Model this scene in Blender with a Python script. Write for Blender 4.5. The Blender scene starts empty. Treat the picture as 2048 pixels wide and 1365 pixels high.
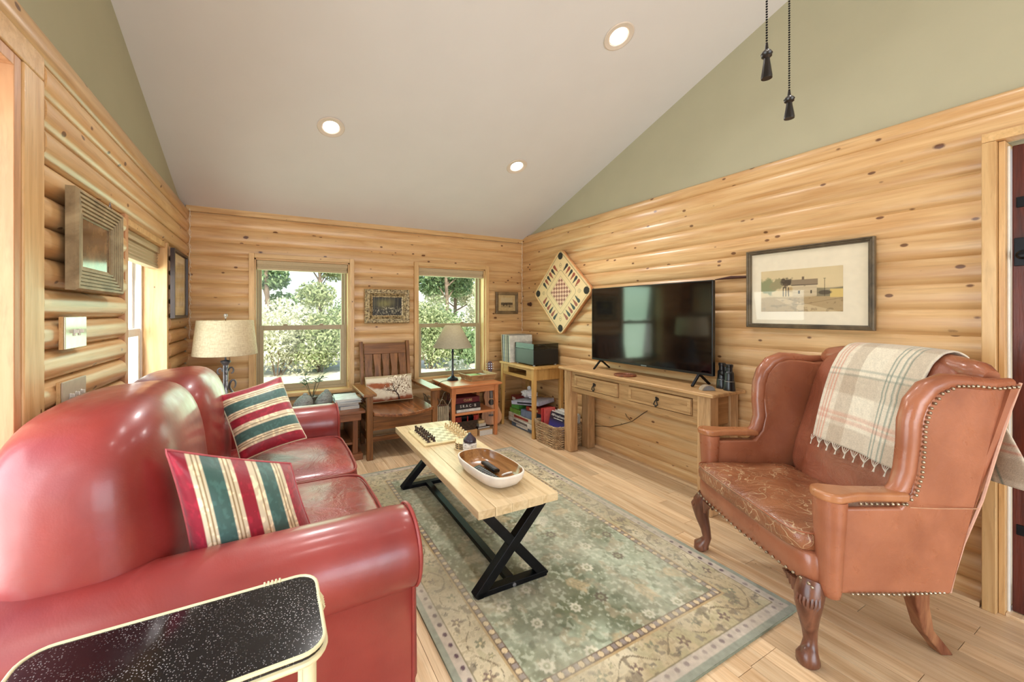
import bpy, math, random
import numpy as np
from mathutils import Vector, Matrix, Euler

random.seed(7)
RNG = np.random.default_rng(7)
PI = math.pi
scene = bpy.context.scene
COL = scene.collection

# ------------------------------------------------------------------ camera
cam_d = bpy.data.cameras.new('camera')
cam = bpy.data.objects.new('camera', cam_d)
COL.objects.link(cam)
cam_d.sensor_width = 36.0
cam_d.sensor_fit = 'HORIZONTAL'
cam_d.lens = 775.0 / 2048.0 * 36.0
cam_d.shift_x = (1024 - 940) / 2048.0
cam_d.shift_y = -(682.5 - 626) / 2048.0
cam_d.clip_start = 0.02
cam_d.clip_end = 300
cam.location = (0, 0, 1.3)
cam.rotation_euler = (PI / 2, 0, -math.radians(27.036))
scene.camera = cam

# ------------------------------------------------------------------ sky, sun, added daylight lamps, exposure
world = bpy.data.worlds.new('world')
scene.world = world
world.use_nodes = True
wn = world.node_tree.nodes
wl = world.node_tree.links
sky = wn.new('ShaderNodeTexSky')
sky.sky_type = 'NISHITA'
sky.sun_disc = False
sky.sun_elevation = math.radians(46)
sky.sun_rotation = math.radians(200)
sky.air_density = 1.0
sky.dust_density = 1.5
wl.new(sky.outputs['Color'], wn['Background'].inputs['Color'])
wn['Background'].inputs['Strength'].default_value = 0.34

sun_d = bpy.data.lights.new('sun', 'SUN')
sun_d.energy = 7.0
sun_d.angle = math.radians(4)
sun_d.color = (1.0, 0.94, 0.84)
sun = bpy.data.objects.new('sun', sun_d)
COL.objects.link(sun)
sun.rotation_euler = Vector((0.12, 0.80, -0.70)).to_track_quat('-Z', 'Y').to_euler()
sun.location = (-4, -3, 7)


def area(name, loc, direction, sx, sy, energy, color=(1, 1, 1), spread=180):
    d = bpy.data.lights.new(name, 'AREA')
    d.shape = 'RECTANGLE'
    d.size = sx
    d.size_y = sy
    d.energy = energy
    d.color = color
    d.spread = math.radians(spread)
    o = bpy.data.objects.new(name, d)
    COL.objects.link(o)
    o.location = loc
    o.rotation_euler = Vector(direction).to_track_quat('-Z', 'Y').to_euler()
    return o


# added area lamps: fill at rear glazing and patio door, skylight at the windows
area('fill_rear_glazing', (1.1, -3.45, 1.25), (0, 1, 0.0), 3.2, 2.2, 118, (0.80, 0.90, 1.0))
area('fill_patio_door', (-1.75, 0.45, 1.15), (1, 0.05, -0.05), 2.4, 2.2, 105, (0.86, 0.95, 1.0))
area('daylight_left_window', (-1.0, 2.88, 1.15), (1, 0.30, -0.12), 0.95, 1.2, 18, (0.90, 1.0, 0.92))
area('daylight_back_window_a', (0.28, 4.31, 1.17), (0, -1, -0.12), 0.80, 1.2, 12, (0.62, 1.0, 0.66))  # green tint stands in for foliage in the screen reflection
area('daylight_back_window_b', (1.85, 4.31, 1.17), (0, -1, -0.12), 0.80, 1.2, 12, (0.62, 1.0, 0.66))

vs = scene.view_settings
vs.view_transform = 'Standard'
vs.look = 'None'
vs.gamma = 1.0
vs.use_curve_mapping = False
vs.exposure = 0.0


# ------------------------------------------------------------------ helpers
def c(r, g, b):
    f = lambda v: ((v / 255 + 0.055) / 1.055) ** 2.4 if v > 10.3 else v / 255 / 12.92
    return (f(r), f(g), f(b), 1.0)


def link(o):
    COL.objects.link(o)
    return o


class MB:
    """collects geometry of one mesh"""
    def __init__(s):
        s.v = []
        s.f = []

    def add(s, vs_, fs_):
        o = len(s.v)
        s.v += [tuple(p) for p in vs_]
        s.f += [tuple(i + o for i in f) for f in fs_]
        return s

    def box(s, x0, x1, y0, y1, z0, z1):
        return s.add([(x0, y0, z0), (x1, y0, z0), (x1, y1, z0), (x0, y1, z0), (x0, y0, z1), (x1, y0, z1), (x1, y1, z1), (x0, y1, z1)],
                     [(0, 3, 2, 1), (4, 5, 6, 7), (0, 1, 5, 4), (1, 2, 6, 5), (2, 3, 7, 6), (3, 0, 4, 7)])

    def obox(s, ctr, size, rot=None):
        hx, hy, hz = size[0] / 2, size[1] / 2, size[2] / 2
        m = rot if rot is not None else Matrix.Identity(3)
        pts = [Vector(ctr) + m @ Vector((a * hx, b * hy, d * hz)) for d in (-1, 1) for a, b in ((-1, -1), (1, -1), (1, 1), (-1, 1))]
        return s.add(pts, [(0, 3, 2, 1), (4, 5, 6, 7), (0, 1, 5, 4), (1, 2, 6, 5), (2, 3, 7, 6), (3, 0, 4, 7)])

    def bar(s, a, b, wx, wy, up=(0, 0, 1)):
        a = Vector(a); b = Vector(b)
        d = (b - a)
        L = d.length
        d.normalize()
        u = Vector(up)
        if abs(d.dot(u)) > 0.98:
            u = Vector((0, 1, 0))
        sx = d.cross(u).normalized()
        sy = sx.cross(d).normalized()
        m = Matrix((sx, sy, d)).transposed()
        return s.obox((a + b) / 2, (wx, wy, L), m)

    def taper(s, a, b, wa, wb):
        """square post from a to b with sizes wa=(x,y) and wb"""
        a = Vector(a); b = Vector(b)
        pts = []
        for p, w in ((a, wa), (b, wb)):
            for sx, sy in ((-1, -1), (1, -1), (1, 1), (-1, 1)):
                pts.append((p.x + sx * w[0] / 2, p.y + sy * w[1] / 2, p.z))
        if a.z > b.z:
            pts = pts[4:] + pts[:4]
        return s.add(pts, [(0, 3, 2, 1), (4, 5, 6, 7), (0, 1, 5, 4), (1, 2, 6, 5), (2, 3, 7, 6), (3, 0, 4, 7)])

    def tube(s, path, r, n=8, closed=False, caps=True, flat=1.0):
        P = [Vector(p) for p in path]
        k = len(P)
        rr = r if isinstance(r, (list, tuple)) else [r] * k
        rings = []
        prev = None
        for i in range(k):
            if closed:
                t = P[(i + 1) % k] - P[i - 1]
            else:
                t = P[min(i + 1, k - 1)] - P[max(i - 1, 0)]
            if t.length < 1e-9:
                t = Vector((0, 0, 1))
            t.normalize()
            if prev is None:
                a = Vector((0, 0, 1)) if abs(t.z) < 0.9 else Vector((1, 0, 0))
                u = t.cross(a).normalized()
            else:
                u = prev - t * prev.dot(t)
                u = u.normalized() if u.length > 1e-6 else t.orthogonal().normalized()
            prev = u
            w = t.cross(u)
            rings.append([P[i] + (u * math.cos(2 * PI * j / n) + w * flat * math.sin(2 * PI * j / n)) * rr[i] for j in range(n)])
        vs_ = [p for ring in rings for p in ring]
        fs_ = []
        for i in range(k if closed else k - 1):
            a = i * n
            b = ((i + 1) % k) * n
            for j in range(n):
                fs_.append((a + j, a + (j + 1) % n, b + (j + 1) % n, b + j))
        if caps and not closed:
            fs_.append(tuple(range(n - 1, -1, -1)))
            fs_.append(tuple((k - 1) * n + j for j in range(n)))
        return s.add(vs_, fs_)

    def lathe(s, prof, n=20, ctr=(0, 0, 0), rot=None, sx=1.0, sy=1.0):
        vs_ = []
        m = rot if rot is not None else Matrix.Identity(3)
        for r, z in prof:
            for j in range(n):
                a = 2 * PI * j / n
                vs_.append(Vector(ctr) + m @ Vector((r * sx * math.cos(a), r * sy * math.sin(a), z)))
        fs_ = []
        for i in range(len(prof) - 1):
            for j in range(n):
                fs_.append((i * n + j, i * n + (j + 1) % n, (i + 1) * n + (j + 1) % n, (i + 1) * n + j))
        if prof[0][0] > 1e-6:
            fs_.append(tuple(range(n - 1, -1, -1)))
        if prof[-1][0] > 1e-6:
            fs_.append(tuple((len(prof) - 1) * n + j for j in range(n)))
        return s.add(vs_, fs_)

    def prism(s, poly, axis, a, b):
        """extrude a 2D polygon along axis from a to b; poly in the two other axes (cyclic order)"""
        n = len(poly)
        def pt(p, q):
            if axis == 0: return (q, p[0], p[1])
            if axis == 1: return (p[0], q, p[1])
            return (p[0], p[1], q)
        vs_ = [pt(p, a) for p in poly] + [pt(p, b) for p in poly]
        fs_ = [tuple(range(n - 1, -1, -1)), tuple(range(n, 2 * n))]
        for i in range(n):
            fs_.append((i, (i + 1) % n, n + (i + 1) % n, n + i))
        return s.add(vs_, fs_)

    def superbox(s, ctr, half, e=0.4, ez=None, nu=16, nv=32, rot=None, fn=None):
        ez = e if ez is None else ez
        sp = lambda v, p: math.copysign(abs(v) ** p, v)
        m = rot if rot is not None else Matrix.Identity(3)
        vs_ = []
        for i in range(nu + 1):
            u = -PI / 2 + PI * i / nu
            for j in range(nv):
                w = -PI + 2 * PI * j / nv
                p = Vector((sp(math.cos(u), ez) * sp(math.cos(w), e), sp(math.cos(u), ez) * sp(math.sin(w), e), sp(math.sin(u), ez)))
                q = Vector((p.x * half[0], p.y * half[1], p.z * half[2]))
                if fn:
                    q = fn(p, q)
                vs_.append(Vector(ctr) + m @ q)
        fs_ = []
        for i in range(nu):
            for j in range(nv):
                fs_.append((i * nv + j, i * nv + (j + 1) % nv, (i + 1) * nv + (j + 1) % nv, (i + 1) * nv + j))
        return s.add(vs_, fs_)

    def sphere(s, ctr, r, n=10, m=6, sc=(1, 1, 1)):
        prof = [(r * math.cos(-PI / 2 + PI * i / m), r * math.sin(-PI / 2 + PI * i / m)) for i in range(m + 1)]
        vs_ = []
        for rr, z in prof:
            for j in range(n):
                a = 2 * PI * j / n
                vs_.append((ctr[0] + rr * math.cos(a) * sc[0], ctr[1] + rr * math.sin(a) * sc[1], ctr[2] + z * sc[2]))
        fs_ = []
        for i in range(m):
            for j in range(n):
                fs_.append((i * n + j, i * n + (j + 1) % n, (i + 1) * n + (j + 1) % n, (i + 1) * n + j))
        return s.add(vs_, fs_)

    def build(s, name, mat, parent=None, smooth=False, bevel=0.0, seg=2, sharp=40, loc=None, rot=None):
        me = bpy.data.meshes.new(name)
        me.from_pydata(s.v, [], s.f)
        me.validate(verbose=False)
        me.update()
        if mat is not None:
            me.materials.append(mat)
        if smooth or bevel > 0:
            me.polygons.foreach_set('use_smooth', [True] * len(me.polygons))
            if bevel <= 0:
                me.set_sharp_from_angle(angle=math.radians(sharp))
        o = link(bpy.data.objects.new(name, me))
        if parent is not None:
            o.parent = parent
        if loc is not None:
            o.location = loc
        if rot is not None:
            o.rotation_euler = rot
        if bevel > 0:
            md = o.modifiers.new('bevel', 'BEVEL')
            md.width = bevel
            md.segments = seg
            md.limit_method = 'ANGLE'
            md.angle_limit = math.radians(35)
            md.harden_normals = True
        return o


def box(name, x0, x1, y0, y1, z0, z1, mat, parent=None, bevel=0.0):
    return MB().box(x0, x1, y0, y1, z0, z1).build(name, mat, parent, bevel=bevel)


def tag(o, label=None, cat=None, group=None, kind=None):
    if label: o['label'] = label
    if cat: o['category'] = cat
    if group: o['group'] = group
    if kind: o['kind'] = kind
    return o


def thing(name, label, cat, loc=(0, 0, 0), rz=0.0, group=None):
    o = link(bpy.data.objects.new(name, None))
    o.empty_display_size = 0.05
    o.location = loc
    o.rotation_euler = (0, 0, rz)
    return tag(o, label, cat, group)


def copy_tree(o, parent=None):
    d = o.copy()
    COL.objects.link(d)
    d.parent = parent
    for ch in list(o.children):
        copy_tree(ch, d)
    return d


def painted(name, rgb, origin, ux, uy, mat, parent=None, thick=0.0):
    """flat printed sheet: rgb (H,W,3) linear, row 0 at top; origin bottom-left; ux, uy full side vectors"""
    H, W = rgb.shape[:2]
    ux = np.array(ux, float); uy = np.array(uy, float); og = np.array(origin, float)
    X, Y = np.meshgrid(np.linspace(0, 1, W), np.linspace(1, 0, H))
    V = og + X[..., None] * ux + Y[..., None] * uy
    return painted_surface(name, V, rgb, mat, parent)


def painted_surface(name, V, rgb, mat, parent=None, smooth=True):
    H, W = rgb.shape[:2]
    idx = np.arange(H * W).reshape(H, W)
    q = np.stack([idx[1:, :-1], idx[1:, 1:], idx[:-1, 1:], idx[:-1, :-1]], -1).reshape(-1, 4)
    me = bpy.data.meshes.new(name)
    me.vertices.add(H * W)
    me.vertices.foreach_set('co', V.reshape(-1).astype(np.float32))
    me.loops.add(len(q) * 4)
    me.loops.foreach_set('vertex_index', q.reshape(-1).astype(np.int32))
    me.polygons.add(len(q))
    me.polygons.foreach_set('loop_start', (np.arange(len(q)) * 4).astype(np.int32))
    me.polygons.foreach_set('loop_total', np.full(len(q), 4, np.int32))
    me.update(calc_edges=True)
    me.polygons.foreach_set('use_smooth', [smooth] * len(me.polygons))
    ca = me.color_attributes.new('print', 'FLOAT_COLOR', 'POINT')
    buf = np.ones((H * W, 4), np.float32)
    buf[:, :3] = rgb.reshape(-1, 3)
    ca.data.foreach_set('color', buf.reshape(-1))
    me.materials.append(mat)
    o = link(bpy.data.objects.new(name, me))
    if parent is not None:
        o.parent = parent
    return o


def text_mesh(name, s, size, mat, parent, loc, rot, ext=0.0004):
    cu = bpy.data.curves.new('lettering', 'FONT')
    cu.body = s
    cu.size = size
    cu.extrude = ext
    cu.align_x = 'CENTER'
    cu.align_y = 'CENTER'
    cu.resolution_u = 2
    t = bpy.data.objects.new('lettering_source', cu)
    COL.objects.link(t)
    bpy.context.view_layer.update()
    me = bpy.data.meshes.new_from_object(t)
    bpy.data.objects.remove(t)
    me.materials.clear()
    me.materials.append(mat)
    o = link(bpy.data.objects.new(name, me))
    o.parent = parent
    o.location = loc
    o.rotation_euler = rot
    return o


def vnoise(H, W, cells, seed=0, octaves=3):
    """numpy value noise 0..1, cells = number of cells across W"""
    r = np.random.default_rng(seed)
    out = np.zeros((H, W)); amp = 1.0; tot = 0
    for k in range(octaves):
        cw = max(2, int(cells * 2 ** k)); ch = max(2, int(cells * 2 ** k * H / W))
        g = r.random((ch + 2, cw + 2))
        yy = np.linspace(0, ch, H); xx = np.linspace(0, cw, W)
        y0 = np.minimum(yy.astype(int), ch); x0 = np.minimum(xx.astype(int), cw)
        fy = (yy - y0)[:, None]; fx = (xx - x0)[None, :]
        fy = fy * fy * (3 - 2 * fy); fx = fx * fx * (3 - 2 * fx)
        a = g[y0][:, x0]; b = g[y0][:, x0 + 1]; d = g[y0 + 1][:, x0]; e = g[y0 + 1][:, x0 + 1]
        out += amp * ((a * (1 - fx) + b * fx) * (1 - fy) + (d * (1 - fx) + e * fx) * fy)
        tot += amp; amp *= 0.55
    return out / tot


def lin(*rgb):
    return np.array(c(*rgb)[:3])


def blend(img, mask, col):
    m = np.clip(mask, 0, 1)[..., None]
    img[:] = img * (1 - m) + np.asarray(col) * m


# ------------------------------------------------------------------ materials
class Mt:
    def __init__(s, name, base=(0.5, 0.5, 0.5, 1), rough=0.5, metal=0.0, spec=0.5):
        s.m = bpy.data.materials.new(name)
        s.m.use_nodes = True
        s.t = s.m.node_tree
        s.b = s.t.nodes['Principled BSDF']
        s.b.inputs['Base Color'].default_value = base
        s.b.inputs['Roughness'].default_value = rough
        s.b.inputs['Metallic'].default_value = metal
        s.b.inputs['Specular IOR Level'].default_value = spec

    def put(s, node, key, val):
        i = node.inputs[key]
        if isinstance(val, bpy.types.NodeSocket):
            s.t.links.new(val, i)
        else:
            i.default_value = val

    def nd(s, typ, ins=None, **props):
        n = s.t.nodes.new(typ)
        for k, v in props.items():
            setattr(n, k, v)
        for k, v in (ins or {}).items():
            s.put(n, k, v)
        return n

    def coords(s, which='Object', rnd=True):
        o = s.nd('ShaderNodeTexCoord').outputs[which]
        if not rnd:
            return o
        r = s.rnd()
        cx = s.nd('ShaderNodeCombineXYZ', {0: s.math('MULTIPLY', r, 37.0), 1: s.math('MULTIPLY', r, 61.0), 2: s.math('MULTIPLY', r, 23.0)}).outputs[0]
        return s.nd('ShaderNodeVectorMath', {0: o, 1: cx}, operation='ADD').outputs[0]

    def rnd(s):
        return s.nd('ShaderNodeObjectInfo').outputs['Random']

    def math(s, op, a, b=0.0, clamp=False):
        n = s.nd('ShaderNodeMath', operation=op, use_clamp=clamp)
        s.put(n, 0, a)
        s.put(n, 1, b)
        return n.outputs[0]

    def mapping(s, v, scale=(1, 1, 1), loc=(0, 0, 0), rot=(0, 0, 0)):
        return s.nd('ShaderNodeMapping', {'Vector': v, 'Scale': scale, 'Location': loc, 'Rotation': rot}).outputs[0]

    def noise(s, v, scale=5.0, detail=3.0, rough=0.5, dist=0.0):
        return s.nd('ShaderNodeTexNoise', {'Vector': v, 'Scale': scale, 'Detail': detail, 'Roughness': rough, 'Distortion': dist}).outputs['Fac']

    def ramp(s, f, stops, interp='LINEAR'):
        n = s.nd('ShaderNodeValToRGB', {'Fac': f})
        n.color_ramp.interpolation = interp
        e = n.color_ramp.elements
        while len(e) < len(stops):
            e.new(0.5)
        for el, (p, col) in zip(e, stops):
            el.position = p
            el.color = col if len(col) == 4 else (*col, 1)
        return n.outputs['Color']

    def rng(s, v, a, b, lo=0.0, hi=1.0):
        return s.nd('ShaderNodeMapRange', {'Value': v, 'From Min': a, 'From Max': b, 'To Min': lo, 'To Max': hi}).outputs[0]

    def mix(s, f, a, b, bt='MIX'):
        n = s.nd('ShaderNodeMix', data_type='RGBA', blend_type=bt)
        s.put(n, 0, f)
        s.put(n, 6, a)
        s.put(n, 7, b)
        return n.outputs[2]

    def bump(s, h, strength=0.2, dist=0.01):
        n = s.nd('ShaderNodeBump', {'Height': h, 'Strength': strength, 'Distance': dist})
        s.t.links.new(n.outputs[0], s.b.inputs['Normal'])

    def col(s, v):
        s.put(s.b, 'Base Color', v)
        return s

    def __call__(s):
        return s.m


def wood(name, c1, c2, rough=0.42, grain=(1, 12, 12), sc=2.2, knots=0.0, var=0.18, bump=0.12, coat=0.0, knotc=c(88, 44, 20), kscale=(3.0, 5.0, 5.0), streak=0.35):
    m = Mt(name, rough=rough, spec=0.4)
    v = m.coords()
    n1 = m.noise(m.mapping(v, grain), sc, 4, 0.55, 0.9)
    n2 = m.noise(m.mapping(v, (grain[0] * 2.5, grain[1] * 5, grain[2] * 5)), sc, 3, 0.6, 0.2)
    col = m.ramp(n1, [(0.3, c1), (0.68, c2)])
    col = m.mix(m.rng(n2, 0.52, 0.75, 0, streak), col, tuple(x * 0.55 for x in c1[:3]) + (1,))
    if knots > 0:
        vor = m.nd('ShaderNodeTexVoronoi', {'Vector': m.mapping(v, kscale), 'Scale': 1.0, 'Randomness': 1.0})
        d = vor.outputs['Distance']
        wob = m.math('MULTIPLY', m.noise(v, 40, 2), 0.05)
        d2 = m.math('ADD', d, wob)
        halo = m.rng(d2, 0.10 * knots + 0.07, 0.05 * knots + 0.02, 0, 0.35)
        col = m.mix(halo, col, tuple(x * 0.62 for x in c2[:3]) + (1,))
        core = m.rng(d2, 0.085 * knots, 0.062 * knots, 0, 0.92)
        col = m.mix(core, col, knotc)
        vs2 = m.nd('ShaderNodeTexVoronoi', {'Vector': m.mapping(v, tuple(k * 2.3 for k in kscale), (3.1, 5.7, 1.9)), 'Scale': 1.0, 'Randomness': 1.0})
        dot = m.rng(vs2.outputs['Distance'], 0.10 * knots, 0.07 * knots, 0, 0.85)
        col = m.mix(dot, col, knotc)
    hsv = m.nd('ShaderNodeHueSaturation', {'Color': col, 'Value': m.rng(m.rnd(), 0, 1, 1 - var, 1 + var * 0.55)})
    m.col(hsv.outputs[0])
    if coat:
        m.b.inputs['Coat Weight'].default_value = coat
        m.b.inputs['Coat Roughness'].default_value = 0.25
    m.bump(m.math('ADD', n2, m.math('MULTIPLY', n1, 0.6)), bump, 0.004)
    return m()


def leather(name, c1, c2, rough=0.35, scale=3.0, wrinkle=0.25, crack=None, coat=0.0):
    m = Mt(name, rough=rough, spec=0.55)
    v = m.coords(rnd=False)
    n1 = m.noise(v, scale, 4, 0.55, 0.3)
    col = m.ramp(n1, [(0.3, c1), (0.7, c2)])
    if crack:
        w = m.nd('ShaderNodeTexVoronoi', {'Vector': m.mapping(m.nd('ShaderNodeVectorMath', {0: v, 1: m.nd('ShaderNodeTexNoise', {'Vector': v, 'Scale': 6.0}).outputs['Color']}, operation='ADD').outputs[0], (1, 1.4, 1)), 'Scale': 7.0}, feature='DISTANCE_TO_EDGE')
        cm = m.rng(w.outputs['Distance'], 0.0, 0.04, 0.9, 0.0)
        cm = m.math('MULTIPLY', cm, m.rng(m.noise(v, 5, 2), 0.38, 0.52, 0, 1))
        col = m.mix(cm, col, crack)
    m.col(col)
    fine = m.nd('ShaderNodeTexVoronoi', {'Vector': v, 'Scale': 260.0}).outputs['Distance']
    wr = m.noise(m.mapping(v, (1, 1, 1)), 9.0, 4, 0.6, 1.2)
    m.bump(m.math('ADD', m.math('MULTIPLY', fine, 0.06), wr), wrinkle, 0.02)
    m.put(m.b, 'Roughness', m.rng(m.noise(v, 14, 3), 0.3, 0.7, rough - 0.06, rough + 0.1))
    if coat:
        m.b.inputs['Coat Weight'].default_value = coat
        m.b.inputs['Coat Roughness'].default_value = 0.18
    return m()


def plain(name, base, rough=0.5, metal=0.0, spec=0.5, var=0.08, nscale=30.0, bump=0.0):
    m = Mt(name, base, rough, metal, spec)
    v = m.coords(rnd=False)
    n = m.noise(v, nscale, 3)
    dk = tuple(x * (1 - var * 2) for x in base[:3]) + (1,)
    lt = tuple(min(1, x * (1 + var)) for x in base[:3]) + (1,)
    m.col(m.ramp(n, [(0.3, dk), (0.7, lt)]))
    if bump:
        m.bump(n, bump, 0.003)
    return m()


def emis(name, col, strength):
    m = Mt(name, (0.8, 0.8, 0.8, 1), 0.4)
    m.b.inputs['Emission Color'].default_value = col
    m.b.inputs['Emission Strength'].default_value = strength
    return m()


def printmat(name, rough=0.6, bump=0.0, bscale=200.0, sheen=0.0, spec=0.3, weave=None):
    m = Mt(name, rough=rough, spec=spec)
    a = m.nd('ShaderNodeVertexColor', layer_name='print').outputs['Color']
    v = m.coords(rnd=False)
    if weave:
        n = m.noise(m.mapping(v, (1, 1, 1)), weave, 2)
        a = m.mix(m.rng(n, 0.35, 0.7, 0.0, 0.22), a, (0.25, 0.22, 0.18, 1), 'MULTIPLY')
    m.col(a)
    if bump:
        m.bump(m.noise(v, bscale, 3), bump, 0.004)
    if sheen:
        m.b.inputs['Sheen Weight'].default_value = sheen
    return m()


def glassmat(name, tint=(1, 1, 1, 1), ior=1.45):
    m = bpy.data.materials.new(name)
    m.use_nodes = True
    t = m.node_tree
    t.nodes.clear()
    out = t.nodes.new('ShaderNodeOutputMaterial')
    mx = t.nodes.new('ShaderNodeMixShader')
    tr = t.nodes.new('ShaderNodeBsdfTransparent')
    gl = t.nodes.new('ShaderNodeBsdfGlossy')
    fr = t.nodes.new('ShaderNodeFresnel')
    nz = t.nodes.new('ShaderNodeTexNoise')
    bp = t.nodes.new('ShaderNodeBump')
    nz.inputs['Scale'].default_value = 2.0
    bp.inputs['Strength'].default_value = 0.02
    t.links.new(nz.outputs['Fac'], bp.inputs['Height'])
    t.links.new(bp.outputs[0], gl.inputs['Normal'])
    tr.inputs[0].default_value = tint
    gl.inputs['Roughness'].default_value = 0.02
    fr.inputs[0].default_value = ior
    ge = t.nodes.new('ShaderNodeNewGeometry')
    inv = t.nodes.new('ShaderNodeMath')
    inv.operation = 'SUBTRACT'
    inv.inputs[0].default_value = 1.0
    t.links.new(ge.outputs['Backfacing'], inv.inputs[1])
    mu = t.nodes.new('ShaderNodeMath')
    mu.operation = 'MULTIPLY'
    t.links.new(fr.outputs[0], mu.inputs[0])
    t.links.new(inv.outputs[0], mu.inputs[1])
    t.links.new(mu.outputs[0], mx.inputs[0])
    t.links.new(tr.outputs[0], mx.inputs[1])
    t.links.new(gl.outputs[0], mx.inputs[2])
    t.links.new(mx.outputs[0], out.inputs[0])
    return m


M = {}
M['log'] = wood('pine_log', c(196, 148, 96), c(222, 184, 134), rough=0.34, grain=(0.7, 9, 9), knots=1.25, var=0.12, coat=0.25, bump=0.1)
M['trim'] = wood('pine_trim', c(200, 154, 100), c(226, 188, 134), rough=0.4, grain=(10, 10, 0.8), knots=0.7, var=0.1, kscale=(5, 5, 3), coat=0.15)
M['trimh'] = wood('pine_trim_level', c(200, 154, 100), c(226, 188, 134), rough=0.4, grain=(0.8, 10, 10), knots=0.7, var=0.1, coat=0.15)
M['jamb'] = wood('reddish_jamb', c(190, 134, 92), c(214, 164, 122), rough=0.4, grain=(10, 10, 0.8), knots=0.4, var=0.1, kscale=(5, 5, 3))
M['floor'] = wood('oak_plank', c(204, 166, 124), c(236, 208, 170), rough=0.33, grain=(1.0, 13, 13), sc=2.0, knots=0.35, var=0.2, coat=0.2, bump=0.05, knotc=c(120, 75, 40))
M['ceil'] = plain('ceiling_white', c(214, 210, 208), 0.75, var=0.01, nscale=4)
M['sage'] = plain('sage_drywall', c(178, 172, 146), 0.8, var=0.015, nscale=5)
M['base'] = plain('pale_baseboard', c(214, 180, 140), 0.5, var=0.04)
M['vinyl'] = plain('taupe_window_frame', c(168, 150, 118), 0.45, var=0.02)
M['vinylw'] = plain('white_window_frame', c(226, 224, 220), 0.4, var=0.02)
M['shade'] = plain('linen_window_shade', c(190, 170, 136), 0.8, var=0.04, nscale=120)
M['glass'] = glassmat('clear_glass', ior=1.25)
M['picglass'] = glassmat('picture_glass', ior=1.5)
M['doorwood'] = wood('dark_red_door', c(58, 22, 14), c(108, 46, 30), rough=0.4, grain=(8, 8, 0.8), knots=0.0, var=0.1, bump=0.4)
M['black'] = plain('black_metal', c(20, 20, 24), 0.38, 0.6, var=0.2)
M['blackplastic'] = plain('black_plastic', c(14, 14, 15), 0.3, var=0.1)
M['iron'] = plain('pewter_iron', c(140, 138, 142), 0.4, 0.6, var=0.25, nscale=25)
M['bronze'] = plain('dark_bronze', c(58, 52, 46), 0.4, 0.7, var=0.2)
M['white'] = plain('white_paint', c(230, 226, 218), 0.5, var=0.03)
M['cord'] = plain('white_cord', c(232, 222, 204), 0.6)
M['brass'] = plain('antique_brass', c(140, 112, 74), 0.35, 0.8, var=0.2)

# ================================================================== STRUCTURE
XR, XL, YB, YS = 2.828, -0.664, 4.082, -3.6
SLOPE = 0.362
RIDGE_Y = -0.2
ztop = lambda y: 2.212 + SLOPE * ((YB - y) if y > RIDGE_Y else (YB - RIDGE_Y) - (RIDGE_Y - y))

# ---- floor of oak planks
floor = box('floor', -1.0, 3.2, YS - 0.2, 4.3, -0.12, -0.018, M['floor'])
tag(floor, kind='structure')
PW = 0.0872
row = 0
x = -0.70
while x < 2.95:
    y = 0.05 - random.random() * 0.5
    while y < 4.1:
        L = random.uniform(0.55, 1.35)
        y1 = min(y + L, 4.12)
        if 4.12 - y1 < 0.2:
            y1 = 4.12
        p = MB().box(0, y1 - y - 0.0012, -PW / 2 + 0.0006, PW / 2 - 0.0006, -0.018, 0).build('plank', M['floor'], floor, bevel=0.0008, seg=1)
        p.location = (x + PW / 2, y, random.uniform(-0.0004, 0))
        p.rotation_euler = (0, 0, PI / 2)
        y = y1
    x += PW
    row += 1
behind = MB().box(-0.7, 2.95, YS, -0.05, -0.018, -0.0006).build('floor_boards', M['floor'], floor)

# ---- log profile
_logcache = {}


def log_piece(parent, L, h, d, loc, rz):
    key = (round(L, 3), round(h, 4), d)
    if key not in _logcache:
        n = 12
        prof = [(0.02, 0.0), (0.02, h)]
        for i in range(n + 1):
            t = 1 - i / n
            prof.append((-d * max(0.0, 1 - abs(2 * t - 1) ** 2.6) ** 0.75, t * h))
        mb = MB().prism(prof, 0, 0, L)
        o = mb.build('log', M['log'], parent, smooth=True, sharp=50)
        _logcache[key] = o.data
    else:
        o = link(bpy.data.objects.new('log', _logcache[key]))
        o.parent = parent
    o.location = loc
    o.rotation_euler = (0, 0, rz)
    return o


HC = 0.1225
seams = [2.174 - k * HC for k in range(18)]           # tops of the courses below the uppermost log

# ---- right wall
wr = MB()
DY0, DY1, DZ = -0.46, 0.455, 2.04
wr.prism([(DY1, -0.1), (4.3, -0.1), (4.3, ztop(4.3) + 0.1), (DY1, ztop(DY1) + 0.1)], 0, 2.852, 2.98)
wr.prism([(YS - 0.1, -0.1), (DY0, -0.1), (DY0, ztop(DY0) + 0.1), (YS - 0.1, ztop(YS - 0.1) + 0.1)], 0, 2.852, 2.98)
wr.prism([(DY0, DZ), (DY1, DZ), (DY1, ztop(DY1) + 0.1), (RIDGE_Y, ztop(RIDGE_Y) + 0.1), (DY0, ztop(DY0) + 0.1)], 0, 2.852, 2.98)
wall_right = tag(wr.build('wall_right', M['sage']), kind='structure')
log_piece(wall_right, 4.08 + 1.6, 2.258 - 2.174, 0.015, (XR, 4.08, 2.174), -PI / 2)
for k, zt in enumerate(seams):
    z0 = max(zt - HC, 0.0)
    if z0 + HC * 0.5 > DZ + 0.03:
        log_piece(wall_right, 4.08 + 1.6, zt - z0, 0.017, (XR, 4.08, z0), -PI / 2)
    else:
        log_piece(wall_right, 4.08 - 0.49, zt - z0, 0.017, (XR, 4.08, z0), -PI / 2)
        log_piece(wall_right, 1.1, zt - z0, 0.017, (XR, -0.5, z0), -PI / 2)
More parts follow.
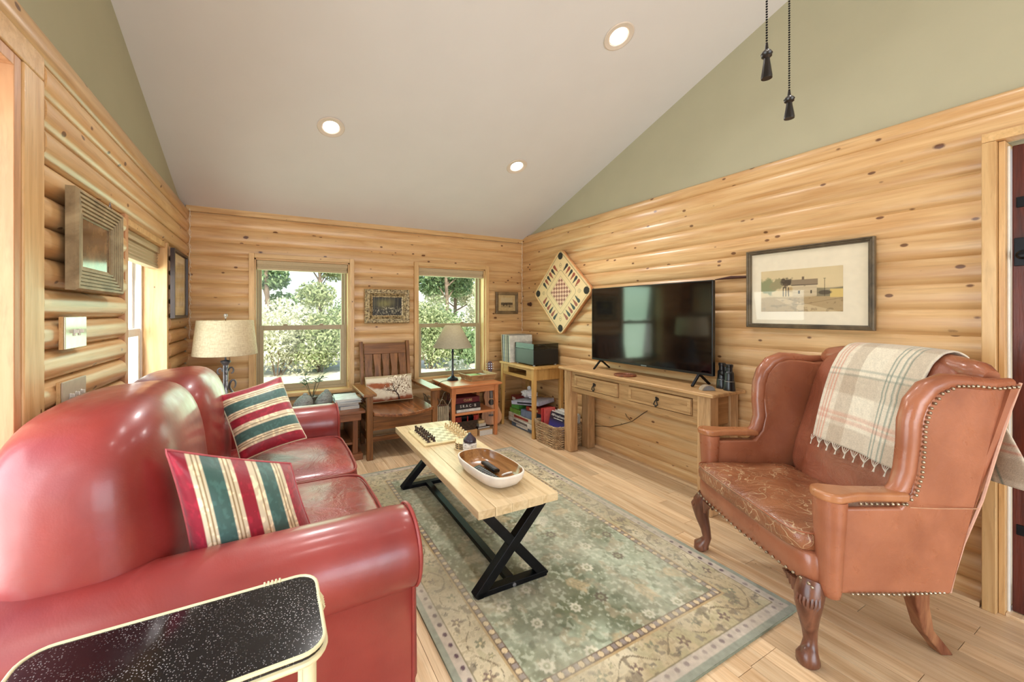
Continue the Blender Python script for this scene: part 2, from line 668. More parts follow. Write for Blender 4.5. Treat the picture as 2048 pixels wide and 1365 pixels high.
MB().tube([(XR - 0.028, 1.66, 1.535), (XR - 0.031, 1.55, 1.542), (XR - 0.030, 1.45, 1.538), (XR - 0.028, 1.36, 1.552)], [0.003, 0.011, 0.008, 0.002], 8).build(
    'bark_split', plain('dark_bark', c(70, 34, 20), 0.7), wall_right, smooth=True)

# ---- back wall with two window holes
W1 = (-0.150, 0.702, 0.535, 1.806)
W2 = (1.422, 2.276, 0.545, 1.818)
wb = MB()
def wall_with_holes(mb, axis, a, b, lo, hi, zlo, zhi, holes):
    """axis 1: slab in y a..b spanning x; axis 0: slab in x a..b spanning y"""
    def bx(p, q, z0, z1):
        if q - p < 1e-4 or z1 - z0 < 1e-4: return
        if axis == 1: mb.box(p, q, a, b, z0, z1)
        else: mb.box(a, b, p, q, z0, z1)
    cur = lo
    for (p, q, z0, z1) in sorted(holes):
        bx(cur, p, zlo, zhi)
        bx(p, q, zlo, z0)
        bx(p, q, z1, zhi)
        cur = q
    bx(cur, hi, zlo, zhi)
wall_with_holes(wb, 1, 4.085, 4.24, -0.95, 3.0, -0.1, 2.3, [W1, W2])
wall_back = tag(wb.build('wall_back', M['sage']), kind='structure')
for k, zt in enumerate(seams):
    z0 = max(zt - HC, 0.0)
    h = zt - z0
    mid = (z0 + zt) / 2
    segs = [(-0.66, 2.826)]
    for (p, q, a, b) in (W1, W2):
        if a - 0.02 < mid < b + 0.02:
            ns = []
            for s0, s1 in segs:
                if p > s0 and q < s1:
                    ns += [(s0, p - 0.02), (q + 0.02, s1)]
                else:
                    ns.append((s0, s1))
            segs = ns
    for s0, s1 in segs:
        log_piece(wall_back, s1 - s0, h, 0.017, (s0, YB + 0.003, z0), 0)
box('top_board', -0.66, 2.826, 4.050, 4.085, 2.176, 2.225, M['trimh'], wall_back, bevel=0.003)

# ---- left wall: window hole, patio door hole
W3 = (2.52, 3.40, 0.52, 1.775)
PD = (-0.25, 1.585, 0.02, 2.03)
wlm = MB()
wall_with_holes(wlm, 0, -0.86, -0.69, YS - 0.1, 4.3, -0.1, 2.26, [W3, PD])
wlm.prism([(YS - 0.1, 2.24), (4.3, 2.24), (4.3, ztop(4.3) + 0.2), (RIDGE_Y, ztop(RIDGE_Y) + 0.2), (YS - 0.1, ztop(YS) + 0.2)], 0, -0.86, -0.692)
wall_left = tag(wlm.build('wall_left', M['sage']), kind='structure')
HL = 0.1025
lt = [2.2 + 0.0] + [2.0975 - k * HL for k in range(21)]
for i in range(len(lt) - 1):
    z1 = lt[i]; z0 = max(lt[i + 1], 0.0)
    if z1 - z0 < 0.02: continue
    mid = (z0 + z1) / 2
    segs = [(-1.2, 4.08)]
    for (p, q, a, b, mg_) in (PD[:3] + (PD[3] + 0.045, 0.12), W3 + (0.035,)):
        if a < mid < b:
            ns = []
            for s0, s1 in segs:
                if p > s0 and q < s1: ns += [(s0, p - mg_), (q + mg_, s1)]
                else: ns.append((s0, s1))
            segs = ns
    proud = 0.018 if i < 4 else 0.0
    for s0, s1 in segs:
        log_piece(wall_left, s1 - s0, z1 - z0, 0.024 if i < 4 else 0.036, (XL - 0.014 + proud, s0, z0), PI / 2)

# ---- rear wall (behind the camera) with wide glazing, unseen and added to let light in
WS = (-0.45, 2.65, 0.3, 2.2)
wsm = MB()
wall_with_holes(wsm, 1, YS - 0.15, YS, -0.95, 3.0, -0.1, ztop(YS) + 0.3, [WS])
wall_rear = tag(wsm.build('wall_rear', M['sage']), kind='structure')

# ---- ceiling
cm_ = MB()
cm_.prism([(4.3, ztop(4.3)), (4.3, ztop(4.3) + 0.12), (RIDGE_Y, ztop(RIDGE_Y) + 0.12), (YS - 0.2, ztop(YS - 0.2) + 0.12), (YS - 0.2, ztop(YS - 0.2)), (RIDGE_Y, ztop(RIDGE_Y))], 0, -0.90, 3.02)
ceiling = tag(cm_.build('ceiling', M['ceil']), kind='structure')

# ---- baseboard
bb = MB().box(2.775, XR, 0.5, 4.08, 0, 0.022)
tag(bb.build('baseboard_right', M['base'], bevel=0.004), kind='structure')
bb = MB().box(-0.66, 2.8, 4.035, YB, 0, 0.022)
tag(bb.build('baseboard_back', M['base'], bevel=0.004), kind='structure')


# ---- windows
def back_window(name, W, shade_label):
    x0, x1, z0, z1 = W
    root = link(bpy.data.objects.new(name, None))
    root.location = ((x0 + x1) / 2, 4.1, z0)
    tag(root, kind='structure')
    cw = 0.040
    yc, yd = 4.034, 4.062
    lo = z0 - 0.03
    box_w = lambda *a: MB().box(*a)
    _p(root, 'casing', box_w(x0 - cw, x0 + 0.004, yc, yd + 0.04, lo, z1 + cw), M['trim'])
    _p(root, 'casing', box_w(x1 - 0.004, x1 + cw, yc, yd + 0.04, lo, z1 + cw), M['trim'])
    _p(root, 'head_casing', box_w(x0 + 0.004, x1 - 0.004, yc + 0.001, yd + 0.04, z1 - 0.002, z1 + cw - 0.001), M['trimh'])
    _p(root, 'jamb', box_w(x0, x0 + 0.018, yd, 4.235, z0, z1), M['trim'])
    _p(root, 'jamb', box_w(x1 - 0.018, x1, yd, 4.235, z0, z1), M['trim'])
    _p(root, 'head_jamb', box_w(x0, x1, yd, 4.235, z1 - 0.018, z1), M['trimh'])
    _p(root, 'sill', box_w(x0 - 0.02, x1 + 0.02, yc - 0.01, 4.235, z0 - 0.03, z0 + 0.006), M['trimh'])
    a0, a1 = x0 + 0.018, x1 - 0.018
    zm = 1.158
    fw = 0.022
    fr = MB().box(a0, a0 + fw, 4.15, 4.225, z0 + 0.006, z1 - 0.018).box(a1 - fw, a1, 4.15, 4.225, z0 + 0.006, z1 - 0.018)
    fr.box(a0 + fw, a1 - fw, 4.15, 4.225, z0 + 0.006, z0 + 0.03).box(a0 + fw, a1 - fw, 4.15, 4.225, z1 - 0.04, z1 - 0.018)
    _p(root, 'frame', fr, M['vinyl'])
    lo_s = MB().box(a0 + fw, a0 + fw + 0.038, 4.155, 4.18, z0 + 0.03, zm + 0.02).box(a1 - fw - 0.038, a1 - fw, 4.155, 4.18, z0 + 0.03, zm + 0.02)
    lo_s.box(a0 + fw + 0.038, a1 - fw - 0.038, 4.155, 4.18, z0 + 0.03, z0 + 0.075).box(a0 + fw + 0.038, a1 - fw - 0.038, 4.155, 4.18, zm - 0.026, zm + 0.02)
    s1 = _p(root, 'lower_sash', lo_s, M['vinyl'])
    _p(root, 'pane', MB().box(a0 + fw + 0.036, a1 - fw - 0.036, 4.166, 4.169, z0 + 0.073, zm - 0.024), M['glass'], bv=0)
    up = MB().box(a0 + fw, a0 + fw + 0.022, 4.19, 4.215, zm - 0.02, z1 - 0.04).box(a1 - fw - 0.022, a1 - fw, 4.19, 4.215, zm - 0.02, z1 - 0.04)
    up.box(a0 + fw + 0.022, a1 - fw - 0.022, 4.19, 4.215, zm - 0.02, zm + 0.012).box(a0 + fw + 0.022, a1 - fw - 0.022, 4.19, 4.215, z1 - 0.065, z1 - 0.04)
    _p(root, 'upper_sash', up, M['vinyl'])
    _p(root, 'pane', MB().box(a0 + fw + 0.02, a1 - fw - 0.02, 4.201, 4.204, zm + 0.010, z1 - 0.063), M['glass'], bv=0)
    for lx in (0.3, 0.7):
        xx = a0 + (a1 - a0) * lx
        _p(root, 'sash_lock', MB().box(xx - 0.02, xx + 0.02, 4.150, 4.175, zm + 0.02, zm + 0.034), M['vinyl'])
    # raised cellular shade under the head jamb
    sh = thing('window_shade', shade_label, 'window shade', ((x0 + x1) / 2, 4.10, z1 - 0.105), group='raised window shades')
    _p(sh, 'headrail', MB().box(a0 + 0.003, a1 - 0.003, 4.075, 4.135, z1 - 0.056, z1 - 0.0185), M['shade'])
    pl = MB()
    for i in range(3):
        zz = z1 - 0.056 - (i + 1) * 0.009
        pl.box(a0 + 0.006, a1 - 0.006, 4.082, 4.128, zz + 0.001, zz + 0.009)
    _p(sh, 'folded_cells', pl, M['shade'], bv=0.001)
    _p(sh, 'bottom_rail', MB().box(a0 + 0.004, a1 - 0.004, 4.078, 4.132, z1 - 0.105, z1 - 0.083), M['shade'])
    return root


def _p(root, name, mb, mat, bv=0.0025, smooth=False, sharp=40, par=None):
    """part given in world coordinates, stored relative to an unrotated root (par: sub-part under a part that shares the root's frame)"""
    L = root.location
    mb.v = [(p[0] - L.x, p[1] - L.y, p[2] - L.z) for p in mb.v]
    return mb.build(name, mat, par if par is not None else root, smooth=smooth, bevel=bv, sharp=sharp)


back_window('window_1', W1, 'raised beige shade at the top of the larger rear window beside the linen lamp')
back_window('window_2', W2, 'raised beige shade at the top of the rear window behind the cone-shaded lamp')

# ---- left window
r3 = tag(link(bpy.data.objects.new('window_3', None)), kind='structure')
r3.location = (-0.75, (W3[0] + W3[1]) / 2, W3[2])
y0, y1, z0, z1 = W3
_p(r3, 'jamb', MB().box(-0.86, -0.655, y1 - 0.02, y1 + 0.028, z0, z1 + 0.02), M['trim'])
_p(r3, 'jamb', MB().box(-0.86, -0.650, y0 - 0.030, y0 + 0.02, z0, z1 + 0.02), M['jamb'])
_p(r3, 'head_jamb', MB().box(-0.86, -0.664, y0 + 0.02, y1 - 0.02, z1 - 0.02, z1 + 0.02), M['trimh'])
_p(r3, 'sill', MB().box(-0.86, -0.62, y0 - 0.03, y1 + 0.03, z0 - 0.04, z0), M['trimh'])
fr = MB().box(-0.86, -0.79, y0 + 0.02, y0 + 0.05, z0, z1 - 0.02).box(-0.86, -0.79, y1 - 0.05, y1 - 0.02, z0, z1 - 0.02)
fr.box(-0.86, -0.79, y0 + 0.05, y1 - 0.05, z0, z0 + 0.03).box(-0.86, -0.79, y0 + 0.05, y1 - 0.05, z1 - 0.05, z1 - 0.02)
_p(r3, 'frame', fr, M['vinylw'])
zm = 1.17
ls = MB().box(-0.825, -0.795, y0 + 0.05, y0 + 0.095, z0 + 0.03, zm + 0.025).box(-0.825, -0.795, y1 - 0.095, y1 - 0.05, z0 + 0.03, zm + 0.025)
ls.box(-0.825, -0.795, y0 + 0.095, y1 - 0.095, z0 + 0.03, z0 + 0.08).box(-0.825, -0.795, y0 + 0.095, y1 - 0.095, zm - 0.025, zm + 0.025)
_p(r3, 'lower_sash', ls, M['vinylw'])
us = MB().box(-0.855, -0.83, y0 + 0.05, y0 + 0.085, zm, z1 - 0.05).box(-0.855, -0.83, y1 - 0.085, y1 - 0.05, zm, z1 - 0.05)
us.box(-0.855, -0.83, y0 + 0.085, y1 - 0.085, zm, zm + 0.03).box(-0.855, -0.83, y0 + 0.085, y1 - 0.085, z1 - 0.085, z1 - 0.05)
_p(r3, 'upper_sash', us, M['vinylw'])
_p(r3, 'pane', MB().box(-0.812, -0.809, y0 + 0.093, y1 - 0.093, z0 + 0.078, zm - 0.023), M['glass'], bv=0)
_p(r3, 'pane', MB().box(-0.844, -0.841, y0 + 0.083, y1 - 0.083, zm + 0.028, z1 - 0.083), M['glass'], bv=0)
sh = thing('window_shade', 'half-lowered linen shade in the deep left window beside the grey frame', 'window shade', (-0.72, 2.96, 1.63), group='raised window shades')
_p(sh, 'headrail', MB().box(-0.765, -0.695, y0 + 0.025, y1 - 0.025, z1 - 0.065, z1 - 0.022), M['shade'])
pl = MB()
for i in range(4):
    zz = z1 - 0.065 - (i + 1) * 0.022
    pl.prism([(-0.752, zz), (-0.745, zz + 0.011), (-0.752, zz + 0.022), (-0.712, zz + 0.022), (-0.705, zz + 0.011), (-0.712, zz)], 1, y0 + 0.028, y1 - 0.028)
_p(sh, 'folded_cells', pl, M['shade'], bv=0)
_p(sh, 'bottom_rail', MB().box(-0.757, -0.703, y0 + 0.026, y1 - 0.026, z1 - 0.17, z1 - 0.153), M['shade'])

# ---- patio door opening at the far left (casing and jamb in view; glass leaves added to let light in)
d2 = tag(link(bpy.data.objects.new('door_2', None)), kind='structure')
d2.location = (-0.7, 0.7, 0)
p0, p1, q0, q1 = PD
_p(d2, 'casing', MB().box(-0.70, -0.640, p1 + 0.002, p1 + 0.118, 0, q1 + 0.0), M['trim'], bv=0.005)
_p(d2, 'casing', MB().box(-0.70, -0.640, p0 - 0.105, p0 - 0.002, 0, q1 + 0.0), M['trim'], bv=0.005)
_p(d2, 'head_casing', MB().box(-0.70, -0.640, p0 - 0.105, p1 + 0.118, q1 + 0.001, q1 + 0.075), M['trimh'], bv=0.005)
_p(d2, 'jamb', MB().box(-0.88, -0.645, p1 - 0.035, p1, 0, q1), M['jamb'])
_p(d2, 'jamb', MB().box(-0.88, -0.645, p0, p0 + 0.035, 0, q1), M['jamb'])
_p(d2, 'head_jamb', MB().box(-0.88, -0.645, p0 + 0.035, p1 - 0.035, q1 - 0.035, q1), M['jamb'])
_p(d2, 'threshold', MB().box(-0.88, -0.66, p0 + 0.035, p1 - 0.035, -0.01, 0.02), M['jamb'])
for i in (0, 1):
    a = p0 + 0.035 + i * 0.89; b = a + 0.89
    st = MB().box(-0.84, -0.80, a, a + 0.07, 0.02, q1 - 0.035).box(-0.84, -0.80, b - 0.07, b, 0.02, q1 - 0.035)
    st.box(-0.84, -0.80, a + 0.07, b - 0.07, 0.02, 0.16).box(-0.84, -0.80, a + 0.07, b - 0.07, q1 - 0.12, q1 - 0.035)
    _p(d2, 'door_frame', st, M['vinylw'])
    _p(d2, 'pane', MB().box(-0.822, -0.818, a + 0.068, b - 0.068, 0.158, q1 - 0.118), M['glass'], bv=0)

# ---- unseen rear glazing behind the camera, added to carry the daylight
w4 = tag(link(bpy.data.objects.new('unseen_rear_window', None)), kind='structure')
w4.location = (1.1, YS, 0.3)
for i in range(3):
    a = WS[0] + i * (WS[1] - WS[0]) / 3; b = a + (WS[1] - WS[0]) / 3
    st = MB().box(a, a + 0.05, YS - 0.1, YS - 0.04, WS[2], WS[3]).box(b - 0.05, b, YS - 0.1, YS - 0.04, WS[2], WS[3])
    st.box(a + 0.05, b - 0.05, YS - 0.1, YS - 0.04, WS[2], WS[2] + 0.05).box(a + 0.05, b - 0.05, YS - 0.1, YS - 0.04, WS[3] - 0.05, WS[3])
    _p(w4, 'sash', st, M['vinylw'])
    _p(w4, 'pane', MB().box(a + 0.048, b - 0.048, YS - 0.072, YS - 0.068, WS[2] + 0.048, WS[3] - 0.048), M['glass'], bv=0)

# ---- dark door on the right
d1 = tag(link(bpy.data.objects.new('door_1', None)), kind='structure')
d1.location = (2.9, 0, 0)
_p(d1, 'casing', MB().box(2.772, 2.86, DY1 + 0.001, DY1 + 0.040, 0, DZ + 0.002), M['trim'], bv=0.003)
_p(d1, 'casing', MB().box(2.772, 2.86, DY0 - 0.040, DY0 - 0.001, 0, DZ + 0.002), M['trim'], bv=0.003)
_p(d1, 'head_casing', MB().box(2.772, 2.86, DY0 - 0.04, DY1 + 0.04, DZ + 0.003, DZ + 0.042), M['trimh'], bv=0.003)
_p(d1, 'jamb', MB().box(2.80, 2.96, DY1 - 0.018, DY1, 0, DZ), M['trim'])
_p(d1, 'jamb', MB().box(2.80, 2.96, DY0, DY0 + 0.018, 0, DZ), M['trim'])
_p(d1, 'weather_strip', MB().box(2.828, 2.842, DY1 - 0.026, DY1 - 0.018, 0.01, DZ - 0.02), M['white'])
_p(d1, 'threshold', MB().box(2.80, 2.98, DY0 + 0.018, DY1 - 0.018, -0.01, 0.012), M['floor'])
nb = 5
bw = (DY1 - DY0 - 0.056) / nb
for i in range(nb):
    a = DY0 + 0.028 + i * bw
    _p(d1, 'door_board', MB().box(2.842, 2.885, a + 0.0012, a + bw - 0.0012, 0.015, DZ - 0.02), M['doorwood'], bv=0.004)
for zz in (0.35, 1.75):
    _p(d1, 'hinge_strap', MB().box(2.836, 2.842, DY1 - 0.30, DY1 - 0.04, zz, zz + 0.045), M['black'])
lt_ = MB().box(2.832, 2.842, DY1 - 0.085, DY1 - 0.035, 1.50, 1.62)
lt_.lathe([(0.0, 0), (0.014, 0.002), (0.02, 0.02), (0.012, 0.03), (0, 0.032)], 12, (2.832, DY1 - 0.06, 1.545), Matrix.Rotation(-PI / 2, 3, 'Y'))
_p(d1, 'latch', lt_, M['black'], bv=0.002)

# ---- cord of little lights running down both back corners
for (cx_, sx_, nm, lb) in ((2.790, -1, 'string_light', 'thin pale string-light cord down the right back corner'), (-0.628, 1, 'string_light', 'thin pale string-light cord down the left back corner')):
    t = thing(nm, lb, 'string light', (cx_, 4.03, 1.08), group='corner light strings')
    mb = MB()
    path = []
    zz = 2.19
    k = 0
    while zz > 1.08:
        path.append((cx_ + 0.004 * math.sin(k * 1.7), 4.032 + 0.003 * math.cos(k * 2.3), zz))
        zz -= 0.03; k += 1
    mb.tube(path, 0.0022, 5)
    _p(t, 'cord', mb, M['cord'], bv=0, smooth=True)
    lp = MB()
    zz = 2.15
    while zz > 1.1:
        lp.tube([(cx_ + 0.002, 4.03, zz), (cx_ + sx_ * 0.012, 4.02, zz - 0.03), (cx_ + sx_ * 0.004, 4.012, zz - 0.055), (cx_ + sx_ * 0.016, 4.008, zz - 0.075)], 0.0016, 4)
        zz -= 0.1 + random.random() * 0.04
    o = _p(t, 'bulb_lead', lp, M['cord'], bv=0, smooth=True)
    o['kind'] = 'stuff'

# ================================================================== recessed lights and fan
lamp_em = emis('lamp_lens', (1, 0.93, 0.82, 1), 9.0)
trim_w = plain('ceiling_light_trim', c(214, 200, 186), 0.5, var=0.02)
tilt = math.atan(SLOPE)
spots = [(1.955, 1.758, 'recessed ceiling light nearest the pull chains'), (0.375, 2.925, 'recessed ceiling light on the left above the sofa'),
         (1.972, 2.934, 'recessed ceiling light above the television'), (0.375, 1.758, 'recessed ceiling light near the patio door'),
         (1.955, 0.58, 'unseen recessed ceiling light added above the wing chair'), (0.375, 0.58, 'unseen recessed ceiling light added above the tray table')]  # last two added unseen to brighten the floor; fourth assumed from the grid
for (lx, ly, lab) in spots:
    zc = ztop(ly)
    t = thing('recessed_light', lab, 'ceiling light', (lx, ly, zc), group='recessed ceiling lights')
    t.rotation_euler = (-tilt, 0, 0)
    MB().lathe([(0.092, 0.0), (0.094, -0.004), (0.088, -0.008), (0.062, -0.004), (0.056, 0.012)], 32).build('trim_ring', trim_w, t, smooth=True)
    MB().lathe([(0.0, -0.0015), (0.055, -0.0015), (0.055, 0.002), (0.0, 0.002)], 32).build('lens', lamp_em, t, smooth=True)
    ld = bpy.data.lights.new('recessed_lamp', 'AREA')
    ld.shape = 'DISK'; ld.size = 0.10; ld.energy = 12.0 if ly > 2.5 else 3.6; ld.spread = math.radians(125); ld.color = (1, 0.97, 0.94)
    lo = link(bpy.data.objects.new('recessed_lamp', ld))
    lo.parent = t
    lo.location = (0, 0, -0.012)

fan = thing('ceiling_fan', 'bronze ceiling fan with an added glass bowl light above the frame', 'ceiling fan', (1.13, 0.50, 2.86))
zc = ztop(0.50) - 2.86
MB().lathe([(0.0, zc + 0.02), (0.07, zc + 0.02), (0.075, zc - 0.04), (0.03, zc - 0.09), (0.014, zc - 0.1), (0.014, 0.22), (0.05, 0.2), (0.11, 0.16), (0.12, 0.07), (0.10, 0.02), (0.0, 0.02)], 28).build('motor_housing', M['bronze'], fan, smooth=True)
bl = MB().prism([(0.12, -0.035), (0.17, -0.05), (0.52, -0.066), (0.56, -0.05), (0.57, 0.0), (0.56, 0.05), (0.52, 0.066), (0.17, 0.05), (0.12, 0.035)], 2, 0.085, 0.092)
b0 = bl.build('blade', M['jamb'], fan, bevel=0.002)
for i in range(5):
    b = b0 if i == 0 else link(b0.copy())
    b.parent = fan
    b.rotation_euler = (0, 0, 2 * PI * i / 5 + 0.35)
MB().lathe([(0.0, -0.085), (0.05, -0.08), (0.10, -0.05), (0.125, 0.0), (0.125, 0.019), (0.0, 0.019)], 28).build('added_light_bowl', emis('added_bowl_glow', (1, 0.92, 0.8, 1), 2.5), fan, smooth=True)  # glowing bowl out of view, added to help light the room
fl = bpy.data.lights.new('fan_fill_lamp', 'POINT'); fl.energy = 2; fl.shadow_soft_size = 0.12; fl.color = (1, 0.95, 0.88)  # fill lamp added just below the bowl
fo = link(bpy.data.objects.new('fan_fill_lamp', fl)); fo.parent = fan; fo.location = (0, 0, -0.16)
for (px_, py_, zb, zf, lab) in ((1.045, 0.499, 1.856, 1.926, 'longer-fobbed black pull chain nearer the ceiling, left of the pair'), (1.190, 0.517, 1.802, 1.862, 'lower-hanging black pull chain, right of the pair')):
    t = thing('pull_chain', lab, 'pull chain', (px_, py_, zb), group='fan pull chains')
    n = int((2.87 - zf - 0.012) / 0.0062)
    one = MB()
    for i in range(n):
        one.sphere((px_, py_, zf + 0.014 + i * 0.0062), 0.0026, 5, 3)
    o = _p(t, 'bead_chain', one, M['black'], bv=0, smooth=True)
    o['kind'] = 'stuff'
    h = zf - zb
    _p(t, 'fob', MB().lathe([(0.0, 0.0), (0.011, 0.0), (0.0115, 0.004 * h / 0.07), (0.007, 0.55 * h), (0.0062, 0.68 * h), (0.0105, 0.74 * h), (0.0105, 0.80 * h), (0.012, 0.84 * h), (0.0085, 0.93 * h), (0.004, 0.98 * h), (0.0025, 1.2 * h), (0, 1.2 * h)], 14, (px_, py_, zb)), plain('black_wood_fob', c(26, 20, 18), 0.3), bv=0, smooth=True)

# ================================================================== OUTSIDE
def ground_mat():
    m = Mt('sunlit_gravel_lawn', rough=0.9)
    v = m.coords(rnd=False)
    n = m.noise(v, 1.2, 5, 0.6)
    n2 = m.noise(v, 18, 4, 0.7)
    col = m.ramp(n, [(0.35, c(190, 186, 150)), (0.6, c(226, 220, 204))])
    col = m.mix(m.rng(n2, 0.5, 0.7, 0, 0.5), col, c(140, 146, 90))
    m.col(col)
    return m()


gnd = MB()
N = 24
pts = [(-30 + 70 * i / N, -25 + 70 * j / N) for j in range(N + 1) for i in range(N + 1)]
gnd.add([(a, b, -0.42 + (0.25 * math.sin(a * 0.35) * math.sin(b * 0.3) + max(0, b - 14) * 0.06 if b > 7 else 0.0)) for a, b in pts],
        [(j * (N + 1) + i, j * (N + 1) + i + 1, (j + 1) * (N + 1) + i + 1, (j + 1) * (N + 1) + i) for j in range(N) for i in range(N)])
tag(gnd.build('ground', ground_mat(), smooth=True), 'pale sunlit gravel and dry lawn outside the windows', 'ground', kind='structure')


def leafmat(name, a, b):
    m = Mt(name, rough=0.55)
    g = m.nd('ShaderNodeNewGeometry').outputs['Random Per Island']
    m.col(m.ramp(g, [(0.0, a), (1.0, b)]))
    m.b.inputs['Subsurface Weight'].default_value = 0.0
    tr = m.nd('ShaderNodeBsdfTranslucent', {'Color': m.ramp(g, [(0.0, a), (1.0, b)])})
    mx = m.nd('ShaderNodeMixShader', {0: 0.35})
    m.t.links.new(m.b.outputs[0], mx.inputs[1])
    m.t.links.new(tr.outputs[0], mx.inputs[2])
    m.t.links.new(mx.outputs[0], m.t.nodes['Material Output'].inputs[0])
    return m()


LEAF = [leafmat('leaf_mid', c(122, 142, 90), c(200, 208, 156)), leafmat('leaf_dark', c(96, 128, 84), c(164, 186, 132)), leafmat('leaf_pale', c(186, 190, 150), c(240, 240, 214))]
BARK = plain('tree_bark', c(120, 104, 84), 0.9, var=0.2, nscale=12)


def foliage(name, blobs, n, size, mat, parent, seed):
    r = np.random.default_rng(seed)
    w = np.array([b[3] * b[4] * b[5] for b in blobs]); w /= w.sum()
    k = r.choice(len(blobs), n, p=w)
    B = np.array(blobs)[k]
    d = r.normal(size=(n, 3)); d /= np.linalg.norm(d, axis=1)[:, None]
    rad = r.random(n) ** 0.45
    ctr = B[:, :3] + d * rad[:, None] * B[:, 3:6]
    a = r.normal(size=(n, 3)); a /= np.linalg.norm(a, axis=1)[:, None]
    b = np.cross(a, r.normal(size=(n, 3))); b /= np.linalg.norm(b, axis=1)[:, None]
    s = size * (0.6 + 0.8 * r.random(n))[:, None]
    V = np.stack([ctr - a * s, ctr + b * s * 0.42, ctr + a * s, ctr - b * s * 0.42], 1).reshape(-1, 3)
    me = bpy.data.meshes.new(name)
    me.vertices.add(n * 4); me.vertices.foreach_set('co', V.reshape(-1).astype(np.float32))
    me.loops.add(n * 4); me.loops.foreach_set('vertex_index', np.arange(n * 4, dtype=np.int32))
    me.polygons.add(n); me.polygons.foreach_set('loop_start', (np.arange(n) * 4).astype(np.int32)); me.polygons.foreach_set('loop_total', np.full(n, 4, np.int32))
    me.update(calc_edges=True)
    me.materials.append(mat)
    o = link(bpy.data.objects.new(name, me)); o.parent = parent
    o['kind'] = 'stuff'
    return o


def gz(x, y):
    return -0.42 + (0.25 * math.sin(x * 0.35) * math.sin(y * 0.3) + max(0, y - 14) * 0.06 if y > 7 else 0.0) - 0.03


def tree(x, y, h, cr, leaf, n, label, seed, size=0.10):
    r = random.Random(seed)
    z = gz(x, y)
    t = thing('tree', label, 'tree', (x, y, z), group='trees beyond the rear windows')
    mb = MB().tube([(0, 0, 0), (0.05, 0.02, h * 0.3), (-0.04, 0.05, h * 0.6), (0.03, 0, h * 0.92)], [0.11, 0.085, 0.06, 0.02], 8)
    blobs = []
    for i in range(11):
        a = r.random() * 2 * PI; zz = h * r.uniform(0.3, 0.95); q = cr * r.uniform(0.3, 0.9) * (1.15 - zz / h * 0.6)
        p = (q * math.cos(a), q * math.sin(a), zz)
        mb.tube([(0, 0, zz * 0.75), (p[0] * 0.5, p[1] * 0.5, zz * 0.9), p], [0.035, 0.025, 0.008], 5)
        s = cr * r.uniform(0.35, 0.55)
        blobs.append((p[0], p[1], p[2], s, s, s * 0.75))
    mb.build('trunk', BARK, t, smooth=True)
    foliage('crown', blobs, n, size, leaf, t, seed)


def bush(x, y, h, w, leaf, n, label, seed, size=0.055):
    r = random.Random(seed)
    t = thing('bush', label, 'bush', (x, y, gz(x, y)), group='bushes beyond the rear windows')
    blobs = []
    mb = MB()
    for i in range(7):
        a = r.random() * 2 * PI; q = w * r.uniform(0.1, 0.65)
        p = (q * math.cos(a), q * math.sin(a), h * r.uniform(0.3, 0.8))
        mb.tube([(p[0] * 0.2, p[1] * 0.2, 0), (p[0] * 0.7, p[1] * 0.7, p[2] * 0.6), p], [0.02, 0.015, 0.006], 5)
        s = w * r.uniform(0.4, 0.6)
        blobs.append((p[0], p[1], p[2], s, s, h * r.uniform(0.25, 0.4)))
    mb.build('stems', BARK, t, smooth=True)
    foliage('leaves', blobs, n, size, leaf, t, seed)


tree(-0.2, 16.0, 6.5, 1.6, LEAF[1], 12274, 'dark green tree at the left of the larger rear window', 11)
tree(1.9, 18.5, 7.0, 1.7, LEAF[0], 8398, 'loose light green tree seen in the middle of the larger rear window', 12)
tree(4.3, 16.0, 6.0, 1.4, LEAF[1], 8398, 'green tree at the right edge of the larger rear window', 13)
tree(6.8, 15.6, 7.0, 1.8, LEAF[1], 14858, 'full green tree at the left of the cone-lamp window', 14)
tree(8.3, 18.0, 7.0, 1.6, LEAF[2], 8398, 'pale thin-leaved tree at the right of the cone-lamp window', 15)
tree(10.3, 19.0, 7.5, 1.8, LEAF[0], 8398, 'light green tree behind the frame of the cone-lamp window', 16)
tree(-3.6, 14.0, 6.5, 1.8, LEAF[0], 10336, 'light green tree outside the left window', 17)
tree(-6.0, 10.5, 6.0, 1.8, LEAF[2], 8398, 'pale tree far outside the left window', 18)
bs = [(-1.6, 11.6, 1.9, 1.3, 2, 'pale bush low in the left corner of the larger rear window'), (0.1, 12.0, 2.0, 1.2, 2, 'pale sunlit bush behind the pillow corner in the larger rear window'),
      (1.3, 12.6, 2.1, 1.2, 0, 'green bush in the middle of the larger rear window'), (2.6, 12.8, 2.2, 1.2, 1, 'dark bush at the right of the larger rear window'),
      (4.5, 11.6, 2.0, 1.3, 0, 'green bush at the left of the cone-lamp window'), (5.8, 12.2, 1.9, 1.2, 1, 'dark bush behind the cone shade'),
      (7.2, 12.2, 2.0, 1.2, 2, 'pale bush at the right of the cone-lamp window'), (8.6, 12.8, 2.0, 1.3, 0, 'green bush behind the edge of the cone-lamp window')]
for i, (a, b, h, w, k, lab) in enumerate(bs):
    bush(a, b, h * 1.1, w, LEAF[k], 7500, lab, 40 + i)
bush(3.05, 6.0, 0.95, 0.42, LEAF[2], 900, 'bleached sunlit shrub just outside the cone-lamp window', 60, 0.06)

# ================================================================== SOFA
M['red'] = leather('red_leather', c(122, 34, 32), c(160, 62, 56), rough=0.38, scale=2.5, wrinkle=0.06, coat=0.35)
M['redseat'] = leather('red_leather_creased', c(122, 36, 36), c(164, 66, 62), rough=0.32, scale=5.0, wrinkle=0.6, coat=0.3)
M['redpipe'] = plain('red_piping', c(150, 62, 56), 0.4)
SF = thing('sofa', 'red leather sofa with rolled arms and two loose striped pillows', 'sofa', (-0.08, 2.1, 0))


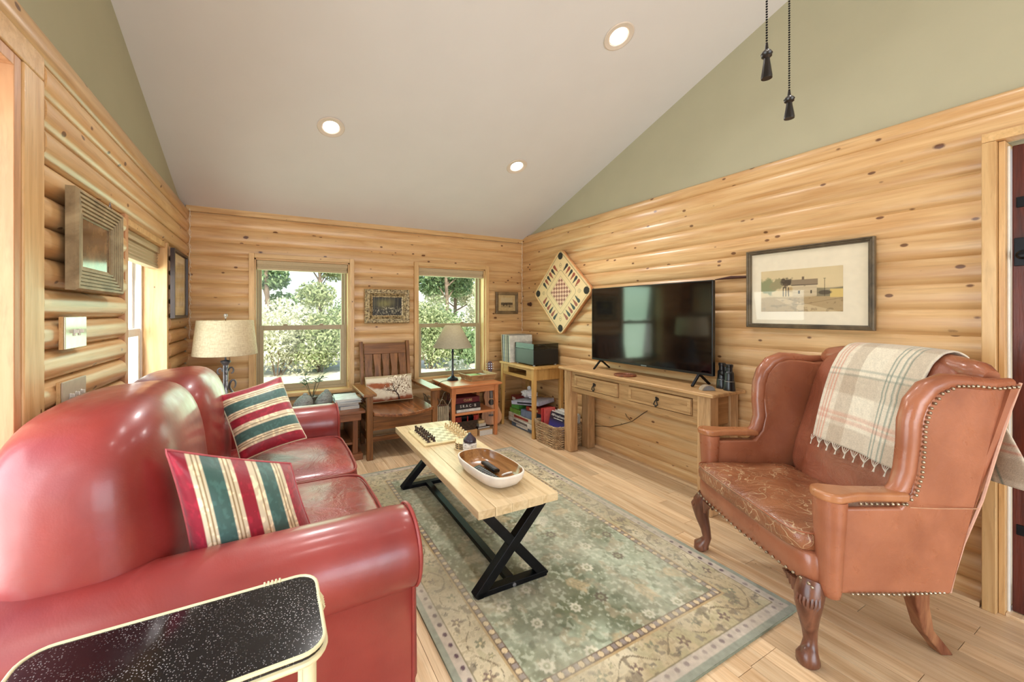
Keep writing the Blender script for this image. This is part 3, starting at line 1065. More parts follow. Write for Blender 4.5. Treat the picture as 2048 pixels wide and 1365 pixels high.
def sp(name, mb, mat, par=None, smooth=True, sharp=50, bv=0.0):
    return _p(SF, name, mb, mat, bv=bv, smooth=smooth, sharp=sharp, par=par)


sp('base', MB().box(-0.58, 0.34, 1.24, 3.02, 0.07, 0.33), M['red'], bv=0.02)
sp('front_rail', MB().superbox((0.33, 2.12, 0.20), (0.06, 0.87, 0.14), 0.25), M['red'])


def arm_profile(yc, sgn):
    """rolled arm; sgn +1: outward is -y (near arm), -1: outward is +y (far arm)"""
    r = 0.128
    zc = 0.515
    pts = [(yc + sgn * 0.125, 0.08), (yc + sgn * 0.125, 0.44)]
    for i in range(23):
        a = math.radians(-20 + 245 * i / 22)
        pts.append((yc + sgn * r * math.cos(a), zc + r * math.sin(a)))
    pts += [(yc - sgn * 0.055, 0.40), (yc - sgn * 0.050, 0.08)]
    return pts if sgn > 0 else pts[::-1]


for (yc, sg) in ((1.272, 1), (2.955, -1)):
    prof = arm_profile(yc, sg)
    n = len(prof)
    mb = MB()
    xs = [-0.60, -0.4, -0.1, 0.2, 0.36, 0.405, 0.422, 0.428]
    ins = [0, 0, 0, 0, 0, 0.004, 0.012, 0.024]
    cy = sum(p[0] for p in prof) / n; cz = sum(p[1] for p in prof) / n
    for xx, k in zip(xs, ins):
        for (a, b) in prof:
            da, db = a - yc, b - 0.45
            L = math.hypot(da, db) or 1
            mb.v.append((xx, a - da / L * k, b - db / L * k))
    for i in range(len(xs) - 1):
        for j in range(n):
            mb.f.append((i * n + j, (i + 1) * n + j, (i + 1) * n + (j + 1) % n, i * n + (j + 1) % n))
    mb.f.append(tuple((len(xs) - 1) * n + j for j in range(n)))
    mb.f.append(tuple(range(n - 1, -1, -1)))
    arm = sp('arm', mb, M['red'], sharp=60)
    sp('piping', MB().tube([(0.415, a - (a - yc) / max(math.hypot(a - yc, b - .45), .01) * 0.006, b) for a, b in prof], 0.006, 6), M['redpipe'], par=arm)

# back sections: plump attached loaves with a crease between them
def loaf(yc, hy, zc, hz, xc=-0.400):
    def fn(p, q):
        q = Vector((q.x, q.y, q.z))
        q.x += 0.025 * (1 - p.y * p.y) * (1 - p.z * p.z) * max(0, p.x)
        q.z += 0.02 * (1 - p.y * p.y) * max(0, p.z)
        return q
    return MB().superbox((xc, yc, zc), (0.195, hy, hz), 0.58, 0.52, 28, 48, Matrix.Rotation(math.radians(-5), 3, 'Y'), fn)


b1 = sp('back_cushion', loaf(1.690, 0.440, 0.672, 0.352, -0.440), M['red'])
b2 = sp('back_cushion', loaf(2.485, 0.385, 0.650, 0.335, -0.430), M['red'])
sp('back_frame', MB().superbox((-0.53, 2.105, 0.46), (0.10, 0.80, 0.38), 0.3, 0.4), M['red'])
for (ya, yb) in ((1.405, 2.112), (2.118, 2.825)):
    yc = (ya + yb) / 2; hy = (yb - ya) / 2
    def fn(p, q):
        q.z += 0.028 * (1 - p.x ** 2) * (1 - p.y ** 2) * (1 if p.z > 0 else 0)
        q.x += 0.012 * (1 - p.y ** 2) * (1 if p.x > 0 else 0)
        return q
    cu = sp('seat_cushion', MB().superbox((0.075, yc, 0.395), (0.345, hy, 0.075), 0.22, 0.5, 16, 48, None, fn), M['redseat'])
    loop = []
    for i in range(48):
        a = 2 * PI * i / 48
        ss = lambda v: math.copysign(abs(v) ** 0.22, v)
        loop.append((0.075 + 0.338 * ss(math.cos(a)) + (0.012 * (1 - ss(math.sin(a)) ** 2) if math.cos(a) > 0 else 0), yc + (hy - 0.005) * ss(math.sin(a)), 0.447))
    sp('piping', MB().tube(loop, 0.006, 6, closed=True), M['redpipe'], par=cu)
for (fx, fy) in ((0.34, 1.28), (0.34, 2.94), (-0.52, 1.28), (-0.52, 2.94)):
    sp('foot', MB().lathe([(0, 0), (0.022, 0), (0.03, 0.03), (0.035, 0.09), (0, 0.09)], 14, (fx, fy, 0)), M['doorwood'])

# ================================================================== striped pillows
def stripes(H, W, seed, seq, damask=True):
    img = np.zeros((H, W, 3))
    u = np.linspace(0, 1, H)[:, None] * np.ones((1, W))
    lf = vnoise(H, W, 7, seed, 3); l2 = vnoise(H, W, 16, seed + 1, 2)
    pos = 0
    tot = sum(w for _, w in seq)
    for col, w in seq:
        a = pos / tot; b = (pos + w) / tot
        img[(u >= a) & (u <= b)] = col
        pos += w
    pat = np.clip((np.sin(lf * 22) * 0.5 + 0.5 - 0.55) * 6, 0, 1) * np.clip((l2 - 0.42) * 8, 0, 1)
    img *= (1 + 0.45 * pat)[..., None]
    return img


mar, grn, crm, gld = lin(150, 26, 48), lin(62, 98, 92), lin(222, 208, 176), lin(140, 112, 66)
SEQ = [(mar, 7), (crm, 2.2), (gld, .8), (crm, 1.2), (gld, .6), (crm, 1.6), (grn, 9), (crm, 1.6), (gld, .6), (crm, 1.2), (gld, .8), (crm, 1.6), (mar, 8), (crm, 1.6), (gld, .6), (crm, 1.2), (gld, .8), (crm, 1.6), (grn, 9), (crm, 1.6), (gld, .6), (crm, 1.2), (gld, .8), (crm, 2.0), (mar, 8)]
M['damask'] = printmat('striped_damask', 0.42, bump=0.25, bscale=60, sheen=0.3, spec=0.4)


def pillow(name, label, A, B, C_, D, thick, img, mat, edgemat, group=None, pinch=0.10, seed=0):
    """corners in order: A (row 0, col 0), B (row 0, last col), C (last row, last col), D (last row, col 0)"""
    A, B, C_, D = [np.array(p, float) for p in (A, B, C_, D)]
    ctr = (A + B + C_ + D) / 4
    t = thing(name, label, 'pillow', tuple(ctr), group=group)
    H, W = img.shape[:2]
    v, u = np.meshgrid(np.linspace(0, 1, H), np.linspace(0, 1, W), indexing='ij')
    nrm = np.cross(B - A, D - A); nrm /= np.linalg.norm(nrm)
    su, sv = 2 * u - 1, 2 * v - 1
    # pull edges in between the corners (dog-eared look)
    iu = 1 - pinch * (1 - sv ** 2); iv = 1 - pinch * (1 - su ** 2)
    uu = (su * iu + 1) / 2; vv = (sv * iv + 1) / 2
    base = (A * ((1 - uu) * (1 - vv))[..., None] + B * (uu * (1 - vv))[..., None] + C_ * (uu * vv)[..., None] + D * ((1 - uu) * vv)[..., None])
    hgt = thick * (np.clip(1 - su ** 4, 0, 1) ** 0.55) * (np.clip(1 - sv ** 4, 0, 1) ** 0.55) * (0.8 + 0.2 * np.cos(su * 1.5) * np.cos(sv * 1.5))
    wr = (vnoise(H, W, 5, seed, 3) - 0.5) * 0.03 * np.clip(1 - su ** 2, 0, 1) * np.clip(1 - sv ** 2, 0, 1)
    f = base + nrm * (hgt + wr)[..., None] - ctr
    b = base - nrm * (hgt * 0.85)[..., None] - ctr
    painted_surface('front_cover', f, img, mat, t)
    painted_surface('back_cover', b[:, ::-1], img[:, ::-1], mat, t)
    edge = [base[0, j] for j in range(0, W, 3)] + [base[i, -1] for i in range(0, H, 3)] + [base[-1, j] for j in range(W - 1, -1, -3)] + [base[i, 0] for i in range(H - 1, -1, -3)]
    MB().tube([tuple(p - ctr) for p in edge], 0.004, 6, closed=True).build('welt', edgemat, t, smooth=True)
    return t


st1 = stripes(96, 72, 3, SEQ)
PB_L, PB_T, PB_R, PB_B = (-0.262, 2.46, 0.852), (0.045, 2.60, 0.915), (0.172, 2.36, 0.595), (-0.142, 2.27, 0.545)
pillow('throw_pillow', 'maroon, green and cream striped pillow at the far end of the sofa', PB_L, PB_T, PB_R, PB_B, 0.075, st1, M['damask'], plain('cream_welt', c(214, 200, 170), 0.7), 'striped sofa pillows', 0.06, 5)
st2 = stripes(96, 72, 9, SEQ)
PA_TL, PA_TR, PA_BR, PA_BL = (-0.262, 1.335, 0.922), (0.060, 1.60, 0.735), (0.130, 1.47, 0.520), (-0.205, 1.385, 0.555)
pillow('throw_pillow', 'striped pillow slumped behind the near arm of the sofa', PA_BL, PA_TL, PA_TR, PA_BR, 0.095, st2, M['damask'], plain('rose_welt', c(190, 90, 96), 0.6), 'striped sofa pillows', 0.04, 6)

# ================================================================== TRAY TABLE (bottom left)
def tray_mat():
    m = Mt('speckled_black_tray', rough=0.12, spec=0.6)
    v = m.coords(rnd=False)
    w = m.nd('ShaderNodeTexVoronoi', {'Vector': m.mapping(v, (1, 1, 1)), 'Scale': 230.0}).outputs['Distance']
    n = m.noise(v, 6, 3)
    sp_ = m.math('MULTIPLY', m.rng(w, 0.30, 0.16, 0, 1), m.rng(n, 0.36, 0.58, 0, 1))
    m.col(m.mix(sp_, c(20, 17, 20), c(170, 164, 160)))
    m.put(m.b, 'Roughness', m.rng(sp_, 0, 1, 0.12, 0.6))
    return m()


cream = plain('cream_bamboo_paint', c(226, 214, 172), 0.4, var=0.05)
TT = thing('tray_table', 'black speckled tray table with a cream bamboo-style rim beside the sofa arm', 'tray table', (-0.17, 0.91, 0))
def rrect(x0, x1, y0, y1, r, n=6):
    pts = []
    for (cx_, cy_, a0) in ((x1 - r, y1 - r, 0), (x0 + r, y1 - r, 90), (x0 + r, y0 + r, 180), (x1 - r, y0 + r, 270)):
        for i in range(n + 1):
            a = math.radians(a0 + 90 * i / n)
            pts.append((cx_ + r * math.cos(a), cy_ + r * math.sin(a)))
    return pts
tr_ = rrect(-0.415, 0.094, 0.785, 1.028, 0.045)
_p(TT, 'tray_top', MB().prism(tr_, 2, 0.648, 0.660), tray_mat(), bv=0)
rim = _p(TT, 'rim', MB().tube([(a, b, 0.6595) for a, b in tr_], 0.0038, 8, closed=True).tube([(a, b, 0.643) for a, b in tr_], 0.0065, 8, closed=True), cream, bv=0, smooth=True)
for a, b in ((0.0, 1.028), (0.094, 0.93), (-0.2, 0.785)):
    rg = MB()
    for i in range(5):
        q = (i - 2) * 0.008
        if abs(b - 1.028) < 1e-6 or abs(b - 0.785) < 1e-6: rg.tube([(a + q, b, 0.630), (a + q, b + 0.009, 0.648), (a + q, b, 0.666), (a + q, b - 0.009, 0.648)], 0.0028, 5, closed=True)
        else: rg.tube([(a, b + q, 0.630), (a + 0.009, b + q, 0.648), (a, b + q, 0.666), (a - 0.009, b + q, 0.648)], 0.0028, 5, closed=True)
    _p(TT, 'rim_binding', rg, cream, bv=0, smooth=True, par=rim)
for a, b in ((0.066, 0.83), (0.066, 0.985), (-0.385, 0.83), (-0.385, 0.985)):
    _p(TT, 'leg', MB().lathe([(0, 0), (0.012, 0), (0.013, 0.2), (0.0155, 0.205), (0.0155, 0.215), (0.013, 0.22), (0.013, 0.42), (0.0155, 0.425), (0.0155, 0.435), (0.013, 0.44), (0.013, 0.648), (0, 0.648)], 12, (a, b, 0)), cream, bv=0, smooth=True)
for a, b, d, e in ((-0.385, 0.83, 0.066, 0.83), (-0.385, 0.985, 0.066, 0.985), (0.066, 0.83, 0.066, 0.985), (-0.385, 0.83, -0.385, 0.985)):
    _p(TT, 'stretcher', MB().tube([(a, b, 0.21), (d, e, 0.21)], 0.009, 8), cream, bv=0, smooth=True)

# ================================================================== RUG
def rug_image(W, H, wm, hm):
    x = np.linspace(0, wm, W)[None, :] * np.ones((H, 1)); y = np.linspace(0, hm, H)[:, None] * np.ones((1, W))
    dx = np.minimum(x, wm - x); dy = np.minimum(y, hm - y); d = np.minimum(dx, dy)
    along = np.where(dx < dy, y, x)
    n1 = vnoise(H, W, 7, 1, 4); n2 = vnoise(H, W, 40, 2, 3); n3 = vnoise(H, W, 90, 3, 2); n4 = vnoise(H, W, 22, 4, 3)
    img = np.zeros((H, W, 3)); img[:] = lin(140, 146, 118)
    # field
    f = np.clip((n1 - 0.35) * 3, 0, 1)[..., None]
    img[:] = lin(112, 116, 84) * (1 - f) + lin(170, 178, 152) * f
    blend(img, np.clip((n4 - 0.56) * 7, 0, 0.6), lin(176, 160, 128))
    blend(img, np.clip((n2 - 0.55) * 6, 0, 0.55), lin(92, 98, 68))
    blend(img, np.clip((n3 - 0.6) * 6, 0, 0.5), lin(196, 198, 176))
    r = np.random.default_rng(5)
    def ring(cx_, cy_, R, col, ctr_):
        q = np.hypot(x - cx_, y - cy_); th = np.arctan2(y - cy_, x - cx_)
        Rm = R * (1 + 0.14 * np.cos(8 * th))
        blend(img, np.clip((Rm - q) / 0.006, 0, 1) * 0.9, col)
        blend(img, np.clip((R * 0.55 - q) / 0.006, 0, 1), ctr_)
        blend(img, np.clip((R * 0.22 - q) / 0.005, 0, 1), col)
    def spray(cx_, cy_, ang, L, col, k=5):
        for i in range(k):
            for sg in (-1, 1):
                s0 = L * (i + 0.6) / k
                ex, ey = cx_ + s0 * math.cos(ang), cy_ + s0 * math.sin(ang)
                a2 = ang + sg * 0.9
                px_, py_ = ex + 0.022 * math.cos(a2), ey + 0.022 * math.sin(a2)
                ca, sa = math.cos(a2), math.sin(a2)
                lu = (x - px_) * ca + (y - py_) * sa; lv = -(x - px_) * sa + (y - py_) * ca
                blend(img, np.clip(1.4 - np.hypot(lu / 0.020, lv / 0.009), 0, 1) * 0.9, col)
        lu = (x - cx_) * math.cos(ang) + (y - cy_) * math.sin(ang); lv = -(x - cx_) * math.sin(ang) + (y - cy_) * math.cos(ang)
        blend(img, ((lu > 0) & (lu < L) & (np.abs(lv) < 0.003)) * 0.8, col)
    wht, drk, tan_ = lin(214, 208, 184), lin(98, 84, 66), lin(188, 168, 128)
    fx0, fx1, fy0, fy1 = 0.26, wm - 0.26, 0.26, hm - 0.26
    k = 0
    yy = fy0 + 0.06
    while yy < fy1:
        for xx in np.arange(fx0 + 0.05 + (k % 2) * 0.09, fx1, 0.19):
            if r.random() < 0.55: ring(xx + r.uniform(-.03, .03), yy + r.uniform(-.03, .03), r.uniform(0.026, 0.034), wht if r.random() < .65 else drk, lin(150, 150, 118))
            else: spray(xx, yy, r.uniform(0, 6.28), 0.10, wht if r.random() < .6 else tan_)
        yy += 0.17; k += 1
    # bands (border pattern drawn at 0.64 of its nominal width)
    d = d / 0.64; along = along / 0.64
    def band(a, b): return (d >= a) & (d < b)
    img[band(0.325, 0.375)] = lin(104, 80, 58)
    ph = (along / 0.075) % 1.0
    q = np.hypot((ph - 0.25) * 0.075 / 0.017, (d - 0.35) / 0.018)
    m = band(0.325, 0.375)
    tmp = img.copy(); blend(tmp, np.clip((1.15 - q) * 6, 0, 1), lin(212, 188, 148)); 
    q2 = np.maximum(np.abs(ph - 0.75) * 0.075 / 0.016, np.abs(d - 0.35) / 0.016)
    blend(tmp, np.clip((1.05 - q2) * 8, 0, 1), lin(146, 132, 124)); img[m] = tmp[m]
    img[band(0.312, 0.325)] = lin(178, 150, 104)
    m = band(0.115, 0.312)
    tmp = np.zeros_like(img); g = np.clip((n1 - 0.35) * 3, 0, 1)[..., None]
    tmp[:] = lin(182, 162, 124) * (1 - g) + lin(216, 202, 170) * g
    blend(tmp, np.clip((n4 - 0.58) * 8, 0, 0.5), lin(168, 160, 118))
    keep = img
    img = tmp
    u = (along / 0.42) % 1.0; cell = np.floor(along / 0.42)
    vine = np.abs((d - 0.214) - 0.055 * np.sin(2 * PI * along / 0.42))
    vine = vine + (n2 - 0.5) * 0.02
    blend(img, np.clip((0.0045 - vine) / 0.002, 0, 1) * 0.85, lin(112, 96, 70))
    for (pc, dc, R, col) in ((0.25, 0.185, 0.045, lin(104, 78, 72)), (0.75, 0.245, 0.045, lin(116, 118, 92)), (0.02, 0.15, 0.02, lin(90, 84, 76)), (0.5, 0.28, 0.02, lin(96, 84, 76)), (0.5, 0.155, 0.028, lin(170, 160, 134)), (0.0, 0.265, 0.026, lin(132, 126, 92))):
        du = (np.abs(u - pc + 0.5) % 1.0 - 0.5) * 0.42
        qq = np.hypot(du, d - dc); th = np.arctan2(d - dc, du)
        Rm = R * (0.72 + 0.30 * np.cos(5 * th + cell))
        blend(img, np.clip((Rm - qq) / 0.005, 0, 1) * 0.85 * (n3 > 0.36), col)
        blend(img, np.clip((R * 0.28 - qq) / 0.004, 0, 1), lin(214, 196, 152))
    blend(img, np.clip((n3 - 0.62) * 9, 0, 0.45), lin(128, 112, 82))
    blend(img, np.clip((vnoise(H, W, 50, 12, 2) - 0.66) * 10, 0, 0.6), lin(98, 86, 72))
    keep[m] = img[m]; img = keep
    img[band(0.105, 0.115)] = lin(136, 124, 92)
    m = band(0.042, 0.105); tmp = np.zeros_like(img); tmp[:] = lin(192, 178, 160)
    ph = (along / 0.085) % 1.0
    q = np.hypot((ph - 0.5) * 0.085 / 0.017, (d - 0.078) / 0.015)
    q = q * (0.8 + 0.5 * n2)
    blend(tmp, np.clip((1.15 - q) * 3, 0, 1) * np.clip(n1 * 2.2 - 0.35, 0.25, 1), lin(98, 76, 82))
    img[m] = tmp[m]
    m = d < 0.042; tmp = np.zeros_like(img); tmp[:] = lin(148, 150, 132); img[m] = tmp[m]
    worn = vnoise(H, W, 4, 9, 4)
    grey = lin(176, 170, 148)
    blend(img, np.clip((worn - 0.45) * 2.2, 0, 0.45), grey)
    img *= (0.82 + 0.36 * n3)[..., None]
    img *= (0.84 + 0.32 * vnoise(H, W, 9, 10, 3))[..., None]
    return img


RX0, RX1, RY0, RY1 = 0.565, 2.050, 0.855, 3.14
rug = thing('area_rug', 'sage green and tan floral area rug under the coffee table', 'rug', ((RX0 + RX1) / 2, (RY0 + RY1) / 2, 0))
RW, RH = 320, 492
ri = rug_image(RW, RH, RX1 - RX0, RY1 - RY0)
gx, gy = np.meshgrid(np.linspace(-(RX1 - RX0) / 2, (RX1 - RX0) / 2, RW), np.linspace((RY1 - RY0) / 2, -(RY1 - RY0) / 2, RH))
gzv = 0.0115 + (vnoise(RH, RW, 120, 8, 1) - 0.5) * 0.0016
M['rug'] = printmat('wool_rug', 0.95, bump=0.5, bscale=420, sheen=0.25, spec=0.1)
painted_surface('pile', np.stack([gx, gy, gzv], -1), ri, M['rug'], rug)
hx, hy = (RX1 - RX0) / 2, (RY1 - RY0) / 2
MB().box(-hx, hx, -hy, hy, 0.0005, 0.0105).build('binding', plain('rug_edge', c(128, 132, 112), 0.95, var=0.1, nscale=80), rug)

# ================================================================== COFFEE TABLE
M['mango'] = wood('pale_mango_top', c(194, 164, 120), c(222, 198, 156), rough=0.4, grain=(12, 1.2, 12), sc=1.8, knots=0.0, var=0.05, streak=0.3, coat=0.15)
CT = thing('coffee_table', 'long pale wood coffee table on black metal X legs', 'coffee table', (1.035, 2.18, 0.012), math.radians(-1.3))
TH = 0.418
top = rrect(-0.218, 0.218, -0.695, 0.70, 0.012, 3)
top = [p for p in top]
bt = []
for i in range(5):
    x0 = -0.218 + i * 0.0872
    bt.append(MB().box(x0 + 0.0004, x0 + 0.0868, -0.695, 0.70, TH - 0.040, TH).build('top_board', M['mango'], CT, bevel=0.004 if i in (0, 4) else 0.0006))
XLEG = (-0.52, 0.56)
for yl in (-0.635, 0.56):
    lg = thing.__call__ if False else None
    MB().bar((-0.200, yl, 0.0), (0.165, yl, TH - 0.042), 0.045, 0.042, (0, 1, 0)).build('leg_bar', M['black'], CT, bevel=0.003)
    MB().bar((0.175, yl + 0.001, 0.0), (-0.165, yl + 0.001, TH - 0.042), 0.045, 0.040, (0, 1, 0)).build('leg_bar', M['black'], CT, bevel=0.003)
    MB().box(-0.20, 0.18, yl - 0.021, yl + 0.021, 0.0, 0.026).build('foot_bar', M['black'], CT, bevel=0.003)
    MB().box(-0.19, 0.19, yl - 0.03, yl + 0.03, TH - 0.046, TH - 0.040).build('mount_plate', M['black'], CT, bevel=0.001)
    MB().lathe([(0, 0), (0.009, 0), (0.009, 0.005), (0.005, 0.006), (0, 0.006)], 12, (-0.01, yl - 0.021, 0.014), Matrix.Rotation(PI / 2, 3, 'X')).build('bolt', M['iron'], CT, smooth=True)
MB().box(-0.030, 0.012, -0.615, 0.54, 0.002, 0.028).build('stretcher', M['black'], CT, bevel=0.003)
TZ = 0.012 + TH

# ---- chess board
CBx, CBy = 1.058, 2.537
CB = thing('chess_board', 'light wooden chess board set up on the coffee table', 'chess board', (CBx, CBy, TZ), math.radians(-1.0))


def checker_mat(name, n, half, ca, cb):
    m = Mt(name, rough=0.4)
    v = m.coords(rnd=False)
    q = m.mapping(v, (n / (2 * half), n / (2 * half), 0), (n / 2.0 + 40, n / 2.0 + 40, 0.5))
    ch = m.nd('ShaderNodeTexChecker', {'Vector': q, 'Scale': 1.0, 'Color1': ca, 'Color2': cb})
    nn = m.noise(m.mapping(v, (1, 10, 10)), 20, 3)
    m.col(m.mix(m.rng(nn, 0.4, 0.7, 0, 0.25), ch.outputs['Color'], c(150, 120, 80)))
    return m()


MB().box(-0.178, 0.178, -0.178, 0.178, 0, 0.013).build('board_base', plain('board_maple', c(224, 202, 152), 0.4), CB, bevel=0.003)
MB().box(-0.155, 0.155, -0.155, 0.155, 0.0128, 0.0142).build('squares', checker_mat('chess_squares', 8, 0.155, c(232, 216, 172), c(176, 160, 120)), CB)
dkp, ltp = plain('dark_chess_wood', c(62, 40, 30), 0.35), plain('light_chess_wood', c(222, 196, 148), 0.4)


def piece_profile(kind):
    H = {'pawn': 0.034, 'rook': 0.038, 'knight': 0.042, 'bishop': 0.048, 'queen': 0.056, 'king': 0.060}[kind]
    r = 0.0105
    p = [(0, 0), (r, 0), (r, 0.004), (r * 0.85, 0.008), (r * 0.5, 0.012), (r * 0.42, H * 0.55), (r * 0.75, H * 0.62), (r * 0.45, H * 0.66)]
    if kind == 'rook': p += [(r * 0.75, H * 0.8), (r * 0.8, H), (0, H)]
    elif kind in ('king', 'queen'): p += [(r * 0.8, H * 0.86), (r * 0.55, H * 0.9), (r * 0.3, H * 0.97), (0, H)]
    else: p += [(r * 0.7, H * 0.78), (r * 0.62, H * 0.88), (r * 0.3, H * 0.97), (0, H)]
    return p


order = ['rook', 'knight', 'bishop', 'queen', 'king', 'bishop', 'knight', 'rook']
_pm = {}
sq = 0.03875
cr_, sr_ = math.cos(math.radians(-1)), math.sin(math.radians(-1))
for side, mat, xs, nm in ((-1, dkp, (-3.5, -2.5), 'dark'), (1, ltp, (3.5, 2.5), 'light')):
    for rowi, kx in enumerate(xs):
        for k in range(8):
            kind = order[k] if rowi == 0 else 'pawn'
            lab = ('%s wooden chess pawn in the front row on the board' % nm) if rowi else ('%s wooden chess piece in the back row at the board edge' % nm)
            key = (kind, nm)
            lx, ly = kx * sq, (k - 3.5) * sq
            wx, wy = CBx + lx * cr_ - ly * sr_, CBy + lx * sr_ + ly * cr_
            if key not in _pm:
                o = MB().lathe(piece_profile(kind), 12).build('chess_piece', mat, None, smooth=True, sharp=60)
                _pm[key] = o.data
            else:
                o = link(bpy.data.objects.new('chess_piece', _pm[key]))
            o.location = (wx, wy, TZ + 0.0143)
            tag(o, lab, 'chess piece', '%s chess %s' % (nm, 'pawns' if rowi else 'back row'))

# ---- candle jar with dark conical lid, pale woven coaster tray behind it
CJ = thing('candle_jar', 'whitewashed candle jar with a dark conical lid on the coffee table', 'jar', (1.088, 2.135, TZ))
def bark_mat():
    m = Mt('whitewashed_bark', rough=0.8)
    v = m.coords(rnd=False)
    n = m.noise(m.mapping(v, (1, 1, 4)), 45, 4, 0.6)
    m.col(m.ramp(n, [(0.38, c(128, 116, 104)), (0.52, c(232, 226, 216))]))
    m.bump(n, 0.6, 0.004)
    return m()
MB().lathe([(0, 0), (0.040, 0), (0.043, 0.006), (0.043, 0.066), (0.040, 0.072), (0, 0.072)], 28).build('jar', bark_mat(), CJ, smooth=True)
MB().lathe([(0.0, 0.070), (0.038, 0.070), (0.040, 0.074), (0.040, 0.088), (0.036, 0.094), (0.018, 0.112), (0.009, 0.122), (0.008, 0.128), (0, 0.129)], 28).build('lid', plain('dark_plum_glaze', c(58, 48, 58), 0.28, var=0.25), CJ, smooth=True)
rk = thing('wire_coaster_rack', 'small pale wire rack of coasters beside the candle jar', 'coaster rack', (1.085, 2.235, TZ))
MB().lathe([(0, 0), (0.052, 0), (0.054, 0.004), (0.052, 0.008), (0, 0.008)], 20).build('base_plate', ltp, rk, smooth=True)
for i in range(6):
    MB().lathe([(0, 0.009 + i * 0.006), (0.044, 0.009 + i * 0.006), (0.044, 0.0135 + i * 0.006), (0, 0.0135 + i * 0.006)], 18).build('coaster', ltp if i % 2 else dkp, rk, smooth=True)
for a in (0.6, 2.2, 3.8, 5.4):
    MB().tube([(0.05 * math.cos(a), 0.05 * math.sin(a), 0.006), (0.05 * math.cos(a), 0.05 * math.sin(a), 0.055)], 0.0025, 6).build('post', ltp, rk, smooth=True)

# ---- dough bowl with remotes
BW = thing('dough_bowl', 'oblong whitewashed wooden bowl with a brown inside on the coffee table', 'bowl', (1.035, 1.80, TZ), math.radians(3))
def bowl_ring(hx_, hy_, z, n=40, e=0.62):
    s_ = lambda v: math.copysign(abs(v) ** e, v)
    return [(hx_ * s_(math.cos(2 * PI * i / n)), hy_ * s_(math.sin(2 * PI * i / n)), z) for i in range(n)]
def ringmesh(rings, close_last=True, close_first=True):
    mb = MB(); n = len(rings[0])
    for r_ in rings: mb.v += [tuple(p) for p in r_]
    for i in range(len(rings) - 1):
        for j in range(n):
            mb.f.append((i * n + j, i * n + (j + 1) % n, (i + 1) * n + (j + 1) % n, (i + 1) * n + j))
    if close_first: mb.f.append(tuple(range(n - 1, -1, -1)))
    if close_last: mb.f.append(tuple((len(rings) - 1) * n + j for j in range(n)))
    return mb
out = ringmesh([bowl_ring(0.075, 0.155, 0.0), bowl_ring(0.098, 0.185, 0.012), bowl_ring(0.115, 0.208, 0.040), bowl_ring(0.122, 0.218, 0.068), bowl_ring(0.120, 0.216, 0.073), bowl_ring(0.114, 0.208, 0.074)], close_last=False)
out.build('outer_shell', plain('whitewash', c(222, 212, 198), 0.6, var=0.06, nscale=14, bump=0.2), BW, smooth=True)
inn = ringmesh([bowl_ring(0.114, 0.208, 0.074), bowl_ring(0.110, 0.202, 0.066), bowl_ring(0.102, 0.190, 0.036), bowl_ring(0.080, 0.160, 0.014), bowl_ring(0.04, 0.08, 0.010)], close_first=False)
inn.v = inn.v
o = inn.build('inner_hollow', wood('bowl_brown', c(118, 74, 38), c(168, 116, 64), rough=0.14, grain=(12, 1.2, 12), var=0.05, coat=0.6), BW, smooth=True)
o.data.flip_normals()
for (nm, lab, lx, ly, rz, w, L, zz) in (('remote_control', 'larger black remote control lying in the bowl', 1.000, 1.775, 6, 0.047, 0.185, TZ + 0.018), ('remote_control', 'smaller black remote control across the bowl side', 1.062, 1.840, 2, 0.040, 0.135, TZ + 0.020)):
    t = thing(nm, lab, 'remote', (lx, ly, zz), math.radians(rz), group='remotes in the bowl')
    t.rotation_euler = (0.02, -0.12 if lx < 1.03 else 0.14, math.radians(rz))
    MB().box(-w / 2, w / 2, -L / 2, L / 2, 0, 0.016).build('case', M['blackplastic'], t, bevel=0.005, seg=3)
    bt_ = MB()
    for i in range(int(L / 0.016) - 1):
        for j in range(3):
            bt_.box(-w / 2 + 0.008 + j * (w - 0.016) / 3 + 0.001, -w / 2 + 0.008 + (j + 1) * (w - 0.016) / 3 - 0.001, -L / 2 + 0.012 + i * 0.016, -L / 2 + 0.022 + i * 0.016, 0.0155, 0.0175)
    o = bt_.build('buttons', plain('grey_keys', c(112, 112, 114), 0.5), t, bevel=0.0008, seg=1)
    o['kind'] = 'stuff'
gl = thing('eyeglass_cloth', 'small white oval disc lying at the near end of the bowl', 'disc', (1.072, 1.680, TZ + 0.040), math.radians(20))
gl.rotation_euler = (-0.55, 0.25, 0.3)
MB().lathe([(0, 0), (0.030, 0), (0.034, 0.004), (0.03, 0.008), (0, 0.009)], 24, sx=0.75).build('disc', M['white'], gl, smooth=True)
MB().lathe([(0, 0.0085), (0.016, 0.0085), (0.016, 0.0095), (0, 0.0095)], 20, sx=0.75).build('inner_oval', plain('pale_teal', c(150, 170, 168), 0.4), gl, smooth=True)

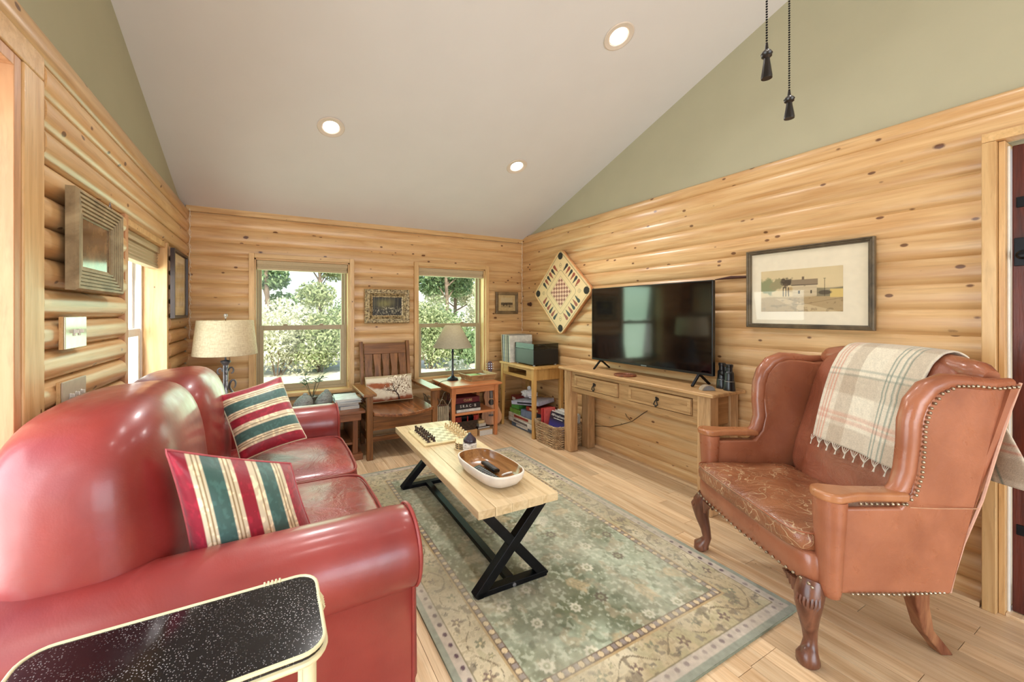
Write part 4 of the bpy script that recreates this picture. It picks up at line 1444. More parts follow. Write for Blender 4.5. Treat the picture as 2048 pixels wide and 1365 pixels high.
# ================================================================== MISSION ARMCHAIR
M['oakv'] = wood('brown_oak_upright', c(96, 58, 28), c(150, 98, 52), rough=0.38, grain=(11, 11, 0.9), var=0.12, bump=0.15)
M['oakh'] = wood('brown_oak_level', c(96, 58, 28), c(150, 98, 52), rough=0.36, grain=(0.9, 11, 11), var=0.12, bump=0.15)
M['oaky'] = wood('brown_oak_depth', c(104, 64, 32), c(158, 106, 58), rough=0.36, grain=(11, 0.9, 11), var=0.12, bump=0.15)
MC = thing('mission_chair', 'brown oak mission armchair with a slatted back by the rear wall', 'chair', (1.05, 3.70, 0))
q = lambda n, mb, mat, bv=0.004, **k: _p(MC, n, mb, mat, bv=bv, **k)
for xx in (0.765, 1.375):
    q('front_leg', MB().box(xx - 0.026, xx + 0.026, 3.425, 3.475, 0, 0.562), M['oakv'])
for xx in (0.80, 1.285):
    q('back_post', MB().taper((xx, 3.93, 0), (xx, 3.90, 0.42), (0.045, 0.045), (0.045, 0.045)), M['oakv'])
    q('back_post', MB().bar((xx, 3.90, 0.40), (xx, 4.005, 1.005), 0.040, 0.035, (1, 0, 0)), M['oakv'])
for (xa, xb) in ((0.705, 0.820), (1.320, 1.435)):
    q('arm_rest', MB().box(xa, xb, 3.40, 3.97, 0.563, 0.588), M['oaky'], bv=0.006)
bk = lambda z: 3.90 + (z - 0.40) * (0.105 / 0.605)
q('top_rail', MB().bar((0.825, bk(0.93), 0.93), (1.262, bk(0.93), 0.93), 0.022, 0.11, (0, 0.17, 1)), M['oakh'])
q('lower_rail', MB().bar((0.825, bk(0.47), 0.47), (1.262, bk(0.47), 0.47), 0.022, 0.07, (0, 0.17, 1)), M['oakh'])
for i in range(5):
    x0 = 0.832 + i * 0.0872
    w = 0.078
    n = 9
    pts = []
    # slat with a lens-shaped cut-out between neighbours: edges pinch near the upper third
    def edge(t): return 0.012 * max(0, 1 - abs((t - 0.60) / 0.22)) ** 0.6
    zs_ = [0.49 + 0.40 * k / n for k in range(n + 1)]
    left = [(x0 + (edge(k / n) if i > 0 else 0), zs_[k]) for k in range(n + 1)]
    right = [(x0 + w - (edge(k / n) if i < 4 else 0), zs_[k]) for k in range(n, -1, -1)]
    poly = left[::-1] + right[::-1]
    mb = MB()
    nn = len(poly)
    for dy in (-0.006, 0.006):
        mb.v += [(a, bk(b) + dy, b) for a, b in poly]
    mb.f += [tuple(range(nn)), tuple(range(2 * nn - 1, nn - 1, -1))] + [(j, nn + j, nn + (j + 1) % nn, (j + 1) % nn) for j in range(nn)]
    q('back_slat', mb, M['oakv'], bv=0)
# scooped plank seat
ns = 16
mb = MB()
for j in range(2):
    for i in range(ns + 1):
        t = i / ns
        xx = 0.792 + t * (1.348 - 0.792)
        dip = 0.028 * math.sin(PI * t)
        yf = 3.385 - 0.03 * math.sin(PI * t)
        for yy in (yf, 3.91):
            dd = dip * (1.0 if yy < 3.6 else 0.7)
            mb.v.append((xx, yy, (0.425 - dd) - (0.028 if j == 0 else 0)))
N_ = (ns + 1) * 2
for i in range(ns):
    a = i * 2
    mb.f += [(a, a + 1, a + 3, a + 2), (N_ + a, N_ + a + 2, N_ + a + 3, N_ + a + 1), (a, a + 2, N_ + a + 2, N_ + a), (a + 1, N_ + a + 1, N_ + a + 3, a + 3)]
mb.f += [(0, N_, N_ + 1, 1), (ns * 2, ns * 2 + 1, N_ + ns * 2 + 1, N_ + ns * 2)]
q('seat', mb, wood('worn_oak_seat', c(92, 50, 26), c(156, 96, 52), rough=0.25, grain=(11, 0.9, 11), var=0.05, coat=0.4), bv=0.005)
q('front_apron', MB().box(0.792, 1.348, 3.435, 3.460, 0.255, 0.385), M['oakh'])
q('side_rail', MB().box(0.775, 0.797, 3.476, 3.91, 0.28, 0.40), M['oaky'])
q('side_rail', MB().box(1.343, 1.365, 3.476, 3.91, 0.28, 0.40), M['oaky'])
q('front_stretcher', MB().box(0.79, 1.35, 3.44, 3.462, 0.155, 0.200), M['oakh'])
q('side_stretcher', MB().box(0.770, 0.790, 3.476, 3.91, 0.13, 0.18), M['oaky'])
q('side_stretcher', MB().box(1.350, 1.370, 3.476, 3.91, 0.13, 0.18), M['oaky'])

# lumbar pillow with a tree picture
def tree_print(H, W):
    img = np.zeros((H, W, 3)); img[:] = lin(214, 202, 178)
    n = vnoise(H, W, 5, 21, 4); n2 = vnoise(H, W, 30, 22, 2)
    y, x = np.meshgrid(np.linspace(0, 1, H), np.linspace(0, 1.6, W), indexing='ij')
    blend(img, np.clip((0.13 - np.abs(y - 0.30 - 0.1 * np.sin(x * 3)) + (n - 0.5) * 0.2) * 12, 0, 1) * (x < 0.9), lin(150, 84, 52))
    blend(img, np.clip((y - 0.78 + (n - 0.5) * 0.35) * 8, 0, 1), lin(140, 78, 50))
    blend(img, np.clip((0.1 - y) * 14, 0, 1), lin(168, 150, 116))
    blend(img, np.clip((0.47 - np.hypot((x - 1.12) / 1.15, y - 0.38)) * 14, 0, 1) * (n2 > 0.5), lin(120, 88, 62))
    blend(img, np.clip((0.50 - np.hypot((x - 1.12) / 1.15, y - 0.38)) * 14, 0, 1) * (n2 > 0.62), lin(232, 222, 198))
    def limb(p, ang, L, w, depth):
        ex, ey = p[0] + L * math.cos(ang), p[1] - L * math.sin(ang)
        dx, dy = ex - p[0], ey - p[1]; L2 = dx * dx + dy * dy
        t = np.clip(((x - p[0]) * dx + (y - p[1]) * dy) / L2, 0, 1)
        dd = np.hypot(x - p[0] - t * dx, y - p[1] - t * dy)
        blend(img, np.clip((w * (1 - 0.35 * t) - dd) / 0.008, 0, 1), lin(54, 34, 28))
        if depth > 0:
            for k in range(3 if depth > 2 else 2):
                limb((ex, ey), ang + random.uniform(-0.95, 0.95), L * random.uniform(0.6, 0.85), w * 0.62, depth - 1)
    random.seed(3)
    limb((1.10, 1.0), 1.75, 0.22, 0.035, 0); limb((1.06, 0.79), 2.2, 0.2, 0.03, 5); limb((0.98, 0.66), 1.1, 0.22, 0.022, 4); limb((1.0, 0.66), 2.9, 0.25, 0.02, 4)
    return img
random.seed(7)
tp = tree_print(70, 112)
pillow('lumbar_pillow', 'rectangular pillow printed with a bare tree on the mission chair', (0.800, 3.80, 0.672), (1.262, 3.79, 0.680), (1.262, 3.74, 0.438), (0.805, 3.74, 0.432), 0.045, tp, printmat('tree_print_cotton', 0.8, bump=0.2, bscale=150), plain('tan_welt', c(196, 178, 144), 0.8), None, 0.03, 11)

# ================================================================== BROWN END TABLE (between sofa and mission chair)
M['walv'] = wood('red_brown_upright', c(90, 50, 28), c(140, 86, 52), rough=0.35, grain=(11, 11, 0.9), knots=0.4, var=0.1)
M['walh'] = wood('red_brown_level', c(104, 58, 34), c(160, 102, 64), rough=0.33, grain=(0.9, 11, 11), knots=0.3, var=0.1)
E1 = thing('end_table', 'reddish brown wooden end table squeezed between sofa and mission chair', 'end table', (0.42, 3.76, 0))
q = lambda n, mb, mat, bv=0.004, **k: _p(E1, n, mb, mat, bv=bv, **k)
q('top', MB().box(0.10, 0.738, 3.475, 4.02, 0.410, 0.436), M['walh'], bv=0.006)
q('apron', MB().box(0.14, 0.705, 3.505, 3.53, 0.345, 0.410), M['walh'])
q('apron', MB().box(0.14, 0.705, 3.96, 3.985, 0.345, 0.410), M['walh'])
for xx in (0.16, 0.655):
    q('side_panel', MB().box(xx - 0.022, xx + 0.022, 3.51, 3.98, 0.055, 0.410), M['walv'])
    q('foot_block', MB().box(xx - 0.035, xx + 0.060, 3.485, 4.0, 0, 0.055), M['walh'])
q('shelf', MB().box(0.182, 0.633, 3.53, 3.97, 0.13, 0.15), M['walh'])

# magazines and books on it
zc_ = 0.4362
mg = [(0.075, 0.030, (150, 152, 158), 'thick grey-white book at the bottom of the end table stack'), (0.085, 0.026, (112, 128, 160), 'blue-grey book second from the bottom of the end table stack'),
      (0.098, 0.008, (206, 206, 200), 'pale magazine resting on the blue-grey book'), (0.100, 0.007, (140, 150, 160), 'grey magazine in the middle of the end table stack'),
      (0.096, 0.009, (224, 222, 214), 'white magazine just below the topmost one'), (0.090, 0.012, (214, 218, 218), 'topmost pale magazine of the end table stack')]
papers = plain('page_edges', c(204, 198, 188), 0.8, var=0.06, nscale=120)
for i, (hw, th, col, lab) in enumerate(mg):
    t = thing('magazine' if th < 0.02 else 'book', lab, 'magazine' if th < 0.02 else 'book', (0.605 + random.uniform(-0.012, 0.012), 3.70 + random.uniform(-0.02, 0.02), zc_), random.uniform(-0.10, 0.10), group='stack on the brown end table')
    w_, l_ = hw + 0.01, 0.135
    MB().box(-w_ + 0.002, w_ - 0.002, -l_ + 0.002, l_ - 0.002, 0.001, th - 0.001).build('pages', papers, t)
    cv = plain('cover_%d' % i, c(*col), 0.45, var=0.1, nscale=18)
    MB().box(-w_, w_, -l_, l_, th - 0.001, th).box(-w_, w_, -l_, l_, 0, 0.001).box(-w_ - 0.0005, -w_ + 0.001, -l_, l_, 0, th).build('cover', cv, t)
    zc_ += th + 0.0004

# two rounded streaked bundles and a slim-leaved plant beside the pile
def streak_mat():
    m = Mt('grey_green_streaks', rough=0.7)
    v = m.coords()
    n = m.noise(m.mapping(v, (3, 3, 22)), 4, 4, 0.6, 1.5)
    m.col(m.ramp(n, [(0.35, c(64, 74, 70)), (0.5, c(140, 142, 136)), (0.62, c(92, 84, 82))]))
    m.bump(n, 0.4, 0.005)
    return m()
sm = streak_mat()
for (xx, yy, rx, rz_, h, lab) in ((0.240, 3.64, 0.074, 0.25, 0.150, 'grey-green streaked rounded bundle nearer the striped pillow'), (0.410, 3.665, 0.072, -0.3, 0.165, 'grey-green streaked rounded bundle nearer the magazines')):
    def fn(p, q_):
        q_.x *= 1 - 0.35 * max(0, p.z); q_.y *= 1 - 0.25 * max(0, p.z); q_.x += 0.02 * p.z
        return q_
    t = thing('streaked_bundle', lab, 'bundle', (xx, yy, 0.436), rz_, group='streaked bundles')
    MB().superbox((0, 0, h / 2), (rx, 0.10, h / 2), 0.8, 0.75, 14, 28, None, fn).build('body', sm, t, smooth=True)
    MB().superbox((0.02, 0.01, h * 0.98), (0.022, 0.028, 0.018), 0.9, 0.9, 8, 16).build('tuft', sm, t, smooth=True)
PL = thing('potted_plant', 'small potted plant with slim dark leaves against the larger rear window', 'plant', (0.330, 3.86, 0.436))
MB().lathe([(0, 0), (0.045, 0), (0.060, 0.085), (0.064, 0.09), (0.058, 0.094), (0.054, 0.084), (0, 0.08)], 20).build('pot', plain('stone_pot', c(128, 120, 108), 0.7), PL, smooth=True)
lm = leafmat('plant_leaf', c(44, 60, 40), c(96, 112, 80))
random.seed(5)
stem = MB(); lv = 0
for a, L in ((0.2, 0.20), (1.1, 0.17), (2.3, 0.21), (3.0, 0.15), (3.9, 0.19), (5.2, 0.18)):
    tip = Vector((0.45 * L * math.cos(a), 0.45 * L * math.sin(a) * 0.6, 0.08 + L))
    stem.tube([(0, 0, 0.07), tuple(tip * 0.5 + Vector((0, 0, 0.03))), tuple(tip)], [0.003, 0.0025, 0.0015], 5)
    for k in range(6):
        b = a + random.uniform(-1.7, 1.7); e = random.uniform(-0.1, 0.7); l_ = random.uniform(0.06, 0.1)
        d = Vector((math.cos(b) * math.cos(e), math.sin(b) * math.cos(e), math.sin(e)))
        s0 = tip * random.uniform(0.75, 1.0); s0.z = max(s0.z, 0.14)
        side = d.cross(Vector((0, 0, 1))).normalized() * 0.011
        dn = Vector((0, 0, -0.01))
        MB().add([s0, s0 + d * l_ * 0.45 + side, s0 + d * l_ + dn * 1.5, s0 + d * l_ * 0.45 - side, s0 + d * l_ * 0.5 + Vector((0, 0, 0.004))], [(0, 1, 4), (1, 2, 4), (2, 3, 4), (3, 0, 4)]).build('leaf', lm, PL, smooth=True)
stem.build('stems', plain('plant_stem', c(70, 70, 48), 0.7), PL, smooth=True)
random.seed(9)

# ================================================================== LEFT LAMP on a small corner table
LT = thing('corner_table', 'small dark wooden table in the corner behind the sofa holding the linen lamp', 'side table', (-0.34, 3.68, 0))
q = lambda n, mb, mat, bv=0.004, **k: _p(LT, n, mb, mat, bv=bv, **k)
q('top', MB().box(-0.55, -0.13, 3.47, 3.89, 0.53, 0.552), M['walh'], bv=0.005)
for xx in (-0.52, -0.16):
    for yy in (3.50, 3.86):
        q('leg', MB().box(xx - 0.018, xx + 0.018, yy - 0.018, yy + 0.018, 0, 0.53), M['walv'])
q('apron', MB().box(-0.50, -0.18, 3.495, 3.512, 0.45, 0.53), M['walh'])
L1 = thing('table_lamp', 'table lamp with a wide linen drum shade and iron scroll base', 'lamp', (-0.335, 3.68, 0.552))
MB().box(-0.075, 0.075, -0.075, 0.075, 0, 0.02).build('foot', M['iron'], L1, bevel=0.006)
col_ = MB()
for a in range(4):
    an = a * PI / 2 + PI / 4
    dx, dy = math.cos(an) * 0.013, math.sin(an) * 0.013
    col_.tube([(dx, dy, 0.015), (dx, dy, 0.325)], 0.0085, 8)
col_.build('column', M['iron'], L1, smooth=True)
for a in range(4):
    an = a * PI / 2 + 0.25
    pts = []
    # lower leg scroll sweeping out and curling at the top, and an upper small scroll
    for i in range(22):
        t = i / 21
        if t < 0.6:
            s_ = t / 0.6
            r_ = 0.105 * (1 - s_) ** 1.6 + 0.026; z_ = 0.02 + 0.13 * s_
        else:
            s_ = (t - 0.6) / 0.4 * 4.4
            r_ = 0.055 - 0.028 * math.cos(s_) * (1 - s_ / 7); z_ = 0.15 + 0.05 * (1 - s_ / 9) * math.sin(s_) + 0.01
        pts.append((r_ * math.cos(an), r_ * math.sin(an), z_))
    MB().tube(pts, [0.009] * 14 + [0.009 - 0.0006 * i for i in range(8)], 8).build('scroll', M['iron'], L1, smooth=True)
    pts = []
    for i in range(18):
        t = i / 17 * 5.0
        r_ = 0.042 - 0.022 * math.cos(t) * (1 - t / 8); z_ = 0.27 + 0.035 * (1 - t / 9) * math.sin(t) + 0.005
        pts.append((r_ * math.cos(an), r_ * math.sin(an), z_))
    MB().tube(pts, 0.0065, 8).build('scroll', M['iron'], L1, smooth=True)
MB().lathe([(0, 0.325), (0.018, 0.325), (0.034, 0.345), (0.038, 0.355), (0.034, 0.362), (0.012, 0.366), (0.007, 0.372), (0.006, 0.44), (0, 0.44)], 18).build('cup', M['iron'], L1, smooth=True)


def linen_mat(name, a, b, tr=0.35):
    m = Mt(name, rough=0.9)
    v = m.coords(rnd=False)
    n = m.noise(m.mapping(v, (1, 1, 0.12)), 260, 2)
    n2 = m.noise(m.mapping(v, (0.12, 0.12, 1)), 260, 2)
    col = m.ramp(m.math('MULTIPLY', m.math('ADD', n, n2), 0.5), [(0.4, a), (0.6, b)])
    m.col(col)
    t_ = m.nd('ShaderNodeBsdfTranslucent', {'Color': b})
    mx = m.nd('ShaderNodeMixShader', {0: tr})
    m.t.links.new(m.b.outputs[0], mx.inputs[1]); m.t.links.new(t_.outputs[0], mx.inputs[2])
    m.t.links.new(mx.outputs[0], m.t.nodes['Material Output'].inputs[0])
    return m()


lin_ = linen_mat('linen_shade', c(196, 180, 148), c(232, 222, 196))
MB().lathe([(0.226, 0.412), (0.2275, 0.414), (0.198, 0.685), (0.196, 0.687), (0.194, 0.685), (0.2235, 0.414), (0.226, 0.412)], 48).build('shade', lin_, L1, smooth=True)
fn_ = MB().tube([(0, 0, 0.44), (0, 0, 0.70)], 0.004, 6)
for a in range(3):
    fn_.tube([(0, 0, 0.682), (0.195 * math.cos(a * 2.094), 0.195 * math.sin(a * 2.094), 0.682)], 0.002, 5)
fn_.build('harp', M['brass'], L1, smooth=True)
MB().lathe([(0, 0.70), (0.006, 0.70), (0.005, 0.708), (0.012, 0.714), (0.0155, 0.726), (0.012, 0.738), (0, 0.742)], 16).build('finial', plain('glass_finial', c(170, 166, 160), 0.1, 0.3), L1, smooth=True)
MB().tube([(0.03, -0.012, 0.44), (0.03, -0.012, 0.375)], 0.0012, 5).sphere((0.03, -0.012, 0.372), 0.004).build('pull_switch', M['brass'], L1, smooth=True)
ld = bpy.data.lights.new('lamp_bulb', 'POINT'); ld.energy = 2.0; ld.shadow_soft_size = 0.04; ld.color = (1, 0.85, 0.65)
lo = link(bpy.data.objects.new('lamp_bulb', ld)); lo.parent = L1; lo.location = (0, 0, 0.55)

# ================================================================== ORANGE END TABLE with cone lamp
M['cherv'] = wood('orange_cherry_upright', c(178, 104, 58), c(214, 142, 92), rough=0.38, grain=(11, 11, 0.9), var=0.06, streak=0.15)
M['cherh'] = wood('orange_cherry_level', c(178, 104, 58), c(216, 146, 96), rough=0.36, grain=(0.9, 11, 11), var=0.06, streak=0.15)
E2 = thing('end_table', 'orange cherry end table with a lower shelf under the rear window', 'end table', (1.875, 3.77, 0))
q = lambda n, mb, mat, bv=0.003, **k: _p(E2, n, mb, mat, bv=bv, **k)
q('top', MB().box(1.578, 2.176, 3.505, 4.02, 0.543, 0.566), M['cherh'], bv=0.008)
q('apron', MB().box(1.645, 2.105, 3.548, 3.566, 0.475, 0.543), M['cherh'])
q('apron', MB().box(1.645, 2.105, 3.966, 3.984, 0.475, 0.543), M['cherh'])
q('apron', MB().box(1.618, 1.636, 3.575, 3.96, 0.475, 0.543), M['cherv'])
q('apron', MB().box(2.115, 2.133, 3.575, 3.96, 0.475, 0.543), M['cherv'])
for xx, sx in ((1.627, -1), (2.122, 1)):
    for yy, sy in ((3.562, -1), (3.972, 1)):
        mb = MB().taper((xx, yy, 0.543), (xx, yy, 0.46), (0.046, 0.046), (0.046, 0.046))
        mb.taper((xx, yy, 0.46), (xx + sx * 0.004, yy + sy * 0.004, 0.36), (0.046, 0.046), (0.038, 0.038))
        mb.taper((xx + sx * 0.004, yy + sy * 0.004, 0.36), (xx, yy, 0.0), (0.038, 0.038), (0.030, 0.030))
        q('leg', mb, M['cherv'], bv=0.002)
q('shelf', MB().box(1.640, 2.110, 3.56, 3.975, 0.250, 0.272), M['cherh'])

L2 = thing('table_lamp', 'slim dark lamp with a pale cone shade in front of the rear window', 'lamp', (1.752, 3.85, 0.566))
MB().lathe([(0, 0), (0.062, 0), (0.064, 0.006), (0.058, 0.012), (0.060, 0.016), (0.050, 0.026), (0.030, 0.034), (0.018, 0.045), (0.0125, 0.06), (0.0115, 0.16), (0.0105, 0.28), (0.013, 0.285), (0.013, 0.30), (0.018, 0.305), (0.012, 0.315), (0.012, 0.36), (0, 0.36)], 24).build('base', plain('pewter_base', c(74, 76, 80), 0.35, 0.7, var=0.2), L2, smooth=True)
MB().lathe([(0.214, 0.358), (0.216, 0.360), (0.083, 0.596), (0.081, 0.598), (0.079, 0.596), (0.211, 0.360), (0.214, 0.358)], 40).build('shade', linen_mat('parchment_shade', c(176, 166, 140), c(206, 198, 174), 0.4), L2, smooth=True)
fn_ = MB().tube([(0, 0, 0.36), (0, 0, 0.60)], 0.003, 6)
for a in range(3):
    fn_.tube([(0, 0, 0.592), (0.08 * math.cos(a * 2.094), 0.08 * math.sin(a * 2.094), 0.592)], 0.002, 5)
fn_.build('harp', M['brass'], L2, smooth=True)
ld = bpy.data.lights.new('cone_lamp_bulb', 'POINT'); ld.energy = 1.2; ld.shadow_soft_size = 0.03; ld.color = (1, 0.88, 0.7)
lo = link(bpy.data.objects.new('cone_lamp_bulb', ld)); lo.parent = L2; lo.location = (0, 0, 0.50)
MB().tube([(-0.05, 0, 0.004), (-0.13, -0.03, 0.004), (-0.165, -0.06, 0.003), (-0.185, -0.05, -0.02), (-0.188, -0.04, -0.06)], 0.0025, 6).build('cord', M['blackplastic'], L2, smooth=True)

# birch tray with magazines on the orange table
BT = thing('birch_tray', 'shallow flared bark tray on the orange end table', 'tray', (2.025, 3.79, 0.566), math.radians(4))
bkm = wood('bark_tray', c(140, 104, 66), c(196, 158, 108), rough=0.7, grain=(2, 8, 8), var=0.1, bump=0.4)
twig = wood('twig', c(150, 116, 74), c(204, 172, 124), rough=0.6, grain=(2, 8, 8), var=0.1)
MB().box(-0.135, 0.135, -0.115, 0.115, 0, 0.006).build('bottom', bkm, BT)
for (a, b, d, e) in ((-0.135, -0.115, 0.135, -0.115), (0.135, -0.115, 0.135, 0.115), (0.135, 0.115, -0.135, 0.115), (-0.135, 0.115, -0.135, -0.115)):
    o1 = 1.22
    v = [(a, b, 0.002), (d, e, 0.002), (d * o1, e * o1, 0.062), (a * o1, b * o1, 0.062)]
    v2 = [(p[0] * 0.97, p[1] * 0.97, p[2] + 0.002) for p in v]
    MB().add(v + v2, [(0, 1, 2, 3), (7, 6, 5, 4), (0, 4, 5, 1), (1, 5, 6, 2), (2, 6, 7, 3), (3, 7, 4, 0)]).build('side', bkm, BT)
    MB().tube([v[3], v[2]], 0.006, 7).build('rim_twig', twig, BT, smooth=True)
    MB().tube([v[0], v[1]], 0.005, 7).build('base_twig', twig, BT, smooth=True)
    mid = [(v[0][i] + v[1][i]) / 2 for i in range(3)]; mid2 = [(v[3][i] + v[2][i]) / 2 for i in range(3)]
    MB().tube([tuple(p * 1.02 for p in mid[:2]) + (mid[2],), tuple(p * 1.02 for p in mid2[:2]) + (mid2[2],)], 0.004, 6).build('upright_twig', twig, BT, smooth=True)
for i, (col, dx, rz_, lab) in enumerate((((206, 204, 196), 0.03, 0.1, 'pale magazine underneath in the bark tray'), ((160, 178, 84), -0.035, -0.06, 'lime green magazine on top in the bark tray'), ((196, 190, 178), 0.075, 0.14, 'folded white leaflet at the right of the bark tray'))):
    t = thing('magazine', lab, 'magazine', (2.025 + dx, 3.79, 0.573 + (0.0 if i == 0 else 0.0305)), rz_, group='magazines in the bark tray')
    hw = 0.115 if i == 0 else (0.088 if i == 1 else 0.038)
    thick_ = 0.03 if i == 0 else 0.008
    MB().box(-hw, hw, -0.10, 0.10, 0, thick_).build('cover', plain('tray_mag_%d' % i, c(*col), 0.5, var=0.18, nscale=16), t, bevel=0.001)

# boxes on the shelf of the orange table
def lettered(parent, s, size, mat, loc, rot=(PI / 2, 0, 0), nm='lettering'):
    return text_mesh(nm, s, size, mat, parent, loc, rot)
whitep = plain('white_print', c(226, 222, 212), 0.6); goldp = plain('gold_print', c(206, 180, 120), 0.5)
def game_box(name, label, cat, x0, x1, y0, y1, z0, h, col, col2, rz=0, text=None, tsize=0.03, tmat=None, group=None, face='y', ti=0):
    t = thing(name, label, cat, ((x0 + x1) / 2, (y0 + y1) / 2, z0), rz, group)
    hx_, hy_ = (x1 - x0) / 2, (y1 - y0) / 2
    MB().box(-hx_ + 0.002, hx_ - 0.002, -hy_ + 0.002, hy_ - 0.002, 0, h * 0.4).build('box_base', plain(name + '_base%d' % ti, c(*col2), 0.5, var=0.12, nscale=25), t, bevel=0.001, seg=1)
    MB().box(-hx_, hx_, -hy_, hy_, h * 0.08, h).build('lid', plain(name + '_lid%d' % ti, c(*col), 0.42, var=0.16, nscale=22), t, bevel=0.0015, seg=1)
    if text == '#':
        MB().box(-hx_ - 0.0008, -hx_, -hy_ * 0.55, hy_ * 0.55, h * 0.3, h * 0.78).build('label_strip', tmat, t)
    elif text:
        if face == 'y': lettered(t, text, tsize, tmat, (0, -hy_ - 0.0008, h * 0.52), (PI / 2, 0, 0))
        else: lettered(t, text, tsize, tmat, (-hx_ - 0.0008, 0, h * 0.52), (PI / 2, 0, -PI / 2))
    return t


game_box('board_book', 'flat black and white book at the bottom of the end table shelf', 'book', 1.672, 1.955, 3.585, 3.84, 0.2722, 0.030, (210, 210, 204), (60, 60, 60), 0.02, None, group='boxes on the orange table shelf', ti=0)
gb = game_box('game_box', 'black game box with white lettering on the end table shelf', 'game box', 1.668, 1.955, 3.590, 3.84, 0.3024, 0.058, (34, 20, 24), (30, 18, 20), -0.01, 'S R A C · B', 0.04, whitep, 'boxes on the orange table shelf', ti=1)
game_box('game_box', 'burgundy game box marked CLUBS at the top of the end table shelf', 'game box', 1.672, 1.95, 3.60, 3.83, 0.3607, 0.060, (96, 22, 34), (70, 16, 26), 0.015, 'CLUBS', 0.034, goldp, 'boxes on the orange table shelf', ti=2)

# dark basket with red rim underneath, books beside it
DB = thing('lined_basket', 'dark woven basket with a red ribbed rim under the orange end table', 'basket', (1.80, 3.70, 0.0), math.radians(3))
bkt = plain('dark_wicker', c(66, 48, 32), 0.7, var=0.3, nscale=40)
MB().add([(-0.115, -0.085, 0.075), (0.115, -0.085, 0.075), (0.115, 0.085, 0.075), (-0.115, 0.085, 0.075)], [(0, 1, 2, 3)]).build('bottom', bkt, DB)
for k in range(9):
    zz = 0.078 + k * 0.0115
    e = 1 + 0.016 * k
    n = 64
    pts = []
    for i in range(n):
        a = 2 * PI * i / n
        s_ = lambda v: math.copysign(abs(v) ** 0.25, v)
        wv = 1 + 0.02 * math.sin(a * 16 + (k % 2) * PI)
        pts.append((0.118 * e * s_(math.cos(a)) * wv, 0.088 * e * s_(math.sin(a)) * wv, zz))
    MB().tube(pts, 0.0062, 6, closed=True).build('weave_row', bkt, DB, smooth=True)
rr_ = MB()
for i in range(64):
    a = 2 * PI * i / 64
    s_ = lambda v: math.copysign(abs(v) ** 0.25, v)
    p = (0.140 * s_(math.cos(a)), 0.106 * s_(math.sin(a)))
    rr_.tube([(p[0], p[1], 0.176), (p[0] * 1.02, p[1] * 1.02, 0.228)], 0.0062, 5)
o = rr_.build('red_rim', plain('red_cane', c(150, 40, 34), 0.5, var=0.25, nscale=60), DB, smooth=True); o['kind'] = 'stuff'
MB().tube([(0.02, -0.06, 0.222), (0.02, -0.03, 0.258), (0.02, 0.02, 0.262), (0.02, 0.06, 0.222)], 0.004, 6).tube([(-0.1, -0.0, 0.19), (0.1, 0.0, 0.19)], 0.05, 10).build('dark_contents', M['blackplastic'], DB, smooth=True)
BX = thing('cardboard_box', 'low cardboard box under the dark basket', 'box', (1.80, 3.70, 0))
MB().box(-0.13, 0.125, -0.10, 0.10, 0, 0.0735).build('carton', plain('cardboard', c(190, 146, 94), 0.75), BX, bevel=0.002)
MB().box(-0.10, 0.10, -0.101, -0.100, 0.03, 0.036).build('seam_tape', plain('tape', c(170, 128, 82), 0.5), BX)
for i, (xx, yy, w_, l_, h, col, lab) in enumerate(((2.020, 3.69, 0.080, 0.11, 0.060, (196, 160, 116), 'thick tan book lying on the floor under the orange end table'), (2.018, 3.72, 0.075, 0.09, 0.018, (60, 42, 34), 'thin dark book on top of the thick tan book'), (2.010, 3.70, 0.045, 0.05, 0.03, (214, 204, 186), 'small white box on the dark book'), (2.003, 3.705, 0.040, 0.045, 0.03, (214, 184, 132), 'small cream box topmost under the orange end table'))):
    zz = (0, 0.0605, 0.079, 0.1095)[i]
    t = thing('book' if i < 2 else 'small_box', lab, 'book' if i < 2 else 'box', (xx, yy, zz), 0.05 * i, group='pile under the orange end table')
    MB().box(-w_ + 0.002, w_ - 0.002, -l_ + 0.002, l_ - 0.002, 0.002, h - 0.002).build('pages' if i < 2 else 'carton', papers if i < 2 else plain('small_carton_%d' % i, c(*col), 0.6), t)
    MB().box(-w_, w_, -l_, l_, 0, 0.002).box(-w_, w_, -l_, l_, h - 0.002, h).box(-w_, -w_ + 0.002, -l_, l_, 0.002, h - 0.002).build('cover' if i < 2 else 'flaps', plain('floor_book_%d' % i, c(*col), 0.6), t)

# ================================================================== WIRE MAGAZINE RACK
WR = thing('wire_basket', 'curly wire magazine basket between mission chair and orange table', 'wire rack', (1.51, 3.66, 0))
wire = plain('brushed_wire', c(150, 134, 112), 0.35, 0.8, var=0.2)
for sy in (-0.10, 0.10):
    pts = []
    for i in range(29):
        t = i / 28
        xx = -0.115 + 0.23 * t
        zz = 0.43 + 0.035 * math.cos(t * 4 * PI) - 0.03 * math.sin(PI * t)
        pts.append((xx, sy, zz))
    MB().tube(pts, 0.0045, 6).build('top_rail', wire, WR, smooth=True)
    for i in range(11):
        t = i / 10
        xx = -0.11 + 0.22 * t
        zt_ = 0.43 + 0.035 * math.cos(t * 4 * PI) - 0.03 * math.sin(PI * t)
        MB().tube([(xx, sy, zt_), (xx + 0.004, sy, zt_ * 0.6), (xx * 0.92, sy * 0.9, 0.06)], 0.0032, 5).build('upright_wire', wire, WR, smooth=True)
    MB().tube([(-0.102, sy * 0.9, 0.06), (0.102, sy * 0.9, 0.06)], 0.0045, 6).build('bottom_rail', wire, WR, smooth=True)
